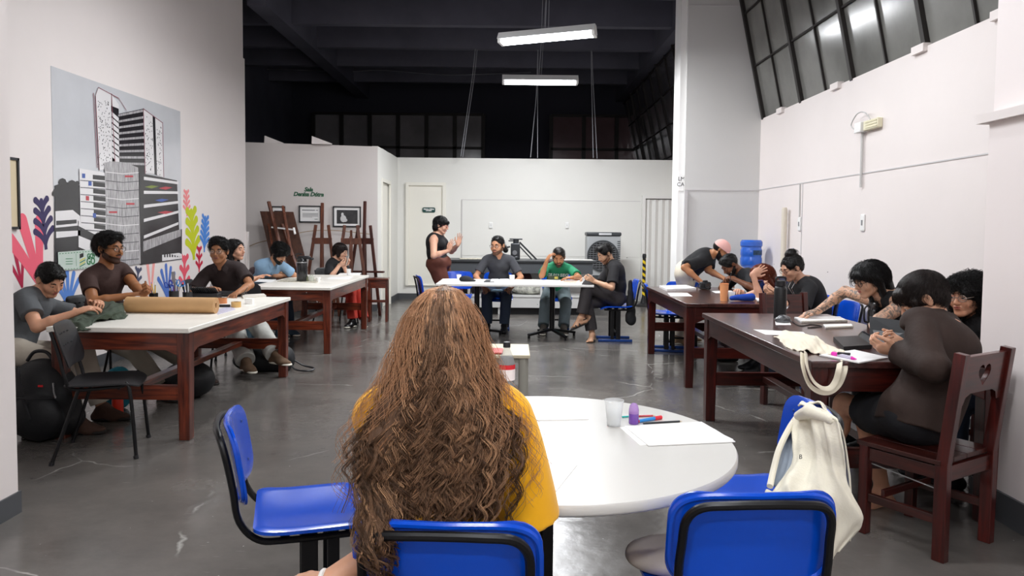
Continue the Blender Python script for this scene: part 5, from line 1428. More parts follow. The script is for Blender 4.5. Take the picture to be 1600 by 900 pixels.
    bo = mesh_np('body', V, Fq, sk, R0, O, relax=1)
    if tattoo:
        T = np.zeros(len(V), np.float32)
        for key, (a, e, w, *_r) in arms.items():
            for p_, q_ in ((a + (e - a) * -.1, e), (e, w + (w - e) * .12)):
                p_, q_ = _v(p_), _v(q_); ba = q_ - p_; t = np.clip(((V - p_) @ ba) / (ba @ ba), 0, 1); dd = np.linalg.norm(V - p_ - t[:, None] * ba, axis=1); T = np.maximum(T, (dd < .075).astype(np.float32))
        at2 = bo.data.color_attributes.new('tattoo', 'FLOAT_COLOR', 'POINT'); A = np.repeat(T[:, None], 4, 1); at2.data.foreach_set('color', A.ravel())
    # face parts
    if eyes:
        for x in (-1, 1):
            mb = MB(); c = hp(x * .031, .0765, .0085); mb.sph(c, (.0122 * hs,) * 3, 12)
            dn = (Rh @ Vector((0, 1, -.1 if pitch < 20 else -.35))).normalized(); mb.mtl(1).sph(c + dn * .0080 * hs, (.0064 * hs,) * 3, 10)
            mb.v = [v - R0.location for v in mb.v]; mb.build('eye', [mat('eye_white', '#e8e2dc', rough=.2), mat('eye_dark', '#1a100c', rough=.15)], R0)
            L_ = Soft(); L_.el(hp(x * .031, .0775, .0125), (.0155 * hs, .0118 * hs, .0095 * hs), Rh, k=0); L_.cut(hp(0, 0, .0085 if pitch < 20 else .003), Rh @ Vector((0, 0, -1)))
            soft('eyelid', L_, .0022, sk, R0, O, relax=1)
            W_ = Soft(); W_.rc(hp(x * .018, .0905, .027), hp(x * .032, .0895, .033), .0034 * hs, .0040 * hs, k=.003); W_.rc(hp(x * .032, .0895, .033), hp(x * .047, .0785, .028), .0040 * hs, .0025 * hs, k=.003)
            soft('eyebrow', W_, .0022, hairm(brow), R0, O, relax=1)
        Lp = Soft(); Lp.el(hp(0, .0925, -.0465), (.0215 * hs, .0070 * hs, .0042 * hs), Rh, k=.001); Lp.el(hp(0, .0905, -.0560), (.018 * hs, .0075 * hs, .0052 * hs), Rh, k=.001)
        soft('lips', Lp, .0022, mat('lip_' + lips.strip('#'), lips, rough=.4), R0, O, relax=1)
    if glasses:
        mb = MB(); gm = mat('glasses_' + glasses.strip('#'), glasses, rough=.25, metal=.3)
        for x in (-1, 1):
            mb.tube([hp(x * .033 + .0235 * math.cos(a), .099 - .004 * abs(math.cos(a)), .006 + .0195 * math.sin(a)) for a in [2 * PI * k / 20 for k in range(20)]], .0019, 6, closed=True)
            mb.tube([hp(x * .0565, .095, .010), hp(x * .074, .06, .012), hp(x * .078, .0, .010), hp(x * .078, -.015, .0)], .0018, 6)
        mb.tube([hp(-.0105, .100, .009), hp(0, .103, .012), hp(.0105, .100, .009)], .0018, 6)
        mb.v = [v - R0.location for v in mb.v]; go = mb.build('glasses', gm, R0)
        ml = MB()
        for x in (-1, 1):
            ring = [hp(x * .033 + .0225 * math.cos(a), .0985, .006 + .0185 * math.sin(a)) - R0.location for a in [2 * PI * k / 20 for k in range(20)]]; ml._add(ring, [tuple(range(20))])
        ml.build('lens', mat('lens_glass', '#ffffff', rough=.05, alpha=.05, spec=.2), go, smooth=False)
    if beard:
        Bd = Soft(); head_ops(Bd, hp, Rh, hs, jaw, full); Bd.offset(beard.get('off', .004) + .0006)
        Bd.cut(hp(0, 0, beard.get('top', -.012)), Rh @ Vector((0, beard.get('slope', .50), 1))); Bd.cut(hp(0, .0, -.115), Rh @ Vector((0, 0, -1))); Bd.cut(hp(0, -.012, 0), Rh @ Vector((0, -1, -.25)))
        Bd.el(hp(0, .10, -.052), (.021 * hs, .022 * hs, .009 * hs), Rh, k=.003, sub=True)
        if beard.get('tache_only'): Bd.ops = Bd.ops[:0]
        if beard.get('tache', True): Bd.rc(hp(-.024, .086, -.043), hp(0, .0975, -.0375), .0050 * hs, .0055 * hs, k=.004); Bd.rc(hp(.024, .086, -.043), hp(0, .0975, -.0375), .0050 * hs, .0055 * hs, k=.004)
        if not beard.get('tache_only'): Bd.noise(beard.get('off', .004) * .3, 180, 2)
        V, Fq = Bd.arrays(.0035); hair_mesh('beard', [(V, Fq, np.ones((len(V), 3)))], hairm(beard.get('col', '#120d0b')), R0, O)
    info = dict(root=R0, O=O, hp=hp, Rh=Rh, N=N, P=P, U=U, S=S1, F=F1, arms=arms, legs=legs, sh=sh, HC=HC, hs=hs, at=at_, RT=RT, face=F)
    # clothes
    if top:
        for name, off, sleeve, m, kw in top:
            T = Soft(); A_ = []
            for key, (a, e, w, d, nn, s, opt, *_r) in arms.items():
                g_ = (gg - 1) * .6 + 1; r0, r1, r2 = .046 * g_ + off, .040 * g_ + off * 1.15, .028 + off * .9
                if sleeve > 0:
                    if sleeve <= 1:
                        c = a + (e - a) * sleeve; T.rc(a, c, r0, r0 + (r1 - r0) * sleeve + kw.get('puff', .006), k=.03); A_.append((c, (e - a)))
                    else:
                        c = e + (w - e) * (sleeve - 1); T.rc(a, e, r0, r1, k=.03); T.rc(e, c, r1, r1 + (r2 - r1) * (sleeve - 1), k=.02); A_.append((c, (w - e)))
                    if not kw.get('torso', True): pass
            for c, n_ in A_: Sop_pc(T, c, n_, .12)
            torso(T, off, k=.03)
            T.rc(at_(.05), at_(.6), .098 * gg + off, .098 * gg + off, k=.03)
            if kw.get('skirted'): T.rc(P - U * .04, at_(.4), .140 * gg + off, .115 * gg + off, k=.03)
            if kw.get('tank'):
                for s in (-1, 1): T.rc(sh[s] + U * .09 + S1 * s * .015, sh[s] - U * .09 + S1 * s * .035, .062, .052, sub=True, k=.01)
            T.cut(P - U * kw.get('hem', .05), -U)
            nr = kw.get('neck', .062)
            T.el(N + U * .060 + F1 * .020, (nr, nr * 1.1, .060), RT, k=.006, sub=True)
            if kw.get('vneck'): T.rc(N + F1 * .10 + U * .05, N + F1 * .115 - U * kw['vneck'], .035, .004, k=.004, sub=True)
            if kw.get('open'): T.rc(N + F1 * .11 + U * .05, N + F1 * .16 - U * .35, .035, .05, k=.01, sub=True)
            T.noise(kw.get('wr', .0035), kw.get('wf', 26), seed)
            o_ = soft(name, T, max(h, .006), m, R0, O, relax=2)
            if kw.get('collar'):
                mb = MB()
                for s in (-1, 1):
                    p_ = [N + U * .030 - F1 * .052 + S1 * s * .004, N + U * .034 - F1 * .02 + S1 * s * .056, N + U * .010 + F1 * .045 + S1 * s * .048, N - U * .03 + F1 * .088 + S1 * s * .020]
                    q_ = [N - U * .006 - F1 * .072 + S1 * s * .004, N - U * .006 - F1 * .02 + S1 * s * .084, N - U * .025 + F1 * .062 + S1 * s * .078, N - U * .075 + F1 * .096 + S1 * s * .052]
                    for i in range(3):
                        mb._add([p_[i], p_[i + 1], q_[i + 1], q_[i], p_[i] + U * .004, p_[i + 1] + U * .004, q_[i + 1] + U * .006, q_[i] + U * .006], [(0, 1, 2, 3), (7, 6, 5, 4), (0, 4, 5, 1), (1, 5, 6, 2), (2, 6, 7, 3), (3, 7, 4, 0)])
                mb.v = [v - R0.location for v in mb.v]; mb.build('collar', m, R0, angle=70)
    if bottom:
        name, off, m, kw = bottom; T = Soft(); A_ = []
        for key, (a, k_, f, t, up) in legs.items():
            e = kw.get('end', .93); c = k_ + (f - k_) * e if e > 0 else k_
            kk = k_ if not kw.get('skirt') else a + (k_ - a) * .80
            T.rc(a, kk, .084 * gg + off, (.060 if kk is k_ else .075) + off, k=.03)
            if kk is not k_: A_.append((kk, k_ - a))
            if e > 0: T.rc(k_, c, .060 + off, kw.get('cuff', .050) + off, k=.025); A_.append((c, f - k_))
        for c, n_ in A_: Sop_pc(T, c, n_, .13)
        T.el(P + U * .02, (.160 * gg + off, .116 * gg + off, .12), RP, k=.03)
        T.el(P - U * .02, (.150 * gg + off, .12 * gg + off, .085), RP, k=.03)
        if kw.get('skirt'):
            T.rc(P, P + ((legs['L'][1] + legs['R'][1]) / 2 - P) * .5, .12, .11, k=.04)
        if 'waist' in kw: T.cut(P + U * kw['waist'], U)
        T.noise(kw.get('wr', .004), kw.get('wf', 24), seed + 5)
        soft(name, T, max(h, .006), m, R0, O, relax=2)
    if shoes and not shoes.get('bare'):
        for key, (a, k_, f, t, up) in legs.items():
            T = Soft(); foot_ops(T, f, t, up, off=.008); un = Vector(up).normalized(); tn = Vector(t).normalized()
            T.cut(f + (f - k_).normalized() * -.035 + un * .035, un); T.cut(f - un * .086, -un)
            so = soft('shoe', T, .005, shoes['m'], R0, O, relax=1)
            if shoes.get('sole'):
                Z_ = Soft(); b = f - un * .074
                Z_.rc(b - tn * .035, b + tn * .155, .043, .044, k=0, flat=(un, .5)); Z_.cut(b - un * .012, -un); Z_.cut(b + un * .010, un)
                V, Fq = Z_.arrays(.005); mesh_np('sole', V, Fq, shoes['sole'], so, O)
    if hair: hair(info, R0, O, h)
    return info

def tattoo_skin(tone):
    m = mat('tattooed_skin', tone, rough=.48, sss=.1)
    nt = m.node_tree; N = nt.nodes; L = nt.links; b = N['Principled BSDF']
    tc = N.new('ShaderNodeTexCoord'); v = N.new('ShaderNodeTexVoronoi'); v.inputs['Scale'].default_value = 16
    n = N.new('ShaderNodeTexNoise'); n.inputs['Scale'].default_value = 26; n.inputs['Detail'].default_value = 5; n.inputs['Distortion'].default_value = 1.6
    L.new(tc.outputs['Object'], n.inputs['Vector']); L.new(tc.outputs['Object'], v.inputs['Vector'])
    r = N.new('ShaderNodeValToRGB'); e = r.color_ramp.elements; e[0].position = .46; e[0].color = (0, 0, 0, 1); e[1].position = .56; e[1].color = (1, 1, 1, 1)
    L.new(n.outputs['Fac'], r.inputs[0])
    a = N.new('ShaderNodeAttribute'); a.attribute_name = 'tattoo'
    mm = N.new('ShaderNodeMath'); mm.operation = 'MULTIPLY'; L.new(r.outputs[0], mm.inputs[0]); L.new(a.outputs['Fac'], mm.inputs[1])
    m2 = N.new('ShaderNodeMath'); m2.operation = 'MULTIPLY'; m2.inputs[1].default_value = .82; L.new(mm.outputs[0], m2.inputs[0])
    mx = N.new('ShaderNodeMix'); mx.data_type = 'RGBA'; mx.inputs[6].default_value = lin(tone); mx.inputs[7].default_value = lin('#4a4f4d')
    L.new(m2.outputs[0], mx.inputs[0]); L.new(mx.outputs[2], b.inputs['Base Color'])
    return m

def hairstyle(col, prims, cutface=True, noise=(.003, 60), strands=None, tint=(.55, 1.0), hh=.005, facecut=((0, .095, -.030), (.066, .080, .106)), under=True, seed=1, amp2=None):
    """prims: ('el', centre, radii) or ('rc', a, b, r1, r2) in the head's own frame"""
    def f(I, R0, O, h):
        hp, Rh, s = I['hp'], I['Rh'], I['hs']; S = Soft(); S_el = []
        for p in prims:
            if p[0] == 'el': S.el(hp(*p[1]), [q_ * s for q_ in p[2]], Rh, k=.015)
            if p[0] == 'rc': S.rc(hp(*p[1]), hp(*p[2]), p[3] * s, p[4] * s, k=.02)
        if cutface: S.el(hp(*facecut[0]), [q_ * s for q_ in facecut[1]], Rh, k=.004, sub=True)
        for x in (-1, 1):
            if under: S.el(hp(x * .082, -.004, -.006), (.02 * s, .022 * s, .03 * s), Rh, k=.004, sub=True)
        S.noise(noise[0], noise[1], seed)
        if amp2: S.noise(amp2[0], amp2[1], seed + 3)
        V, Fq = S.arrays(max(.0045, min(hh, h))); rs = np.random.RandomState(seed)
        parts = [(V, Fq, np.ones((len(V), 3)) * tint[0])]
        if strands:
            n, ln, cr, rad, flow = strands['n'], strands['len'], strands.get('curl', 0), strands.get('r', .0011), strands['flow']
            i = rs.randint(0, len(V), n); p = V[i].astype(np.float64); c = np.array(tuple(hp(0, -.01, .01)))
            nr = p - c; nr /= np.linalg.norm(nr, axis=1, keepdims=True)
            g = np.array(tuple(Rh @ Vector(flow))) if strands.get('local', True) else np.array(flow, float)
            m = strands.get('m', 14); t = np.linspace(0, 1, m)
            tan = g[None] + rs.randn(n, 3) * strands.get('mess', .15); tan = tan - nr * (tan * nr).sum(1, keepdims=True); tan /= np.linalg.norm(tan, axis=1, keepdims=True) + 1e-9
            L = ln * (.5 + rs.rand(n) * .8)
            loc = (p - c) @ np.array([list(r_) for r_ in Rh]); front = (loc[:, 1] > .045 * s) & (loc[:, 2] < .075 * s); L = np.where(front, L * strands.get('front', .3), L)
            P_ = p[:, None] + tan[:, None] * (L[:, None] * t[None])[:, :, None] + nr[:, None] * ((rs.rand(n) * strands.get('lift', .004))[:, None] * np.sin(t * PI)[None])[:, :, None] - nr[:, None] * ((L ** 2)[:, None] * t[None] ** 2 * strands.get('hug', 3.5))[:, :, None]
            if cr:
                bi = np.cross(tan, nr); ph = rs.rand(n)[:, None] * 6.28 + t[None] * L[:, None] / strands.get('pitch', .03) * 6.28
                P_ = P_ + (bi[:, None] * np.cos(ph)[:, :, None] + nr[:, None] * np.sin(ph)[:, :, None]) * (cr * np.minimum(1, t * 3))[None, :, None]
            rr = np.repeat((rad * (1 - .6 * t))[None], n, 0); TV, TF = tubes(P_, rr)
            tt = (tint[0] + rs.rand(n) * (tint[1] - tint[0])); parts.append((TV, TF, np.repeat(np.repeat(tt, m * 3)[:, None], 3, 1)))
        return hair_mesh('hair', parts, hairm(col), R0, O)
    return f
# ================================================================== the people
JEAN = cloth('#2a3648', name='dark_jeans'); JEANG = cloth('#6d7b80', name='grey_jeans'); JEANL = cloth('#a9a9a4', name='pale_jeans')
def lm(P): return Vector(P)
short = lambda col, top=.014, seed=1: hairstyle(col, [('el', (0, -.014, .036), (.078, .098, .088)), ('el', (0, .01, .078), (.062, .075, .040 + top)), ('el', (0, -.06, -.01), (.06, .045, .06))], noise=(.002, 90), strands=dict(n=1500, len=.035, flow=(0, .8, .2), mess=.5, lift=.006), seed=seed)

# 1 man in the grey tee
H = W(78, 437, 5.32)
i1 = person('person in a dark grey t-shirt bent over the near left table, tattooed forearm', (-3.5, 5.2), (-3.56, 5.22, .545), H, 5, headyaw=-22, pitch=34, roll=6, h=.0048, tone='#cf9a7c', gw=1.06, gg=1.08,
    hands=dict(R=(Vector((-3.00, 5.14, .815)), dict(n=(0, .3, -1), curl=.55)), L=(Vector((-3.02, 5.42, .85)), dict(n=(0, -.6, -1), curl=.9))), poles=dict(R=(-.3, -.9, -.9), L=(-.3, .8, -.6)),
    feet=dict(L=(( -3.02, 5.38, .09),), R=((-3.0, 5.02, .09),)), shoes=dict(m=cloth('#4a342a', name='brown_shoe', bump=0), sole=mat('dark_sole', '#221d1b', rough=.7)),
    top=[('t_shirt', .014, .62, cloth('#55585b', name='grey_tee'), dict(puff=.012, wr=.005, hem=.08))], bottom=('trousers', .016, cloth('#b9b0a2', name='stone_chinos'), dict(end=.9)),
    hair=hairstyle('#14110f', [('el', (0, -.012, .038), (.079, .099, .086)), ('el', (0, .030, .088), (.056, .064, .034)), ('el', (.0, .082, .092), (.040, .024, .018)), ('el', (0, -.06, .0), (.062, .045, .06))], noise=(.002, 80), strands=dict(n=2400, len=.022, flow=(.2, 1, .3), mess=.4, lift=.006, front=.8), seed=11), hs=1.03,
    lips='#a65f55', full=1.04, seed=1)
# 2 man in the brown tee
H = W(171, 389, 6.28)
i2 = person('person in a dark brown t-shirt and glasses sitting before the mural', (-3.45, 6.4), (-3.52, 6.38, .545), H, -15, headyaw=-14, pitch=4, h=.0052, tone='#96633f', gw=1.12, gg=1.17, full=1.03,
    hands=dict(R=(W(208, 466, 6.08), dict(n=(0, .2, -1), curl=.5)), L=(W(232, 455, 6.12), dict(n=(-.6, -.8, .2), curl=1.35, d=(.75, -.2, .6), thumb=1))), poles=dict(R=(-.3, -1, -.8), L=(-.2, .7, -.9)),
    feet=dict(L=((-2.70, 6.52, .09), dict(t=(1, -.5, 0))), R=((-2.88, 6.05, .09), dict(t=(1, -.7, 0)))), shoes=dict(m=cloth('#3a2c26', name='dark_brown_shoe', bump=0), sole=mat('dark_sole', '#221d1b')),
    top=[('t_shirt', .013, .60, cloth('#36211c', name='brown_tee'), dict(puff=.006, hem=.08, neck=.066))], bottom=('trousers', .018, cloth('#8b8478', name='khaki_trousers'), {}),
    hair=hairstyle('#0f0c0b', [('el', (0, -.022, .045), (.085, .100, .090)), ('el', (0, -.075, .02), (.062, .055, .075)), ('el', (0, .03, .095), (.06, .06, .030))], noise=(.007, 85), strands=dict(n=2600, len=.05, flow=(0, -.4, -.3), mess=.9, curl=.006, pitch=.022, lift=.01, m=22), seed=12), hs=1.13,
    beard=dict(off=.0008, col='#3d261b'), glasses='#4a4038', lips='#7a473d', seed=2)
# watch on his wrist
w_ = i2['arms']['R']
# 3 boy in the dark polo
H = W(342, 393, 7.35)
i3 = person('person in a dark polo and round glasses facing front at the table end', (-2.85, 7.6), (-2.86, 7.62, .545), H, -84, headyaw=-86, pitch=4, h=.0052, tone='#9a6a4b', gw=1.0, gg=.98,
    hands=dict(R=(Vector((-2.95, 7.12, .80)), dict(n=(0, 0, -1), curl=.5)), L=(W(371, 463, 6.98) + Vector((0, 0, .01)), dict(n=(.2, 0, -1), curl=.8))), poles=dict(R=(-1, .3, -.5), L=(1, .3, -.5)),
    feet=dict(R=((-2.47, 6.88, .09), dict(t=(.7, -.75, 0))), L=((-2.25, 7.02, .20), dict(t=(.9, -.5, -.05)))), kpoles=dict(L=(.3, -.6, 1), R=(.2, -.7, 1)), shoes=dict(m=cloth('#5b4634', name='brown_sneaker', bump=0), sole=mat('cream_sole', '#e2ddd0', rough=.6)),
    top=[('polo_shirt', .016, .70, cloth('#2a1f1f', name='dark_polo'), dict(puff=.014, collar=True, vneck=.05, wr=.005))], bottom=('jeans', .024, JEANL, dict(cuff=.07, end=.95, wr=.006)),
    hair=hairstyle('#0e0b0b', [('el', (0, -.012, .050), (.088, .098, .082)), ('el', (0, .012, .100), (.070, .070, .034))], noise=(.007, 95), strands=dict(n=2400, len=.035, flow=(0, 0, .3), mess=1.2, curl=.005, pitch=.02, lift=.01, m=18), seed=13), hs=1.07,
    glasses='#6b625c', lips='#7c4a42', seed=3)
# 4 girl in white
H = W(368, 391, 8.25)
person('person with dark wavy hair in a white top, behind the polo boy', (-3.3, 8.3), (-3.34, 8.32, .545), H, -20, headyaw=-12, pitch=0, h=.006, tone='#c9977c', gw=.9, gg=.92, bust=.8,
    hands=dict(R=(Vector((-2.97, 8.45, .81)), {}), L=(Vector((-2.95, 8.6, .81)), {})), feet=dict(L=((-2.95, 8.35, .09),), R=((-2.95, 8.15, .09),)), shoes=dict(m=cloth('#303036', name='dark_shoe', bump=0)),
    top=[('top', .012, .6, cloth('#e4e0dc', name='white_top'), {})], bottom=('trousers', .012, cloth('#2f4450', name='teal_trousers'), {}),
    hair=hairstyle('#171110', [('el', (0, -.018, .036), (.084, .100, .090)), ('rc', (0, -.06, .02), (0, -.075, -.11), .065, .055), ('rc', (.06, -.02, 0), (.055, -.01, -.12), .028, .024), ('rc', (-.06, -.02, 0), (-.055, -.01, -.12), .028, .024)], under=False, noise=(.005, 60), strands=dict(n=1600, len=.06, flow=(0, -.2, -1), mess=.3, curl=.006, pitch=.04), seed=14), seed=4)
# 5 man in the denim shirt
H = W(436, 397, 9.55)
person('person with black curls in a light denim shirt leaning on the far left table', (-3.3, 9.75), (-3.42, 9.78, .545), H, -38, headyaw=-28, pitch=34, h=.006, tone='#c18e6f', gw=1.04, gg=1.04,
    hands=dict(R=(WZ(458, 429, .80), dict(n=(0, 0, -1), curl=.4, d=(1, .5, 0))), L=(WZ(438, 427, .81), dict(n=(0, 0, -1), curl=.4, d=(-.3, -1, 0)))), poles=dict(R=(-.6, -.8, -.5), L=(.6, .6, -.6)),
    feet=dict(L=((-2.95, 9.75, .09),), R=((-3.0, 9.45, .09),)), shoes=dict(m=cloth('#2c3f4e', name='blue_shoe', bump=0), sole=mat('cream_sole', '#e2ddd0')),
    top=[('denim_shirt', .016, .62, cloth('#7f9db8', name='light_denim', var=.15), dict(puff=.012, collar=True, vneck=.06, wr=.006))], bottom=('jeans', .014, JEAN, {}),
    hair=hairstyle('#0c0a0a', [('el', (0, -.005, .058), (.108, .112, .095))], noise=(.010, 75), strands=dict(n=2200, len=.045, flow=(0, 0, 0), mess=1.5, curl=.007, pitch=.02, lift=.012, m=18), facecut=((0, .100, -.050), (.062, .075, .090)), seed=15),
    beard=dict(off=.005, col='#0f0c0b'), hs=1.03, seed=5)
# 6 woman in black with red trousers
H = W(532, 393, 10.85)
i6 = person('person with a dark bob, black top, necklace and red trousers looking at a phone', (-2.6, 10.95), (-2.66, 11.0, .545), H, -22, headyaw=-10, pitch=20, h=.006, tone='#cfa188', gw=.92, gg=1.0, bust=.9,
    hands=dict(R=(W(536, 412, 10.62), dict(n=(0, .4, .8), curl=.8, d=(.9, 0, .4))), L=(W(542, 413, 10.75), dict(n=(-.2, -.4, .8), curl=.8, d=(.9, -.1, .4)))), poles=dict(R=(-.3, -.7, -1), L=(.3, .7, -1)),
    feet=dict(R=((-2.30, 10.62, .09), dict(t=(-.4, -1, 0))), L=((-2.16, 10.72, .09), dict(t=(.3, -1, 0)))), kpoles=dict(L=(.8, -.3, 1), R=(.8, -.5, 1)), shoes=dict(m=mat('black_shoe', '#141416', rough=.35), sole=mat('cream_sole', '#e2ddd0')),
    top=[('blouse', .014, .8, cloth('#17171b', name='black_blouse'), dict(puff=.012, vneck=.05))], bottom=('trousers', .022, cloth('#b8392c', name='red_trousers', bump=.1), dict(cuff=.055)),
    hair=hairstyle('#241512', [('el', (0, -.020, .036), (.092, .102, .092)), ('rc', (.055, -.01, 0), (.058, .010, -.055), .036, .030), ('rc', (-.055, -.01, 0), (-.058, .010, -.055), .036, .030), ('rc', (0, -.07, .02), (0, -.07, -.06), .055, .045)], under=False, noise=(.003, 50), strands=dict(n=1600, len=.06, flow=(0, .2, -1), mess=.15), facecut=((0, .105, -.045), (.056, .078, .092)), seed=16), glasses='#8a7468', lips='#a84a44', seed=6)
mb = MB().tube([i6['N'] + i6['S'] * .06 * math.cos(a) + i6['F'] * (.09 + .035 * math.sin(a)) - i6['U'] * (.03 - .075 * math.sin(a)) for a in [PI + PI * k / 16 for k in range(17)]], .004, 6); mb.v = [v - i6['root'].location for v in mb.v]; mb.build('necklace', mat('pearl', '#d8cfc2', rough=.3), i6['root'])
# 7 standing woman
H = W(689, 352, 10.95)
ft = Vector((H.x, 11.0, 0))
i7 = person('person standing with raised hands in a black tank top and brown trousers', (ft.x - .03, 11.0), (ft.x - .04, 11.02, .92), H, -12, headyaw=-8, pitch=16, h=.006, tone='#cf9f86', gw=1.02, gg=1.30, bust=1.05, hs=1.08, arms_len=(.27, .23),
    hands=dict(R=(W(703, 386, 10.68), dict(n=(.5, .6, .1), curl=.15, d=(.35, -.1, 1), spread=.2)), L=(W(717, 377, 10.95), dict(n=(-.2, -1, .1), curl=.12, d=(.25, 0, 1), spread=.2))), poles=dict(R=(-.3, -.6, -1), L=(.1, .6, -1)),
    feet=dict(L=((ft.x + .04, 11.12, .09),), R=((ft.x - .02, 10.9, .09),)), kpoles=dict(L=(1, .2, .1), R=(1, -.2, .1)), shoes=dict(m=cloth('#3a2622', name='brown_boot', bump=0)),
    top=[('tank_top', .010, 0, cloth('#131316', name='black_tank'), dict(tank=True, hem=-.06, neck=.085, vneck=.03, wr=.002))], bottom=('trousers', .030, cloth('#5d3125', name='rust_brown_trousers'), dict(cuff=.09, end=.97, waist=.17, wr=.006)),
    hair=hairstyle('#0d0b0d', [('el', (0, -.018, .040), (.090, .102, .088)), ('el', (0, -.05, -.03), (.086, .065, .070)), ('el', (0, .072, .060), (.055, .030, .032))], noise=(.004, 60), under=False, strands=dict(n=1500, len=.05, flow=(0, .3, -1), mess=.3, curl=.004, pitch=.04), facecut=((0, .118, -.055), (.060, .085, .095)), seed=17), glasses='#a04a4a', lips='#a33f47', seed=7)
# 8 man with the ponytail, charcoal v-neck
H = W(777, 384, 10.45)
i8 = person('person in a charcoal v-neck shirt with a ponytail behind the white tables', (-.2, 10.6), (-.19, 10.68, .545), H, -92, headyaw=-112, pitch=8, roll=0, h=.006, tone='#b98565', gw=1.06, gg=1.05,
    hands=dict(R=(W(757, 451, 10.25), dict(n=(0, 0, -1), curl=.7, d=(.3, -.9, -.2))), L=(W(797, 451, 10.25), dict(n=(0, 0, -1), curl=.7, d=(-.3, -.9, -.2)))), poles=dict(R=(-1, .3, -.4), L=(1, .3, -.4)),
    feet=dict(R=((-.34, 10.25, .09),), L=((-.10, 10.22, .09),)), shoes=dict(m=mat('black_boot', '#17181c', rough=.5)),
    top=[('v_neck_shirt', .014, .72, cloth('#3b3c41', name='charcoal_tee'), dict(vneck=.06, puff=.008))], bottom=('jeans', .016, JEAN, dict(cuff=.055)),
    hair=hairstyle('#14100f', [('el', (0, -.020, .036), (.079, .097, .086)), ('rc', (0, -.09, .02), (-.05, -.14, -.08), .040, .030), ('el', (0, .01, .085), (.055, .06, .030))], noise=(.003, 60), strands=dict(n=1500, len=.06, flow=(0, -1, -.1), mess=.2, curl=.003), seed=18), beard=dict(off=.0006, col='#5d4030'), glasses='#2a2320', hs=1.18, seed=8)
# 9 man in the green tee
H = W(873, 402, 10.42)
i9 = person('person in a green t-shirt with white lettering resting his forehead on one hand', (.66, 10.7), (.66, 10.78, .545), H, -92, headyaw=-92, pitch=22, h=.006, tone='#a36f4c', gw=1.05, gg=1.05, bend=.06,
    hands=dict(R=(W(858, 401, 10.22), dict(n=(.9, .3, 0), curl=.7, d=(.5, .1, .85))), L=(W(888, 434, 10.08), dict(n=(0, .1, -1), curl=.4, d=(-1, -.2, 0)))), poles=dict(R=(-.5, -1, -1), L=(1, -.1, -.5)),
    feet=dict(R=((.44, 10.12, .09), dict(t=(-.1, -1, 0))), L=((.72, 10.1, .09), dict(t=(.1, -1, 0)))), kpoles=dict(R=(-.35, -1, .9), L=(.35, -1, .9)), shoes=dict(m=cloth('#5c5650', name='taupe_shoe', bump=0), sole=mat('cream_sole', '#e2ddd0')),
    top=[('green_t_shirt', .015, .72, cloth('#1f7a55', name='green_tee'), dict(puff=.012))], bottom=('jeans', .020, JEANG, dict(cuff=.06)),
    hair=short('#1d1714', .004, 19), beard=dict(off=.0006, col='#3b281e'), hs=1.12, seed=9)
bpy.context.view_layer.update()
sh_ = [o for o in i9['root'].children if o.name.startswith('green_t_shirt')][0]
a_ = i9['at'](.74) + i9['F'] * .5 - i9['root'].location; ok_, c_, n_, _ = sh_.ray_cast(a_, -i9['F'])
if ok_:
    PW = mat('print_white', '#e8ece8', rough=.7); M_ = frameM(c_ + n_ * .010, -i9['S'], i9['U'])
    text_mesh('shirt_print', 'GU    SEG', .072, .003, PW, i9['root'], M_, bold=.002)
    flat_mesh('heart_print', [[(x * .55 - .012, y * .55 + .004) for x, y in HEART], [(x * .36 - .012, y * .36 + .004) for x, y in HEART]], .003, PW, i9['root'], M_)
# 10 man in black with crossed legs
H = W(946, 397, 9.60)
i10 = person('person in a black shirt with crossed legs and black sandals, holding a cup', (1.36, 9.62), (1.36, 9.62, .545), H, 182, headyaw=197, pitch=30, h=.006, tone='#c69a7c', gw=1.04, gg=1.0, bend=.05,
    hands=dict(R=(W(917, 434, 9.55), dict(n=(.3, -.3, -.8), curl=.6, d=(-1, 0, .1))), L=(W(922, 438, 9.42), dict(n=(.2, .8, .3), curl=.7, d=(-1, .1, .25)))), poles=dict(L=(.3, -.8, -1), R=(.3, .6, -1)),
    feet=dict(L=(W(908, 497, 9.42), dict(t=(-.95, -.1, -.4), up=(-.4, 0, .9))), R=((1.05, 9.48, .085), dict(t=(-.35, -1, 0)))), kpoles=dict(L=(-.7, -.1, 1), R=(-.8, -.2, .8)), shoes=dict(bare=True),
    top=[('black_shirt', .018, .80, cloth('#1d1c1f', name='black_shirt'), dict(puff=.016, collar=True, vneck=.10, wr=.005))], bottom=('trousers', .020, cloth('#332f30', name='charcoal_trousers'), dict(cuff=.06, end=.86)),
    hair=hairstyle('#130f0f', [('el', (0, -.015, .040), (.080, .098, .086)), ('el', (0, .045, .095), (.062, .050, .034))], noise=(.005, 70), strands=dict(n=1600, len=.045, flow=(0, .6, .3), mess=.6, curl=.004), seed=20), beard=dict(off=.0006, col='#7a5744'), hs=1.07, seed=10)
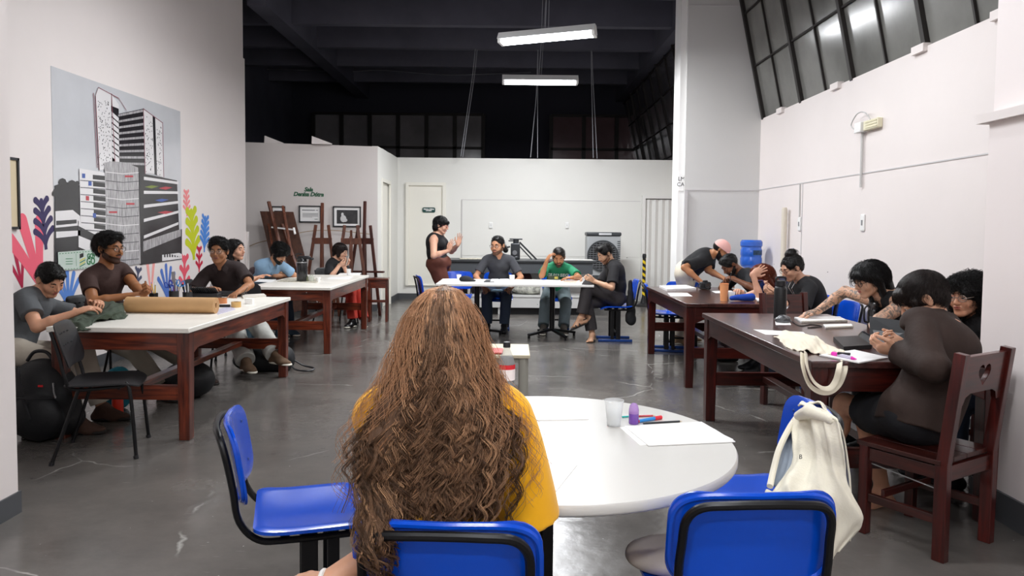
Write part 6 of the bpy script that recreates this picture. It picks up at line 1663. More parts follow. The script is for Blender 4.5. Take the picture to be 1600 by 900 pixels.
for k_ in ('L', 'R'):
    a, kn, f, t, up = i10['legs'][k_]; t = t.normalized(); up = (up - t * up.dot(t)).normalized(); sd = t.cross(up); b = f - up * .058
    mb = MB()
    for tt, wd in ((.105, .048), (.055, .046)): mb.tube([b + t * tt + sd * wd * math.cos(q_) + up * (.038 * math.sin(q_) - .02) for q_ in [PI * j / 12 for j in range(13)]], .007, 6, flat=1.6)
    mb.tube([b - t * .03 + sd * .04 * math.cos(q_) - t * .035 * math.sin(q_) + up * .03 for q_ in [2 * PI * j / 20 for j in range(20)]], .006, 6, closed=True)
    mb.v = [v - i10['root'].location for v in mb.v]; sn = mb.build('sandal', mat('sandal_black', '#1b1918', rough=.6), i10['root'])
    T = Soft(); T.rc(b - t * .03 - up * .034, b + t * .145 - up * .034, .040, .046, k=0, flat=(up, .25)); V, Fq = T.arrays(.005); mesh_np('sole', V, Fq, mat('sandal_black', '#1b1918'), sn, i10['O'])
# 11 bending man with the pink cap
H = W(1126, 391, 8.95)
i11 = person('person in a pink cap standing bent over the far dark table', (2.25, 9.22), (2.20, 9.25, .93), H, -18, headyaw=-18, pitch=42, h=.006, tone='#a8734f', gw=1.08, gg=1.08, bend=.02, arms_len=(.29, .26),
    hands=dict(R=(W(1096, 446, 8.62), dict(n=(0, 0, -1), curl=.3)), L=(W(1134, 440, 8.75), dict(n=(0, 0, -1), curl=.3))), poles=dict(R=(-.8, -.3, .1), L=(-.4, .6, .3)),
    feet=dict(L=((2.25, 9.40, .09),), R=((2.12, 9.30, .09),)), kpoles=dict(L=(1, 0, 0), R=(1, 0, 0)), shoes=dict(m=cloth('#8a7257', name='tan_shoe', bump=0), sole=mat('cream_sole', '#e2ddd0')),
    top=[('black_t_shirt', .020, .78, cloth('#141417', name='black_tee'), dict(puff=.012))], bottom=('trousers', .020, cloth('#cfc5b2', name='ecru_trousers', var=.15), dict(cuff=.065, wr=.006)),
    hair=hairstyle('#171110', [('el', (0, -.03, .02), (.078, .088, .075))], noise=(.001, 90), seed=21), beard=dict(off=.006, col='#14100e'), eyes=True, seed=11)
hp = i11['hp']; T = Soft(); T.el(hp(0, -.010, .036), (.088, .108, .098), i11['Rh'], k=0); T.cut(hp(0, 0, .022), i11['Rh'] @ Vector((0, .10, -1))); T.el(hp(0, .115, .034), (.068, .075, .012), i11['Rh'], k=.012)
CAP = cloth('#e9b3ac', name='pink_cap', bump=.1); soft('cap', T, .005, CAP, i11['root'], i11['O'])
# 12 young man writing
H = W(1141, 414, 8.22)
i12 = person('person with short black hair writing, head low over the far dark table', (2.85, 8.25), (2.90, 8.28, .545), H, 182, headyaw=190, pitch=44, h=.006, tone='#6f452f', gw=1.02, gg=1.0, bend=.06,
    hands=dict(R=(W(1130, 441, 8.3), dict(n=(0, 0, -1), curl=.5)), L=(W(1144, 438, 7.95), dict(n=(0, .3, -1), curl=.85))), poles=dict(R=(.2, .9, -.4), L=(.4, -.9, -.4)),
    feet=dict(L=((2.45, 8.12, .09),), R=((2.45, 8.4, .09),)), shoes=dict(m=mat('black_boot', '#17181c')),
    top=[('dark_t_shirt', .014, .72, cloth('#1b1c20', name='ink_tee'), dict(puff=.01))], bottom=('trousers', .016, JEAN, {}), hair=hairstyle('#0d0b0b', [('el', (0, -.014, .040), (.080, .100, .088)), ('el', (0, .01, .09), (.068, .075, .036))], noise=(.003, 110), strands=dict(n=1400, len=.018, flow=(0, 0, .3), mess=1.2, lift=.004), seed=22), beard=dict(off=.002, col='#0f0c0b'), lips='#5d3730', seed=12)
# 13 red-haired woman
H = W(1191, 434, 7.42)
i13 = person('person with long red-brown hair in a navy top propping the head on one hand', (2.95, 7.5), (3.00, 7.52, .545), H, 182, headyaw=196, pitch=38, h=.0056, tone='#cf9d84', gw=.9, gg=.92, bend=.08, bust=.8,
    hands=dict(L=(W(1184, 424, 7.24), dict(n=(.5, .8, .1), curl=.35, d=(.8, .05, .5), spread=.2)), R=(Vector((2.28, 7.52, .82)), dict(n=(0, 0, -1), curl=.5))), poles=dict(L=(-1, -.5, -1), R=(.2, .9, -.4)),
    feet=dict(L=((2.55, 7.4, .09),), R=((2.55, 7.6, .09),)), shoes=dict(m=mat('black_boot', '#17181c')),
    top=[('navy_top', .014, .5, cloth('#20223e', name='navy_top'), dict(puff=.010))], bottom=('trousers', .014, JEAN, {}),
    hair=hairstyle('#7e3a22', [('el', (0, -.016, .040), (.092, .106, .094)), ('rc', (0, -.07, .02), (.0, -.085, -.14), .075, .060), ('rc', (.065, -.01, 0), (.07, .0, -.14), .035, .030), ('rc', (-.065, -.01, 0), (-.07, .0, -.14), .035, .030)], under=False, noise=(.006, 45), strands=dict(n=3200, len=.07, flow=(0, -.15, -1), mess=.25, curl=.006, pitch=.04, m=20), tint=(.5, 1.5), facecut=((0, .112, -.055), (.052, .080, .095)), seed=23), seed=13)
# 14 woman with the bun
H = W(1237, 419, 6.88)
i14 = person('person with a high dark hair bun, glasses and a black top holding a phone', (2.80, 6.9), (2.90, 6.92, .545), H, 180, headyaw=192, pitch=26, h=.0054, tone='#c89a80', gw=.98, gg=1.03, bend=.06, bust=.8,
    hands=dict(L=(W(1205, 460, 6.72), dict(n=(-.2, .5, .8), curl=.8, d=(-1, .1, .2))), R=(W(1200, 452, 6.88), dict(n=(0, -.6, .5), curl=.8, d=(-1, -.1, .3)))), poles=dict(L=(.4, -.7, -1), R=(.4, .7, -1)),
    feet=dict(L=((2.45, 6.8, .09),), R=((2.45, 7.0, .09),)), shoes=dict(m=mat('black_boot', '#17181c')),
    top=[('black_top', .016, .78, cloth('#1a1a1d', name='black_knit'), dict(puff=.014, neck=.085))], bottom=('trousers', .014, JEAN, {}),
    hair=hairstyle('#110d0d', [('el', (0, -.020, .036), (.084, .102, .088)), ('el', (0, -.040, .130), (.050, .050, .042)), ('el', (0, -.07, -.01), (.062, .045, .060))], noise=(.004, 90), strands=dict(n=2200, len=.045, flow=(0, -.8, .5), mess=.3, curl=.004), amp2=(.002, 160), seed=24), glasses='#7d5a4c', seed=14)
mb = MB()
for x in (-1, 1): mb.tube([i14['N'] + i14['S'] * x * .05 + i14['U'] * .02 + i14['F'] * .05, i14['N'] + i14['S'] * x * .04 - i14['U'] * .04 + i14['F'] * .115, i14['at'](.62) + i14['F'] * .15], .005, 6)
mb.v = [v - i14['root'].location for v in mb.v]; mb.build('necklace', mat('silver_chain', '#c9c9c9', metal=.8, rough=.25), i14['root'])
# 15 tattooed woman
H = W(1358, 437, 4.9)
i15 = person('person with long black hair and bangs reaching tattooed arms across the dark table', (2.8, 4.9), (2.84, 4.88, .60), H, 178, headyaw=190, pitch=20, h=.0048, tone='#c99c80', gw=1.05, gg=1.05, bend=.06, bust=.9, arms_len=(.30, .28), tattoo=True,
    hands=dict(R=(W(1264, 489, 5.30) , dict(n=(0, 0, -1), curl=.55, d=(-1, .1, -.2))), L=(W(1376, 506, 4.25), dict(n=(0, 0, -1), curl=.6, d=(-.2, -1, 0)))), poles=dict(L=(-1, -.5, -.4), R=(-.2, 1, .25)),
    feet=dict(L=((2.42, 4.8, .09),), R=((2.42, 5.0, .09),)), shoes=dict(m=mat('black_boot', '#17181c')),
    top=[('tank_top', .010, 0, cloth('#141316', name='black_tank'), dict(tank=True, neck=.10))], bottom=('trousers', .016, cloth('#1d1d22', name='black_trousers'), {}),
    hair=hairstyle('#0c0a0b', [('el', (0, -.018, .040), (.092, .106, .092)), ('rc', (0, -.07, .02), (.0, -.105, -.17), .080, .050), ('rc', (.068, -.015, 0), (.070, -.03, -.16), .030, .022), ('rc', (-.068, -.015, 0), (-.070, -.03, -.16), .030, .022), ('el', (0, .070, .055), (.060, .034, .030))], under=False, noise=(.003, 40), strands=dict(n=3400, len=.09, front=.18, flow=(0, -.15, -1), mess=.12, curl=.003, pitch=.06), facecut=((0, .122, -.052), (.056, .080, .090)), seed=25), glasses='#221b1b', lips='#a0504b', seed=15)
# 16 woman in the brown jacket
H = W(1442, 468, 3.62)
JK = cloth('#2d1e18', name='brown_suede', rough=.8, bump=.12, bscale=60, var=.22, sheen=.0)
P16 = (1.93, 3.47, .56)
i16 = person('barefoot person in a dark brown jacket and black skirt bent over a phone', (2.0, 3.4), P16, H, 120, headyaw=158, pitch=36, hs=1.08, roll=0, h=.0042, tone='#d3a184', gw=1.02, gg=1.03, bend=.07,
    hands=dict(L=(W(1384, 545, 3.52), dict(n=(.3, .6, .6), curl=.95, d=(-.95, .3, .05), spread=.04)), R=(W(1396, 537, 3.70), dict(n=(-.1, -.7, .6), curl=.95, d=(-1, .05, .1), spread=.04))), poles=dict(L=(-.4, -.6, -1), R=(.5, .4, -1)),
    feet=dict(L=(WZ(1380, 768, .07), dict(t=(-.5, -.15, -.02))), R=((1.76, 4.02, .14), dict(t=(-.6, .7, -.3)))), kpoles=dict(L=(-.3, .4, 1), R=(-.35, .3, 1)), shoes=dict(bare=True),
    top=[('jacket', .027, 1.90, JK, dict(puff=.008, neck=.060, hem=.05, wr=.011, wf=17, skirted=True))], bottom=('skirt', .012, cloth('#141419', name='black_skirt', bump=.1), dict(end=0, skirt=True)),
    hair=hairstyle('#1d1411', [('el', (0, -.016, .038), (.086, .104, .092)), ('el', (0, -.065, .0), (.068, .048, .068)), ('rc', (.068, .04, .02), (.066, .05, -.020), .016, .010), ('rc', (-.068, .04, .02), (-.066, .05, -.020), .016, .010), ('el', (0, .060, .070), (.058, .040, .034))], noise=(.003, 40), strands=dict(n=5200, len=.040, flow=(0, .65, -.6), mess=.14, lift=.002, r=.0008, front=.6), tint=(.7, 1.7), facecut=((0, .114, -.046), (.061, .078, .092)), seed=26), lips='#b06a60', seed=16)
# 17 curly woman at the wall
H = W(1510, 463, 4.25)
i17 = person('person with voluminous black curls and thin glasses half hidden behind the brown jacket', (2.85, 4.2), (2.92, 4.2, .545), H, 178, headyaw=208, pitch=8, h=.0052, tone='#c48f72', gw=.95, gg=1.0, bend=.05,
    hands=dict(L=(Vector((2.40, 4.05, .84)), {}), R=(Vector((2.38, 4.3, .84)), {})), feet=dict(L=((2.5, 4.1, .09),), R=((2.5, 4.3, .09),)), shoes=dict(m=mat('black_boot', '#17181c')),
    top=[('black_top', .018, 1.9, cloth('#19191c', name='black_knit'), {})], bottom=('trousers', .016, JEAN, {}),
    hair=hairstyle('#0b090a', [('el', (0, -.018, .040), (.105, .115, .098)), ('el', (0, -.07, -.06), (.105, .080, .110)), ('rc', (.085, -.01, 0), (.09, -.02, -.12), .035, .035), ('rc', (-.085, -.01, 0), (-.09, -.02, -.12), .035, .035)], under=False, noise=(.010, 70), strands=dict(n=4200, len=.06, front=.2, flow=(0, -.1, -1), mess=.6, curl=.008, pitch=.025, lift=.012, m=24), facecut=((0, .118, -.050), (.062, .085, .095)), seed=27), glasses='#9a8a80', seed=17)

# 18 the long-haired girl
HC = Vector((-.165, 1.80, 1.185))
YEL2 = cloth('#ffb700', name='yellow_shirt', rough=.75, bump=.15, bscale=22, var=.05, sheen=.2)
i18 = person('person seen from behind with very long wavy brown hair and a yellow shirt', (-.15, 1.90), (-.14, 1.92, .55), HC, 88, headyaw=86, pitch=6, h=.005, tone='#d3a083', gw=.93, gg=1.0, bend=.0, eyes=True, arms_len=(.28, .25),
    hands=dict(L=(Vector((-.47, 1.62, .640)), dict(n=(0, 0, -1), curl=.5, d=(-1, .1, -.1))), R=(Vector((.06, 2.10, .64)), dict(n=(0, 0, -1), curl=.4))), poles=dict(L=(.55, -.35, -1), R=(.15, -.6, -1)),
    feet=dict(L=((-.28, 2.30, .09),), R=((-.0, 2.30, .09),)), shoes=dict(m=cloth('#c9c5bd', name='pale_shoe', bump=0)),
    top=[('yellow_shirt', .020, .98, YEL2, dict(puff=.020, wr=.006, wf=18, hem=.06))], bottom=('trousers', .016, cloth('#1c1c22', name='black_trousers'), {}), hair=None, seed=18)
for key in ('L', 'R'):
    a, e, w, d, nn, s, *_r = i18['arms'][key]; c = a + (e - a) * .96; dr = (e - a).normalized(); u = dr.orthogonal().normalized(); v = dr.cross(u)
    if key == 'R':
        mb = MB()
        for off in (0, -.014): mb.tube([c + dr * off + (u * math.cos(q_) + v * math.sin(q_))* .080 for q_ in [2 * PI * j / 28 for j in range(28)]], .004, 6, closed=True)
        mb.v = [p - i18['root'].location for p in mb.v]; mb.build('sleeve_stripe', mat('black_rib', '#15151a', rough=.8), i18['root'])
w = i18['arms']['L'][2]; d = i18['arms']['L'][3]; u = d.orthogonal().normalized(); v = d.cross(u)
mb = MB().tube([w + (u * math.cos(q_) + v * math.sin(q_)) * .027 for q_ in [2 * PI * j / 24 for j in range(24)]], .006, 8, closed=True); mb.v = [p - i18['root'].location for p in mb.v]; mb.build('bracelet', mat('white_bracelet', '#ece9e4', rough=.4), i18['root'])
def long_hair():
    rs = np.random.RandomState(5); C = np.array([-.165, 1.80])
    zk = np.array([1.302, 1.292, 1.265, 1.23, 1.17, 1.10, 1.03, .96, .88, .80, .72, .64, .56])
    ak = np.array([.0, .035, .062, .082, .104, .128, .165, .206, .220, .212, .190, .165, .140])
    bk = np.array([.0, .045, .082, .106, .122, .130, .138, .142, .146, .150, .150, .150, .150])
    sk_ = np.concatenate([[0], np.cumsum(np.sqrt(np.diff(zk) ** 2 + np.diff(ak) ** 2))])
    NL = 950; parts = []
    for L in range(NL):
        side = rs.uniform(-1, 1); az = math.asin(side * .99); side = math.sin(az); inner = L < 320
        if side < -.10: zend = rs.uniform(.54, .80) if rs.rand() < (.92 if -.8 < side < -.2 else .6) else rs.uniform(.78, .95)
        elif side < .2: zend = rs.uniform(.76, .90)
        else: zend = rs.uniform(.74, 1.0) if side > .6 else rs.uniform(.74, .92)
        if side < -.82: zend = max(zend, rs.uniform(.76, .95))
        m = 66; z = np.linspace(0, 1, m); send = np.interp(-zend, -zk, sk_); s = z * send
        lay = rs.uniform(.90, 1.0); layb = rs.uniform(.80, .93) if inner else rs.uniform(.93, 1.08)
        zz = np.interp(s, sk_, zk); a = np.interp(s, sk_, ak) * lay * (1 - (.24 if rs.rand() < .80 else -.04) * np.clip((1.06 - zz) / .12, 0, 1)); b = np.interp(s, sk_, bk) * layb
        # shoulders push the outer hair backwards; left ends fall in front of the chair back
        low = np.clip((.86 - zz) / .10, 0, 1)
        xs = side * a + (np.where(side < 0, 1, 0) * .055 * np.clip((.86 - zz) / .25, 0, 1)) - .022 * np.clip((1.0 - zz) / .25, 0, 1)
        over = np.clip((-.07 - xs) / .05, 0, 1) * low
        cz = math.cos(az) + (1 - math.cos(az)) * np.clip((1.06 - zz) / .15, 0, 1) * .75
        cx = C[0] + xs; cy = C[1] - cz * b - over * .125
        env = np.clip((s - .09) / .30, 0, 1) * .9 + .1 * np.clip(s / .05, 0, 1); wl = rs.uniform(.055, .095); ph = rs.rand() * 6.28; amp = rs.uniform(.006, .012) * env * (1 + .3 * z); hnd = rs.choice([-1, 1])
        rad0 = rs.uniform(.004, .008); ns = 9
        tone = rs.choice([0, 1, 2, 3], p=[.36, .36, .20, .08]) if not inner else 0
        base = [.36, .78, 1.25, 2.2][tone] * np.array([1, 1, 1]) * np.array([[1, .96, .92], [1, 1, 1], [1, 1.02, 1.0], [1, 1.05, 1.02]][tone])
        P_ = np.zeros((ns, m, 3)); T_ = np.zeros((ns, m, 3)); R_ = np.zeros((ns, m))
        for j in range(ns):
            p2 = ph + rs.randn() * .10; q0 = rs.rand() * 6.28; ro = rad0 * math.sqrt(rs.rand()); spread = (.7 + .5 * np.clip(s / .3, 0, 1)) * (1 - .6 * np.clip((z - .75) / .25, 0, 1))
            w1 = amp * np.sin(2 * PI * s / wl + p2) + amp * .35 * np.sin(2 * PI * s / (wl * 2.3) + ph * 1.7); w2 = hnd * amp * .8 * np.cos(2 * PI * s / wl + p2)
            fly = (rs.randn() * .014 if rs.rand() < .08 else 0) * z ** 1.5
            P_[j, :, 0] = cx + w1 + ro * math.cos(q0) * spread + fly; P_[j, :, 1] = cy - w2 * .7 - ro * math.sin(q0) * spread; P_[j, :, 2] = zz + .004 * np.sin(2 * PI * s / wl + p2 + 1)
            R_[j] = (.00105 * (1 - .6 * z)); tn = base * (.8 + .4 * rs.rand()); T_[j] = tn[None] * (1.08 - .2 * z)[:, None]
        V, F = tubes(P_, R_); parts.append((V, F, np.repeat(T_.reshape(-1, 3), 3, 0)))
    n = 300; m = 48; P_ = np.zeros((n, m, 3)); R_ = np.full((n, m), .0005)
    for j in range(n):
        az = rs.uniform(-1.5, 1.5); s = np.linspace(0, rs.uniform(.25, .60), m); zz = np.interp(s, sk_, zk); k = 1.03 + rs.rand() * .14; a = np.interp(s, sk_, ak) * k; b = np.interp(s, sk_, bk) * 1.04
        ph = rs.rand() * 6.28; P_[j, :, 0] = C[0] + math.sin(az) * a + .010 * np.sin(s * 60 + ph) * s * 3; P_[j, :, 1] = C[1] - (math.cos(az) * .7 + .3) * b + .006 * np.cos(s * 45 + ph) * s * 2; P_[j, :, 2] = zz + .004
    V, F = tubes(P_, R_); parts.append((V, F, np.tile(np.array([1.9, 1.85, 1.75]), (len(V), 1))))
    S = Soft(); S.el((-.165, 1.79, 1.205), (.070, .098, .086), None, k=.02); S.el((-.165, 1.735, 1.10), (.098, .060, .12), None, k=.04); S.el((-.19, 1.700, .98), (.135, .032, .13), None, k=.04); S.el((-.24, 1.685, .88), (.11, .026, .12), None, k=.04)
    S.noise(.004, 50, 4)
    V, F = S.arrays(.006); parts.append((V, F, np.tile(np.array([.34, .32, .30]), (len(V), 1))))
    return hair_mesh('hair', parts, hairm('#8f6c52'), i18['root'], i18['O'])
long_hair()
# ================================================================== things on tables, chairs and floor
def quad_sheet(name, pts, z, th, m, label, cat='paper', group=None, parent=None):
    """a flat sheet whose corners lie on the surface z"""
    P = [WZ(x, y, z) for x, y in pts]; c = sum(P, Vector()) / len(P)
    n = len(P); vs = [p - c for p in P] + [p - c + Vector((0, 0, th)) for p in P]
    mb = MB(); mb._add(vs, [tuple(range(n)), tuple(range(2 * n - 1, n - 1, -1))] + [(i, n + i, n + (i + 1) % n, (i + 1) % n) for i in range(n)])
    o = mb.build(name, m, parent, smooth=False); o.location = c
    return tag(o, label, cat, group)
def put(mb, name, m, loc, label, cat, rz=0, group=None, **k):
    o = mb.build(name, m, **k); o.location = loc; o.rotation_euler = (0, 0, rz); return tag(o, label, cat, group)
def cup(loc, r0, r1, h, label, m, name='cup', liquid=None, group=None, rib=False):
    prof = [(0, 0), (r0, 0), (r1, h), (r1 * 1.05, h), (r1 * 1.05, h - .003), (r1 * .94, h - .002), (r0 * .92, .004), (0, .004)]
    o = put(MB().lathe(prof, n=32, caps=False), name, m, loc, label, 'cup', group=group)
    if liquid: 
        f = .55; rr = r0 + (r1 - r0) * f
        l = MB().lathe([(0, .005), (r0 * .9, .005), (rr * .92, h * f), (0, h * f)], n=32, caps=False).build('water', liquid, o)
    return o
CLR = mat('clear_plastic', '#eef1f2', rough=.06, alpha=.38, spec=.7); WAT = mat('water_fill', '#e4eaec', rough=.05, alpha=.45, spec=.8)
# ---- round table
z = .75
quad_sheet('paper_stack', [(818, 628), (913, 624), (920, 656), (826, 658)], z, .004, PAPER, 'stack of white sheets at the far edge of the round table, beyond the girl')
quad_sheet('paper_sheet', [(968, 668), (1090, 660), (1146, 687), (1000, 696)], z, .0012, PAPER, 'lower white sheet peeking out under the pencil side stack')
quad_sheet('paper_stack', [(976, 667), (1096, 660), (1149, 691), (1013, 697)], z + .0014, .003, PAPER, 'stack of white sheets beside the pencils on the round table')
quad_sheet('paper_sheet', [(810, 716), (902, 727), (862, 777), (800, 764)], z, .002, PAPER, 'loose white sheet at the girl\'s right elbow on the round table')
cup(WZ(959, 665, z), .024, .034, .092, 'clear plastic cup of water beside the purple sharpener', CLR, 'plastic_cup', WAT)
c = WZ(990, 662, z)
t = thing('pencil_sharpener', 'purple capsule-shaped pencil sharpener standing on the round table', 'sharpener', c)
MB().lathe([(0, 0), (.017, 0), (.018, .004), (.018, .04), (0, .04)], n=24, caps=False).build('body', mat('purple_plastic', '#6d3fa0', rough=.2, coat=.4), t)
MB().lathe([(.0182, .038), (.0182, .050), (.015, .066), (.008, .074), (0, .076)], n=24, caps=False).build('cap', mat('lilac_clear', '#b58ad0', rough=.1, alpha=.7), t)
def pen(a, b, r, col, label, cap=None, name='pen', zz=None, group=None, cat='pen'):
    a, b = Vector(a), Vector(b); c = (a + b) / 2; mb = MB().cyl(a - c, b - c, r, n=8); mb.mtl(1)
    d = (b - a).normalized(); mb.cyl(b - c, b - c + d * r * 3, r * .9, r * .2, n=8)
    if cap: mb.cyl(a - c, a - c + (b - a) * .3, r * 1.2, n=8)
    o = mb.build(name, [mat('pen_' + col.strip('#'), col, rough=.3), mat('pen_tip_' + (cap or '#d0c0a8').strip('#'), cap or '#d0c0a8', rough=.4)]); o.location = c; return tag(o, label, cat, group)
pen(WZ(972, 653, z) + Vector((0, 0, .004)), WZ(985, 652, z) + Vector((0, 0, .004)), .0035, '#35b5ad', 'teal pen on the round table poking out left of the sharpener')
pen(WZ(994, 652, z) + Vector((0, 0, .004)), WZ(1020, 651, z) + Vector((0, 0, .004)), .0036, '#b83440', 'thin dark red pencil behind the blue and red marker', name='pencil', cat='pencil')
pen(WZ(1033, 655, z) + Vector((0, 0, .007)), WZ(998, 661, z) + Vector((0, 0, .007)), .0065, '#2f8bd6', 'thick blue marker with a bright red cap on the round table', cap='#dc2638', name='marker')
pen(WZ(1005, 663, z) + Vector((0, 0, .004)), WZ(1062, 660, z) + Vector((0, 0, .004)), .0036, '#22262a', 'long black pencil lying against the paper stack', name='pencil', cat='pencil')
# soda bottle
c = WZ(791, 634, z); t = thing('soda_bottle', 'clear soda bottle with dark drink, red and white label and black cap', 'bottle', c)
MB().lathe([(0, 0), (.026, 0), (.032, .010), (.033, .05), (.030, .085), (.033, .12), (.033, .165), (.026, .195), (.014, .222), (.0125, .235), (0, .235)], n=32, caps=False).build('body', mat('bottle_clear', '#cfd3d4', rough=.05, alpha=.36, spec=.8), t)
MB().lathe([(0, .003), (.024, .003), (.030, .012), (.031, .05), (.028, .085), (.031, .12), (.031, .165), (.025, .193), (0, .193)], n=32, caps=False).build('drink', mat('dark_cola', '#240c0a', rough=.1), t)
MB().lathe([(.0336, .105), (.0336, .165)], n=32, caps=False).build('label', mat('bottle_label', '#eadfdd', rough=.4), t); MB().lathe([(.0338, .148), (.0338, .166)], n=32, caps=False).build('label_band', mat('label_red', '#c8202c', rough=.4), t)
MB().lathe([(0, .232), (.0145, .232), (.0145, .250), (.012, .253), (0, .253)], n=24, caps=False).build('cap', BKP, t)

# ---- near left table
z = H1
a = WZ(196, 489, z) + Vector((0, .06, .062)); b = WZ(333, 491, z) + Vector((0, .06, .062)); a.y = b.y
t = thing('kraft_paper_roll', 'thick roll of brown kraft paper across the near left table', 'paper roll', (a + b) / 2)
d = (b - a) / 2; R = Matrix.Rotation(PI / 2, 4, 'Y')
mb = MB().xf(Matrix.Rotation(math.atan2(d.y, d.x), 4, 'Z') @ R); L = d.length
mb.lathe([(.022, -L), (.062, -L), (.062, L), (.022, L), (.022, -L)], n=48, caps=False).build('roll', mat('kraft_paper', '#c39a6c', rough=.7, var=.05, vscale=4), t, angle=50)
mb = MB().xf(R); mb.lathe([(.036, L), (.036, L + .001), (.038, L + .001), (.038, L)], n=40, caps=False).lathe([(.050, L), (.050, L + .001), (.052, L + .001), (.052, L)], n=40, caps=False).build('roll_layers', mat('kraft_edge', '#93714a', rough=.7), t)
# draped cloth from a grid of control points
def drape(name, rows, m, parent, origin, amp=.006, fr=9.0, seed=0, th=.005, k=9, fine=.0018):
    G = np.array([[tuple(p) for p in r] for r in rows], float); n0, n1, _ = G.shape
    def cr(A, k):
        out = []; n = len(A)
        for i in range(n - 1):
            a, b, c, d = A[max(i - 1, 0)], A[i], A[i + 1], A[min(i + 2, n - 1)]
            for j in range(k):
                t = j / k; out.append(.5 * (2 * b + (c - a) * t + (2 * a - 5 * b + 4 * c - d) * t * t + (3 * b - a - 3 * c + d) * t ** 3))
        out.append(A[-1]); return np.array(out)
    H_ = cr(G, k); H_ = cr(H_.transpose(1, 0, 2), k).transpose(1, 0, 2); a, b, _ = H_.shape
    N_ = np.cross(np.gradient(H_, axis=0), np.gradient(H_, axis=1)); N_ /= np.linalg.norm(N_, axis=2, keepdims=True) + 1e-9
    u, v = np.meshgrid(np.linspace(0, 1, a), np.linspace(0, 1, b), indexing='ij'); rs = np.random.RandomState(seed); D = 0
    for q in range(4):
        f = fr * (.6 + .45 * q); ph = rs.rand(3) * 6; D = D + (1 - 2 * np.abs(np.sin(f * (v + .25 * np.sin(3 * u + ph[0]) * rs.uniform(-1, 1)) * 1.6 + rs.uniform(-1, 1) * 2.2 * u + ph[1])) ** .8) / (1 + q * .7)
    D = D * amp + fine * np.sin(40 * u + 9 * np.sin(7 * v)) * np.sin(33 * v + 5 * np.sin(9 * u))
    P1 = H_ + N_ * D[:, :, None]; P2 = P1 - N_ * th; V = np.concatenate([P1.reshape(-1, 3), P2.reshape(-1, 3)]); F = []; o = a * b
    I = np.arange(o).reshape(a, b); q = np.stack([I[:-1, :-1], I[:-1, 1:], I[1:, 1:], I[1:, :-1]], 2).reshape(-1, 4); F = [q, q[:, ::-1] + o]
    e = np.concatenate([I[0, :], I[1:, -1], I[-1, -2::-1], I[-2:0:-1, 0]]); e2 = np.roll(e, -1); F.append(np.stack([e, e + o, e2 + o, e2], 1))
    return mesh_np(name, V, np.concatenate(F), m, parent, origin, relax=1)
# olive jacket
OLV = cloth('#3a4437', name='olive_cloth', rough=.9, bump=.3, bscale=90, var=.1)
def jz(px, py, up): v = WZ(px, py + up * 190, z); v.z += up + .004; return v
t = thing('jacket', 'crumpled olive green jacket on the corner of the near left table', 'jacket', WZ(150, 497, z)); jo = t.location
drape('folded_side', [[jz(104, 492, .01), jz(126, 479, .05), jz(150, 474, .07), jz(172, 469, .085), jz(190, 474, .06), jz(200, 488, .01)],
    [jz(98, 498, .01), jz(122, 488, .05), jz(148, 484, .06), jz(172, 479, .085), jz(192, 482, .06), jz(201, 491, .01)],
    [jz(92, 505, .004), jz(118, 498, .035), jz(145, 494, .05), jz(172, 490, .06), jz(190, 490, .04), jz(199, 495, .004)],
    [jz(92, 508, .004), jz(118, 505, .012), jz(142, 505, .012), jz(164, 500, .012), jz(184, 498, .01), jz(195, 498, .004)]], OLV, t, jo, amp=.011, fr=8, seed=4, th=.006, k=10)
drape('sleeve', [[jz(92, 503, .01), jz(110, 500, .03), jz(134, 500, .03), jz(146, 500, .01)], [jz(90, 506, .006), jz(110, 505, .02), jz(134, 506, .02), jz(146, 505, .006)], [W(98, 511, 4.84), W(112, 513, 4.83), W(130, 516, 4.82), W(140, 512, 4.84)]], OLV, t, jo, amp=.006, fr=6, seed=6)
S = Soft(); S.rc(jz(120, 492, .02), jz(180, 486, .03), .03, .045, k=.02, flat=((0, 0, 1), .7)); S.cut((0, 0, z + .002), (0, 0, -1)); soft('inner_fold', S, .007, OLV, t, jo)
# pen holders with pens, scissors, ruler
def pen_cup(loc, label, n, cols, seed, h=.10, sq=False):
    put(MB().lathe([(0, 0), (.04, 0), (.042, h), (.038, h), (.036, .004), (0, .004)], n=6 if sq else 28, caps=False), 'pen_holder', BKP, loc, label, 'pen holder')
    rg_ = random.Random(seed); loc = Vector(loc)
    for k in range(n):
        a_ = rg_.uniform(0, 6.28); r_ = .022 * math.sqrt(rg_.random()); b0 = loc + Vector((r_ * math.cos(a_), r_ * math.sin(a_), .008)); tip = b0 + Vector((rg_.uniform(-.03, .03), rg_.uniform(-.02, .02), rg_.uniform(.125, .16)))
        pen(b0, tip, .0042, cols[k % len(cols)], {'#2448b8': 'dark blue', '#3a6ad0': 'mid blue', '#e8e6e0': 'off-white', '#1c1e24': 'black', '#c22f34': 'red', '#e0b92a': 'yellow', '#f0efe9': 'white', '#26282c': 'charcoal', '#20242c': 'ink black', '#d8d6d2': 'pale grey'}[cols[k % len(cols)]] + ' pen in the ' + label.split(',')[0].replace('black ', ''), cap=rg_.choice(['#20242c', '#e9e7e2', '#2b55c0']), group='pens in the black holders')
c1 = WZ(272, 472, z); c2 = WZ(240, 471, z); c3 = WZ(293, 470, z)
pen_cup(c1, 'black pen holder under the scissors', 8, ['#2448b8', '#e8e6e0', '#1c1e24', '#3a6ad0', '#c22f34'], 1)
pen_cup(c2, 'black square pen holder left of the scissors', 5, ['#e0b92a', '#1c1e24', '#f0efe9', '#26282c'], 2, h=.075, sq=True)
pen_cup(c3, 'black pen holder next to the marker row', 7, ['#f0efe9', '#2448b8', '#20242c', '#d8d6d2'], 3, h=.08)
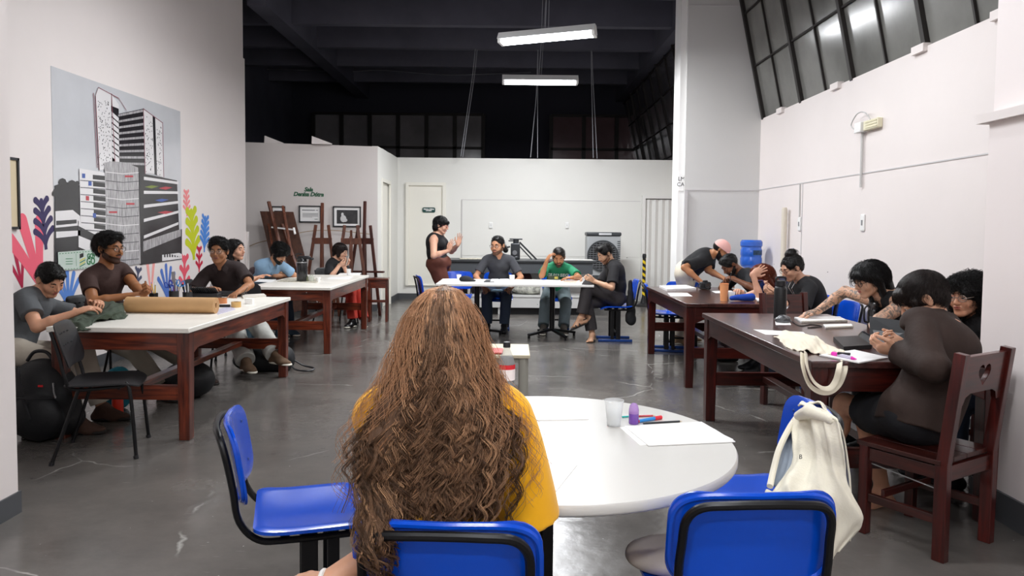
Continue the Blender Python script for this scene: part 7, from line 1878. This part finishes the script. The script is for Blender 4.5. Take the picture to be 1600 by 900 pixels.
def scissors(loc, ang, col, label):
    t = thing('scissors', label, 'scissors', loc); t.rotation_euler = (0, ang, .3); m = mat('scissor_' + col.strip('#'), col, rough=.3); st = mat('steel', '#c0c2c5', metal=.9, rough=.25)
    MB().bar((0, 0, -.09), (.006, 0, .0), .010, .003).build('blade', st, t, smooth=False); MB().bar((0, .003, -.09), (-.006, .003, 0), .010, .003).build('blade', st, t, smooth=False)
    for s in (-1, 1): MB().tube([(s * .020 + .014 * math.cos(q_), 0, .035 + .024 * math.sin(q_)) for q_ in [2 * PI * k / 20 for k in range(20)]], .0045, 8, closed=True).cyl((s * .005, 0, 0), (s * .013, 0, .016), .005).build('handle', m, t)
    return t
scissors(c1 + Vector((-.035, .0, .125)), -.35, '#2a47b0', 'scissors with blue handles leaning left in the pen holder'); scissors(c1 + Vector((-.010, .02, .14)), -.15, '#5d4a9a', 'scissors with purple handles in the pen holder, behind the blue pair'); scissors(c1 + Vector((.045, .01, .135)), .25, '#2a7ab8', 'scissors with teal-blue handles leaning right beside the steel ruler')
tag(MB().bar(c1 + Vector((.005, .01, .01)), c1 + Vector((-.012, .015, .27)), .032, .0015, up=(0, 1, 0)).build('ruler', mat('steel_ruler', '#a9acb2', metal=.6, rough=.35), smooth=False), 'grey steel ruler standing tallest in the pen holder', 'ruler')
# row of markers and black case
a = WZ(305, 466, z); b = WZ(339, 466, z)
t = thing('marker_tray', 'black tray holding a tight row of black markers, left of the black case', 'tray', (a + b) / 2)
MB().box((-.13, -.05, 0), (.13, .05, .05)).build('tray', BKP, t, bevel=.006)
for k in range(13):
    x = -.115 + k * .019; p_ = t.location + Vector((x, -.02, .045)); pen(p_ + Vector((0, .03, .0)), p_ + Vector((-.012, -.03, .055)), .0075, '#17181b', 'black marker with a pinkish tip standing in the tight row', cap='#1f2023', name='marker', group='markers in the black tray', cat='marker')
S = Soft(); a = WZ(345, 464, z) + Vector((0, .03, .03)); b = WZ(376, 464, z) + Vector((0, .03, .03)); S.rc(a, b, .033, .030, k=.02, flat=((0, 0, 1), .8)); S.noise(.002, 60, 2); S.cut((0, 0, z + .002), (0, 0, -1)); o = soft('pencil_case', S, .005, mat('black_leather', '#1a1a1c', rough=.45), None, a); o.location = a; tag(o, 'rounded black pencil case in front of the dark polo boy', 'pencil case')
def tape(loc, r, h, col, label):
    t = thing('tape_roll', label, 'tape roll', loc)
    MB().lathe([(r * .6, 0), (r, 0), (r, h), (r * .6, h), (r * .6, 0)], n=32, caps=False).build('tape', mat('tape_' + col.strip('#'), col, rough=.3, coat=.3), t, angle=50); MB().lathe([(r * .52, .001), (r * .6, .001), (r * .6, h - .001), (r * .52, h - .001), (r * .52, .001)], n=32, caps=False).build('core', mat('kraft_edge', '#93714a'), t)
tape(WZ(346, 474, z), .048, .048, '#b87345', 'orange-brown tape roll nearest the marker row'); tape(WZ(369, 480, z), .040, .046, '#d3ab6b', 'pale yellow tape roll in front of the orange one')
put(MB().box((-.035, -.025, 0), (.035, .025, .05)), 'small_box', PAPER, WZ(386, 476, z) + Vector((0, .06, 0)), 'small white box behind the pale yellow tape roll', 'box', bevel=.004)
put(MB().bx((0, 0, .012), (.10, .03, .02)), 'utility_knife', BKP, WZ(350, 480, z), 'dark utility knife between the two tape rolls', 'knife', .1, bevel=.004)
quad_sheet('print_sheet', [(337, 484), (362, 478), (368, 484), (340, 492)], z, .002, mat('violet_print', '#c7c4d6', rough=.4, var=.3, vscale=40), 'white and violet printed strip at the end of the kraft roll')
quad_sheet('notebook', [(376, 463), (412, 461), (416, 464), (380, 467)], z, .016, mat('dark_cover_pages', '#cfcac2', rough=.6), 'small notebook under the dark polo boy\'s drawing hand', 'notebook')
pen(W(378, 462, 7.0), W(387, 449, 6.95), .004, '#5a4632', 'brown pencil held by the dark polo boy', name='pencil', cat='pencil')
quad_sheet('paper_sheet', [(88, 505), (106, 497), (142, 498), (138, 505)], z, .001, PAPER, 'white sheet under the grey tee man\'s forearm')
put(MB().pad(.09, .05, .03, .012), 'eraser', mat('red_eraser', '#c0353a', rough=.5), WZ(93, 498, z) + Vector((0, .12, .017)), 'small red item between the grey tee man\'s arms and the jacket', 'eraser')
put(MB().pad(.10, .16, .012, .015), 'smartphone', BKP, WZ(172, 475, z) + Vector((0, 0, .008)), 'dark phone on the near left table before the brown tee man', 'phone', 1.2)
# ---- far left table
z = H1
c = WZ(472, 440, z); t = thing('thermos_jug', 'tall black pump thermos on the far left table', 'thermos', c)
MB().lathe([(0, 0), (.062, 0), (.066, .01), (.066, .24), (.060, .27), (.05, .29), (0, .29)], n=32, caps=False).build('body', mat('thermos_black', '#151517', rough=.25, coat=.4), t)
MB().bx((.03, -.0, .30), (.15, .08, .04)).bx((.12, 0, .285), (.05, .05, .03)).build('pump_lid', BKP, t, bevel=.012)
MB().tube(smooth_path([(-.05, 0, .28), (-.075, 0, .30), (-.07, 0, .34), (.0, 0, .345)], 5), .008, 8).build('handle', BKP, t); MB().lathe([(.0662, .235), (.0675, .24), (.0662, .245)], n=32, caps=False).build('steel_ring', mat('steel', '#c0c2c5'), t)
GJ = mat('jar_glass', '#c5cbbf', rough=.08, alpha=.55, spec=.8)
for k, (px, py, r, hh, l) in enumerate(((478, 439, .032, .07, 'olive glass jar touching the thermos on the right'), (487, 439, .034, .085, 'clear glass jar between the olive jar and the white cup'))): put(MB().lathe([(0, 0), (r, 0), (r, hh * .8), (r * .8, hh * .9), (r * .85, hh), (0, hh)], n=24, caps=False), 'jar', GJ if k else mat('olive_glass', '#6d6f58', rough=.1, alpha=.8), WZ(px, py + 1, z), l, 'jar')
cup(WZ(497, 440, z), .024, .032, .055, 'small white cup right of the glass jars', PLS, 'white_cup')
quad_sheet('newspaper', [(433, 440), (495, 442), (502, 437), (450, 435)], z, .006, NEWS, 'printed newspaper under the thermos', 'newspaper'); quad_sheet('notebook', [(402, 436), (431, 436), (430, 432), (404, 431)], z, .012, BKP, 'black notebook by the denim shirt man\'s elbow', 'notebook')
quad_sheet('paper_sheet', [(388, 440), (425, 441), (432, 437), (402, 436)], z, .001, PAPER, 'white sheet at the near corner of the far left table'); quad_sheet('paper_sheet', [(510, 436), (545, 437), (552, 432), (518, 432)], z, .001, PAPER, 'white sheet in the middle of the far left table'); quad_sheet('paper_pad', [(528, 430), (562, 430), (564, 427), (532, 427)], z, .008, PAPER, 'white pad in front of the woman in red trousers', 'notepad')
cup(WZ(545, 430, z), .026, .034, .09, 'clear plastic cup before the woman in red trousers', CLR, 'plastic_cup')
def phone_at(p, d, n, label, col='#18191d', w=.072, l=.15):
    p = Vector(p); d = Vector(d).normalized(); n = Vector(n).normalized(); M = frameM(p, d.cross(n), d)
    t = thing('smartphone', label, 'phone'); t.matrix_world = M
    MB().pad(w, l, .009, .010).build('body', mat('phone_' + col.strip('#'), col, rough=.25), t); MB().pad(w * .9, l * .93, .001, .008, lambda x, y: .0052).build('screen', mat('phone_screen', '#20242c', rough=.08, spec=.8), t)
phone_at(W(543, 407, 10.64), (.3, 0, 1), (-1, -.2, .4), 'pale phone held up by the woman in red trousers', '#c9c4be')
# ---- backpack and bags on the left
BPK = cloth('#121316', name='black_nylon', rough=.6, bump=.15, bscale=70, var=.1, sheen=0)
t = thing('backpack', 'big black backpack on the floor between pillar and black chair', 'backpack', (-3.18, 4.95, 0))
S = Soft(); S.el((-3.18, 4.95, .27), (.235, .17, .27), None, k=.03); S.el((-3.16, 4.95, .13), (.24, .18, .14), None, k=.04); S.el((-3.12, 4.80, .17), (.17, .08, .15), None, k=.02); S.noise(.006, 22, 3); S.cut((0, 0, .003), (0, 0, -1)); soft('body', S, .007, BPK, t, (-3.18, 4.95, 0), relax=2)
mb = MB().tube(smooth_path([(-.05, -.17, .50), (-.02, -.2, .40), (.02, -.22, .28), (.06, -.23, .18)], 5), .012, 6).tube(smooth_path([(-.1, 0, .52), (-.05, .0, .58), (.03, 0, .58), (.08, 0, .52)], 5), .012, 8).tube(smooth_path([(-.16, -.14, .30), (0, -.25, .32), (.17, -.14, .30)], 6), .006, 6); mb.build('strap', BKP, t)
MB().bx((.095, -.17, .385), (.03, .008, .012)).build('red_tab', mat('red_tab', '#d0262c', rough=.5), t); MB().tube([(.16, -.14, .40), (.17, -.15, .34), (.18, -.15, .30)], .006, 6).build('zip_pull', mat('steel', '#c0c2c5'), t)
text_mesh('lettering', 'CO', .07, .003, mat('grey_print', '#7d7f84', rough=.5), t, frameM((-.10, -.245, .085), (1, 0, 0), (0, 0, 1)), space=1.3, bold=.002)
def softbag(name, label, cat, ops, m, base, h=.008, noise=(.005, 24), cutz=.003):
    S = Soft()
    for o in ops: S.el(*o[:2], None, k=.04) if len(o) == 2 else S.rc(*o, k=.03)
    S.noise(noise[0], noise[1], 4); S.cut((0, 0, cutz), (0, 0, -1)); o = soft(name, S, h, m, None, base, relax=2); o.location = base; return tag(o, label, cat)
c = Vector((-2.50, 7.35, 0)); o = softbag('shoulder_bag', 'black shoulder bag on the floor behind the crossed sneakers', 'bag', [(c + Vector((0, 0, .10)), (.30, .16, .13)), (c + Vector((.22, 0, .12)), (.10, .13, .13))], BPK, c)
s_ = MB().tube(smooth_path([(.28, -.05, .10), (.36, -.10, .03), (.50, -.12, .02), (.52, -.02, .03), (.40, .02, .05), (.28, .02, .12)], 6), .010, 6).build('strap', BKP, o)
c = WZ(150, 583, 0) ; c = Vector((-3.1, 5.75, 0)); softbag('tote_bag', 'teal fabric bag on the floor under the near left table', 'bag', [(c + Vector((0, 0, .16)), (.12, .10, .17))], cloth('#1c7f96', name='teal_fabric'), c)
c = Vector((-2.98, 5.52, 0)); t = thing('drink_bottle', 'red drink bottle on the floor beside the teal bag', 'bottle', c); MB().lathe([(0, 0), (.038, 0), (.04, .01), (.04, .20), (.03, .225), (0, .225)], n=24, caps=False).build('body', mat('red_bottle', '#c8321f', rough=.3), t); MB().lathe([(0, .225), (.032, .225), (.032, .26), (.012, .265), (.012, .285), (0, .285)], n=20, caps=False).build('cap', mat('red_cap', '#a82418', rough=.35), t)
c = Vector((-2.72, 5.9, 0)); softbag('duffel_bag', 'dark duffel bag on the floor deep under the near left table', 'bag', [(c + Vector((0, .25, .15)), (.22, .16, .16))], BPK, c)
# ---- far dark table
z = HR2
quad_sheet('sketchbook', [(1030, 449), (1072, 448), (1088, 453), (1042, 455)], z, .022, PAPER, 'thick white sketchbook near the far corner of the dark table', 'sketchbook'); quad_sheet('paper_sheet', [(1043, 458), (1074, 458), (1082, 463), (1048, 463)], z, .002, PAPER, 'single white sheet in front of the thick sketchbook')
c = WZ(1103, 453, z) + Vector((0, .04, 0)); t = thing('camera_case', 'small black camera beside the blue chair back on the dark table', 'camera', c)
MB().bx((0, 0, .045), (.12, .07, .085)).build('body', BKP, t, bevel=.014); MB().cyl((.01, -.035, .045), (.01, -.075, .045), .030).build('lens', mat('thermos_black', '#151517'), t); MB().bx((0, .0, .095), (.05, .05, .02)).build('finder', BKP, t, bevel=.006); MB().tube(smooth_path([(-.06, 0, .07), (-.09, -.04, .03), (-.02, -.09, .02), (.05, -.07, .06)], 5), .005, 6).build('strap', BKP, t)
OR = mat('orange_plastic', '#f6ac78', rough=.3, alpha=.93)
cup(WZ(1131, 470, z), .033, .042, .165, 'tall orange plastic tumbler on the far dark table', OR, 'tumbler')
cup(WZ(1143, 468, z), .026, .034, .075, 'small clear cup standing behind the blue pouch', CLR, 'plastic_cup')
S = Soft(); a = WZ(1145, 471, z) + Vector((0, .03, .03)); b = WZ(1176, 471, z) + Vector((0, .04, .035)); S.rc(a, b, .024, .040, k=.02, flat=((0, 1, 0), .8)); S.noise(.003, 45, 6); S.cut((0, 0, z + .002), (0, 0, -1)); o = soft('pouch', S, .005, mat('royal_blue_fabric', '#1747b0', rough=.55, bump=.1, bscale=50), None, a); o.location = a; tag(o, 'royal blue zip pouch at the edge of the far dark table', 'pouch')
quad_sheet('paper_sheet', [(1112, 455), (1142, 454), (1150, 458), (1118, 458)], z, .001, PAPER, 'white drawing sheet under the young man\'s writing hand'); quad_sheet('paper_sheet', [(1147, 462), (1180, 461), (1186, 466), (1150, 466)], z, .0015, PAPER, 'white sheet under the red-haired woman\'s elbow'); quad_sheet('paper_pad', [(1180, 466), (1207, 465), (1212, 470), (1184, 471)], z, .008, PAPER, 'white pad in front of the woman with the bun', 'notepad')
pen(WZ(1183, 473, z) + Vector((0, 0, .006)), WZ(1203, 473, z) + Vector((0, 0, .006)), .004, '#3a3a40', 'dark pen lying before the white pad of the bun woman'); pen(W(1140, 442, 7.93), W(1142.5, 426, 7.93), .004, '#22242a', 'dark pen upright in the writing young man\'s hand')
phone_at(W(1193, 449, 6.83), (-.5, 0, 1), (-.6, -.3, -.6), 'violet-edged phone in the hands of the woman with the bun', '#4b3a6b')
# ---- near dark table
z = HR1
c = WZ(1220, 499, z) + Vector((0, .02, 0)); t = thing('water_bottle', 'tall matt black steel water bottle on the near dark table', 'bottle', c)
MB().lathe([(0, 0), (.042, 0), (.044, .008), (.044, .215), (.038, .232), (.030, .240), (0, .240)], n=36, caps=False).build('body', mat('matt_black', '#17181a', rough=.42), t); MB().lathe([(0, .24), (.036, .24), (.036, .275), (.03, .28), (0, .28)], n=30, caps=False).build('cap', BKP, t); MB().tube(smooth_path([(-.034, 0, .27), (-.03, 0, .30), (.03, 0, .30), (.034, 0, .27)], 5), .007, 8).build('carry_loop', BKP, t)
c = WZ(1221, 504, z); softbag('plastic_bag', 'crumpled clear and black plastic at the foot of the black bottle', 'plastic bag', [(c + Vector((0, 0, .018)), (.05, .04, .03)), (c + Vector((.03, .01, .01)), (.04, .03, .02))], mat('grey_film', '#57595c', rough=.15, coat=.5, alpha=.8), c, .005, (.006, 70), z + .003)
quad_sheet('label_card', [(1211, 502), (1234, 502), (1236, 508), (1212, 508)], z, .002, PAPER, 'small white card in front of the crumpled plastic', 'card')
quad_sheet('paper_sheet', [(1177, 515), (1255, 519), (1262, 525), (1196, 523)], z, .0015, PAPER, 'white sheet lying behind the cream tote bag')
def spiral(pts, label, th, cover):
    o = quad_sheet('spiral_notebook', pts, z, th, PAPER, label, 'notebook'); a, b = WZ(*pts[3], z) - o.location, WZ(*pts[2], z) - o.location
    quad = [WZ(*p, z) - o.location for p in pts]; mb = MB(); vs = [p * 1.01 + Vector((0, 0, -.001)) for p in quad] + [p * 1.01 + Vector((0, 0, .0015)) for p in quad]; mb._add(vs, [(0, 1, 2, 3), (7, 6, 5, 4)] + [(i, 4 + i, 4 + (i + 1) % 4, (i + 1) % 4) for i in range(4)]); mb.build('cover', cover, o, smooth=False)
    mb = MB(); n = int((b - a).length / .012)
    for k in range(n):
        p = a + (b - a) * (k + .5) / n; d = (b - a).normalized(); s = d.cross(Vector((0, 0, 1))); mb.tube([p + s * .006 * math.cos(q_) + Vector((0, 0, th * .5 + (th * .5 + .004) * math.sin(q_))) for q_ in [2 * PI * j / 8 for j in range(8)]], .0012, 4, closed=True)
    mb.build('wire_spiral', mat('brass_wire', '#b09a5c', metal=.7, rough=.3), o); return o
spiral([(1241, 498), (1312, 497), (1324, 503), (1252, 505)], 'large open spiral notebook under the tattooed hand', .012, BKP); spiral([(1286, 509), (1330, 508), (1333, 512), (1290, 514)], 'small spiral notebook in front of the large one', .010, BKP)
tag(MB().tube(smooth_path([WZ(1238, 503, z) + Vector((0, 0, .004)), WZ(1250, 510, z) + Vector((0, 0, .004)), WZ(1268, 508, z) + Vector((0, 0, .004)), WZ(1284, 511, z) + Vector((0, 0, .004)), WZ(1262, 513, z) + Vector((0, 0, .004))], 6), .0035, 6).build('cable', BKP), 'black cable curling beside the spiral notebooks', 'cable')
c = WZ(1371, 512, z) + Vector((0, .06, 0)); t = thing('flask', 'black flask with glossy lid behind the tablet', 'flask', c)
MB().lathe([(0, 0), (.038, 0), (.038, .10), (.034, .115), (0, .115)], n=30, caps=False).build('body', mat('thermos_black', '#151517'), t); MB().lathe([(.033, .115), (.034, .118), (.034, .155), (.028, .168), (0, .168)], n=30, caps=False).build('lid', mat('glossy_lid', '#2a2a2c', rough=.08, coat=1.0), t); MB().tube(smooth_path([(-.036, 0, .03), (-.06, 0, .04), (-.06, 0, .12), (-.034, 0, .14)], 5), .006, 8).build('handle', BKP, t)
# tablet on its folding cover
t = thing('tablet', 'black tablet propped up on its folding cover, seen from behind', 'tablet', WZ(1395, 532, z)); c = t.location
TB = mat('tablet_cover', '#222428', rough=.5)
A_, B_, C_, D_ = W(1360, 495, 4.22), W(1413, 502, 4.02), W(1428, 532, 3.92), W(1361, 528, 4.16)
vs = [v - c for v in (D_, C_, B_, A_)]; nrm = (vs[1] - vs[0]).cross(vs[3] - vs[0]).normalized() * .009; mb = MB(); mb._add(vs + [v + nrm for v in vs], [(0, 1, 2, 3), (7, 6, 5, 4), (0, 4, 5, 1), (1, 5, 6, 2), (2, 6, 7, 3), (3, 7, 4, 0)]); mb.build('body', TB, t, smooth=False)
fl = [WZ(1392, 533, z) - c, WZ(1427, 545, z) - c, WZ(1398, 546, z) - c]
mid = (vs[2] + vs[3]) / 2 * .5 + (vs[0] + vs[1]) / 2 * .5
mb = MB(); q_ = [vs[0] * .5 + vs[3] * .5, vs[1] * .5 + vs[2] * .5, WZ(1420, 548, z) - c + Vector((0, 0, .003)), WZ(1375, 542, z) - c + Vector((0, 0, .003))]; mb._add(q_ + [v + Vector((0, 0, .004)) for v in q_], [(0, 1, 2, 3), (7, 6, 5, 4), (0, 4, 5, 1), (1, 5, 6, 2), (2, 6, 7, 3), (3, 7, 4, 0)]); mb.build('cover_flap', TB, t, smooth=False)
quad_sheet('sleeve_case', [(1302, 532), (1345, 530), (1362, 545), (1318, 548)], z, .022, mat('black_leather', '#1a1a1c'), 'flat black zipped case between the tote bag and the tablet', 'case')
o = quad_sheet('paper_stack', [(1280, 556), (1335, 548), (1388, 560), (1342, 568)], z + .001, .006, PAPER, 'white sheets near the hands of the woman in the brown jacket')
pen(WZ(1301, 557, z) + Vector((0, 0, .014)), WZ(1331, 564, z) + Vector((0, 0, .014)), .010, '#c9c2d6', 'thick marker with a magenta cap on the table edge', cap='#e22fb0', name='marker', cat='marker')
put(MB().bx((0, 0, .012), (.06, .022, .012)), 'binder_clip', BKP, WZ(1312, 560, z) + Vector((.02, .0, .012)), 'black clip lying by the magenta marker', 'clip', -.5, bevel=.003)
phone_at(W(1361, 531, 3.68), (-.75, .35, .5), (.4, .4, .8), 'dark phone in the hands of the woman in the brown jacket', '#1c1f26', .065, .12)
# cream tote bag hanging over the near corner
CRM = cloth('#e6ddc8', name='cream_canvas', rough=.85, bump=.12, bscale=120, var=.03, sheen=.1)
t = thing('tote_bag', 'cream canvas tote bag lying over the corner with handles hanging down', 'tote bag', WZ(1262, 545, z)); c = t.location
def sp(px, py, up=0): v = WZ(px, py + up * 160, z); v.z += .004 + up; return v
drape('body', [[sp(1206, 526), sp(1224, 519, .012), sp(1248, 521, .03), sp(1274, 529, .018), sp(1300, 541, .012), sp(1324, 551, .002)],
    [sp(1212, 531), sp(1231, 526, .022), sp(1254, 528, .045), sp(1280, 536, .03), sp(1302, 546, .015), sp(1320, 553, .003)],
    [sp(1221, 538), sp(1238, 536, .02), sp(1258, 539, .038), sp(1282, 545, .024), sp(1302, 551, .012), sp(1314, 555, .003)],
    [sp(1232, 545), sp(1245, 547, .010), sp(1262, 550, .016), sp(1282, 553, .010), sp(1298, 556, .006), sp(1306, 557, .002)]], CRM, t, c, amp=.007, fr=9, seed=3, th=.006, k=10)
for k, pts in enumerate(([(1254, 552), (1255, 575), (1264, 600), (1280, 612), (1297, 612), (1311, 600), (1319, 580), (1320, 566)], [(1259, 551), (1261, 572), (1270, 594), (1284, 606), (1297, 606), (1306, 594), (1311, 575), (1312, 564)])):
    P_ = [W(x, y, 3.53 - .03 * k) - c for x, y in pts]; P_[0] = W(*pts[0], 3.62) - c; P_[-1] = W(*pts[-1], 3.60) - c
    MB().tube(smooth_path(P_, 5), .014, 8, flat=.25, up=(0, 1, 0)).build('handle', CRM, t, angle=60)
# ---- back tables
z = .74
cup(WZ(717, 437, z), .024, .034, .07, 'white paper cup on the back table left of the black cap', PLS, 'paper_cup'); cup(WZ(800, 439, z) + Vector((0, .1, 0)), .034, .038, .075, 'white mug before the ponytailed man', mat('speckled_mug', '#e4e1da', rough=.3, var=.1, vscale=60), 'mug'); cup(WZ(916, 441, z), .024, .033, .08, 'clear cup at the right end of the back table', CLR, 'plastic_cup')
c = WZ(727, 440, z); softbag('cap', 'black folded cap on the back table, left end', 'cap', [(c + Vector((0, .05, .03)), (.085, .06, .045)), (c + Vector((.06, .04, .012)), (.08, .05, .018))], cloth('#1c1d20', name='black_twill'), c, .006, (.002, 40), z + .002)
quad_sheet('booklet', [(690, 440), (716, 440), (714, 436), (696, 436)], z, .005, PAPER, 'white booklet beside the paper cup', 'booklet'); quad_sheet('notebook', [(756, 441), (772, 441), (774, 438), (760, 438)], z, .01, mat('dark_cover', '#303236', rough=.5), 'dark notebook before the ponytailed man, left one', 'notebook')
for k, (x0, x1, l) in enumerate(((766, 780, 'open white book before the ponytailed man, left page side'), (779, 796, 'white folded paper before the ponytailed man, nearer the mug'))): quad_sheet('open_book', [(x0, 441), (x1, 441), (x1 - 1, 437), (x0 + 2, 437)], z, .012, PAPER, l, 'book')
c = W(865, 434, 10.0); t = thing('book', 'dark green book held upright by the green shirt man', 'book', c); MB().bx((0, 0, 0), (.15, .02, .055)).build('cover', mat('dark_green_cover', '#26301c', rough=.4), t, bevel=.003); MB().bx((.035, -.011, 0), (.045, .003, .03)).build('title_panel', mat('gold_panel', '#a89a3e', rough=.4), t)
quad_sheet('magazine', [(880, 441), (899, 443), (903, 439), (886, 438)], z, .004, mat('pink_cover', '#d8b3a4', rough=.4), 'pinkish magazine, left of two at the table end', 'magazine'); quad_sheet('magazine', [(900, 443), (916, 443), (912, 439), (903, 439)], z, .004, PAPER, 'white magazine, right of the pinkish one', 'magazine')
cup(W(916, 438, 9.5) + Vector((-.02, 0, -.05)), .026, .034, .09, 'clear cup in the hands of the crossed-leg man', CLR, 'plastic_cup')
c = W(778, 455, 10.28); put(MB().pad(.28, .18, .02, .02), 'blue_folder', mat('pale_blue', '#9fc3dc', rough=.4), c + Vector((0, .08, 0)), 'pale blue folder on the ponytailed man\'s lap', 'folder')
# black bag hanging on the chair of the crossed-leg man
c = Vector((1.66, 9.55, .52)); S = Soft(); S.rc(W(985, 440, 9.5), W(986, 500, 9.5), .028, .072, k=.02, flat=((0, 1, 0), .5)); S.noise(.004, 30, 2); o = soft('hanging_bag', S, .007, BPK, None, c); o.location = c; tag(o, 'black cloth bag hanging on the back of the crossed-leg man\'s chair', 'bag')
# ---- hoodie over the right-hand chair
HOOD = cloth('#ebe5d2', name='cream_fleece', rough=.95, bump=.15, bscale=150, var=.03, sheen=.2)
t = thing('hoodie', 'cream hoodie draped over a blue chair beside the round table', 'hoodie', (1.15, 2.6, .3)); c = t.location
def R_(pts, ys): return [W(x, y, yy) for (x, y), yy in zip(pts, ys)]
drape('fleece', [R_([(1240, 652), (1249, 639), (1263, 635), (1281, 638), (1300, 656)], [2.72, 2.68, 2.62, 2.52, 2.44]),
    R_([(1240, 690), (1252, 680), (1268, 676), (1288, 681), (1309, 697)], [2.62, 2.58, 2.52, 2.46, 2.41]), R_([(1238, 722), (1252, 718), (1272, 714), (1295, 718), (1316, 735)], [2.56, 2.52, 2.48, 2.45, 2.42]),
    R_([(1210, 756), (1238, 750), (1272, 745), (1303, 752), (1331, 770)], [2.46, 2.45, 2.43, 2.42, 2.41]), R_([(1197, 765), (1235, 774), (1275, 776), (1312, 790), (1348, 806)], [2.42, 2.40, 2.39, 2.39, 2.42]),
    R_([(1208, 790), (1245, 802), (1280, 812), (1314, 828), (1340, 834)], [2.42, 2.40, 2.39, 2.40, 2.43]), R_([(1238, 850), (1258, 868), (1284, 885), (1300, 890), (1316, 866)], [2.42, 2.41, 2.40, 2.41, 2.44])], HOOD, t, c, amp=.013, fr=5, seed=5, th=.008, k=10)
drape('fleece_back', [R_([(1249, 639), (1263, 635), (1281, 638), (1300, 656)], [2.70, 2.64, 2.54, 2.45]), [Vector((1.17, 2.9, .74)), Vector((1.18, 2.82, .75)), Vector((1.18, 2.7, .74)), Vector((1.15, 2.52, .72))], [Vector((1.20, 2.9, .5)), Vector((1.20, 2.82, .5)), Vector((1.20, 2.68, .48)), Vector((1.17, 2.5, .46))], [Vector((1.2, 2.88, .38)), Vector((1.2, 2.8, .36)), Vector((1.19, 2.66, .36)), Vector((1.16, 2.5, .38))]], HOOD, t, c, amp=.008, fr=5, seed=7, th=.008, k=6)
drape('lining', [R_([(1241, 660), (1247, 664), (1252, 668)], [2.72, 2.74, 2.70]), R_([(1222, 695), (1236, 692), (1248, 690)], [2.62, 2.66, 2.62]), R_([(1212, 728), (1228, 728), (1244, 728)], [2.54, 2.58, 2.54]), R_([(1205, 758), (1218, 758), (1232, 756)], [2.48, 2.5, 2.46])], cloth('#aab3be', name='grey_blue_lining', bump=.15), t, c, amp=.006, fr=5, seed=2)
MB().tube([p - c for p in smooth_path([W(1248, 648, 2.76), W(1234, 668, 2.68), W(1218, 700, 2.58), W(1209, 732, 2.52), W(1203, 760, 2.45)], 6)], .011, 8).build('hood_edge', HOOD, t)
S = Soft(); S.rc(W(1247, 650, 2.66), W(1265, 642, 2.58), .018, .022, k=.01); S.rc(W(1265, 642, 2.58), W(1297, 656, 2.47), .022, .016, k=.01); S.noise(.003, 50, 2); soft('shoulder_fold', S, .005, HOOD, t, c)
text_mesh('print_mark', 'B', .022, .001, BKP, t, frameM(W(1251, 714, 2.47) - c, (1, .2, 0), (0, 0, 1)))
# beige cloth on the seat of the front right chair
c = Vector((.40, 2.12, .462)); softbag('cloth_bundle', 'beige cloth bundle on the seat of the front right blue chair', 'cloth bundle', [(Vector((.47, 2.10, .50)), (.13, .09, .05)), (Vector((.54, 2.08, .51)), (.10, .09, .06))], cloth('#d2c6b6', name='beige_cloth', bump=.12), c, .006, (.004, 40), .466)
# plaid scarf on the denim man's chair
c = Vector((-3.62, 9.55, .5)); softbag('scarf', 'dark plaid shirt hanging on the chair behind the denim shirt man', 'scarf', [(W(397, 425, 9.7), W(396, 452, 9.7), .07, .09)], mat('plaid', '#4a3a3c', rough=.9, var=.6, vscale=40), c, .008, (.006, 30), .3)
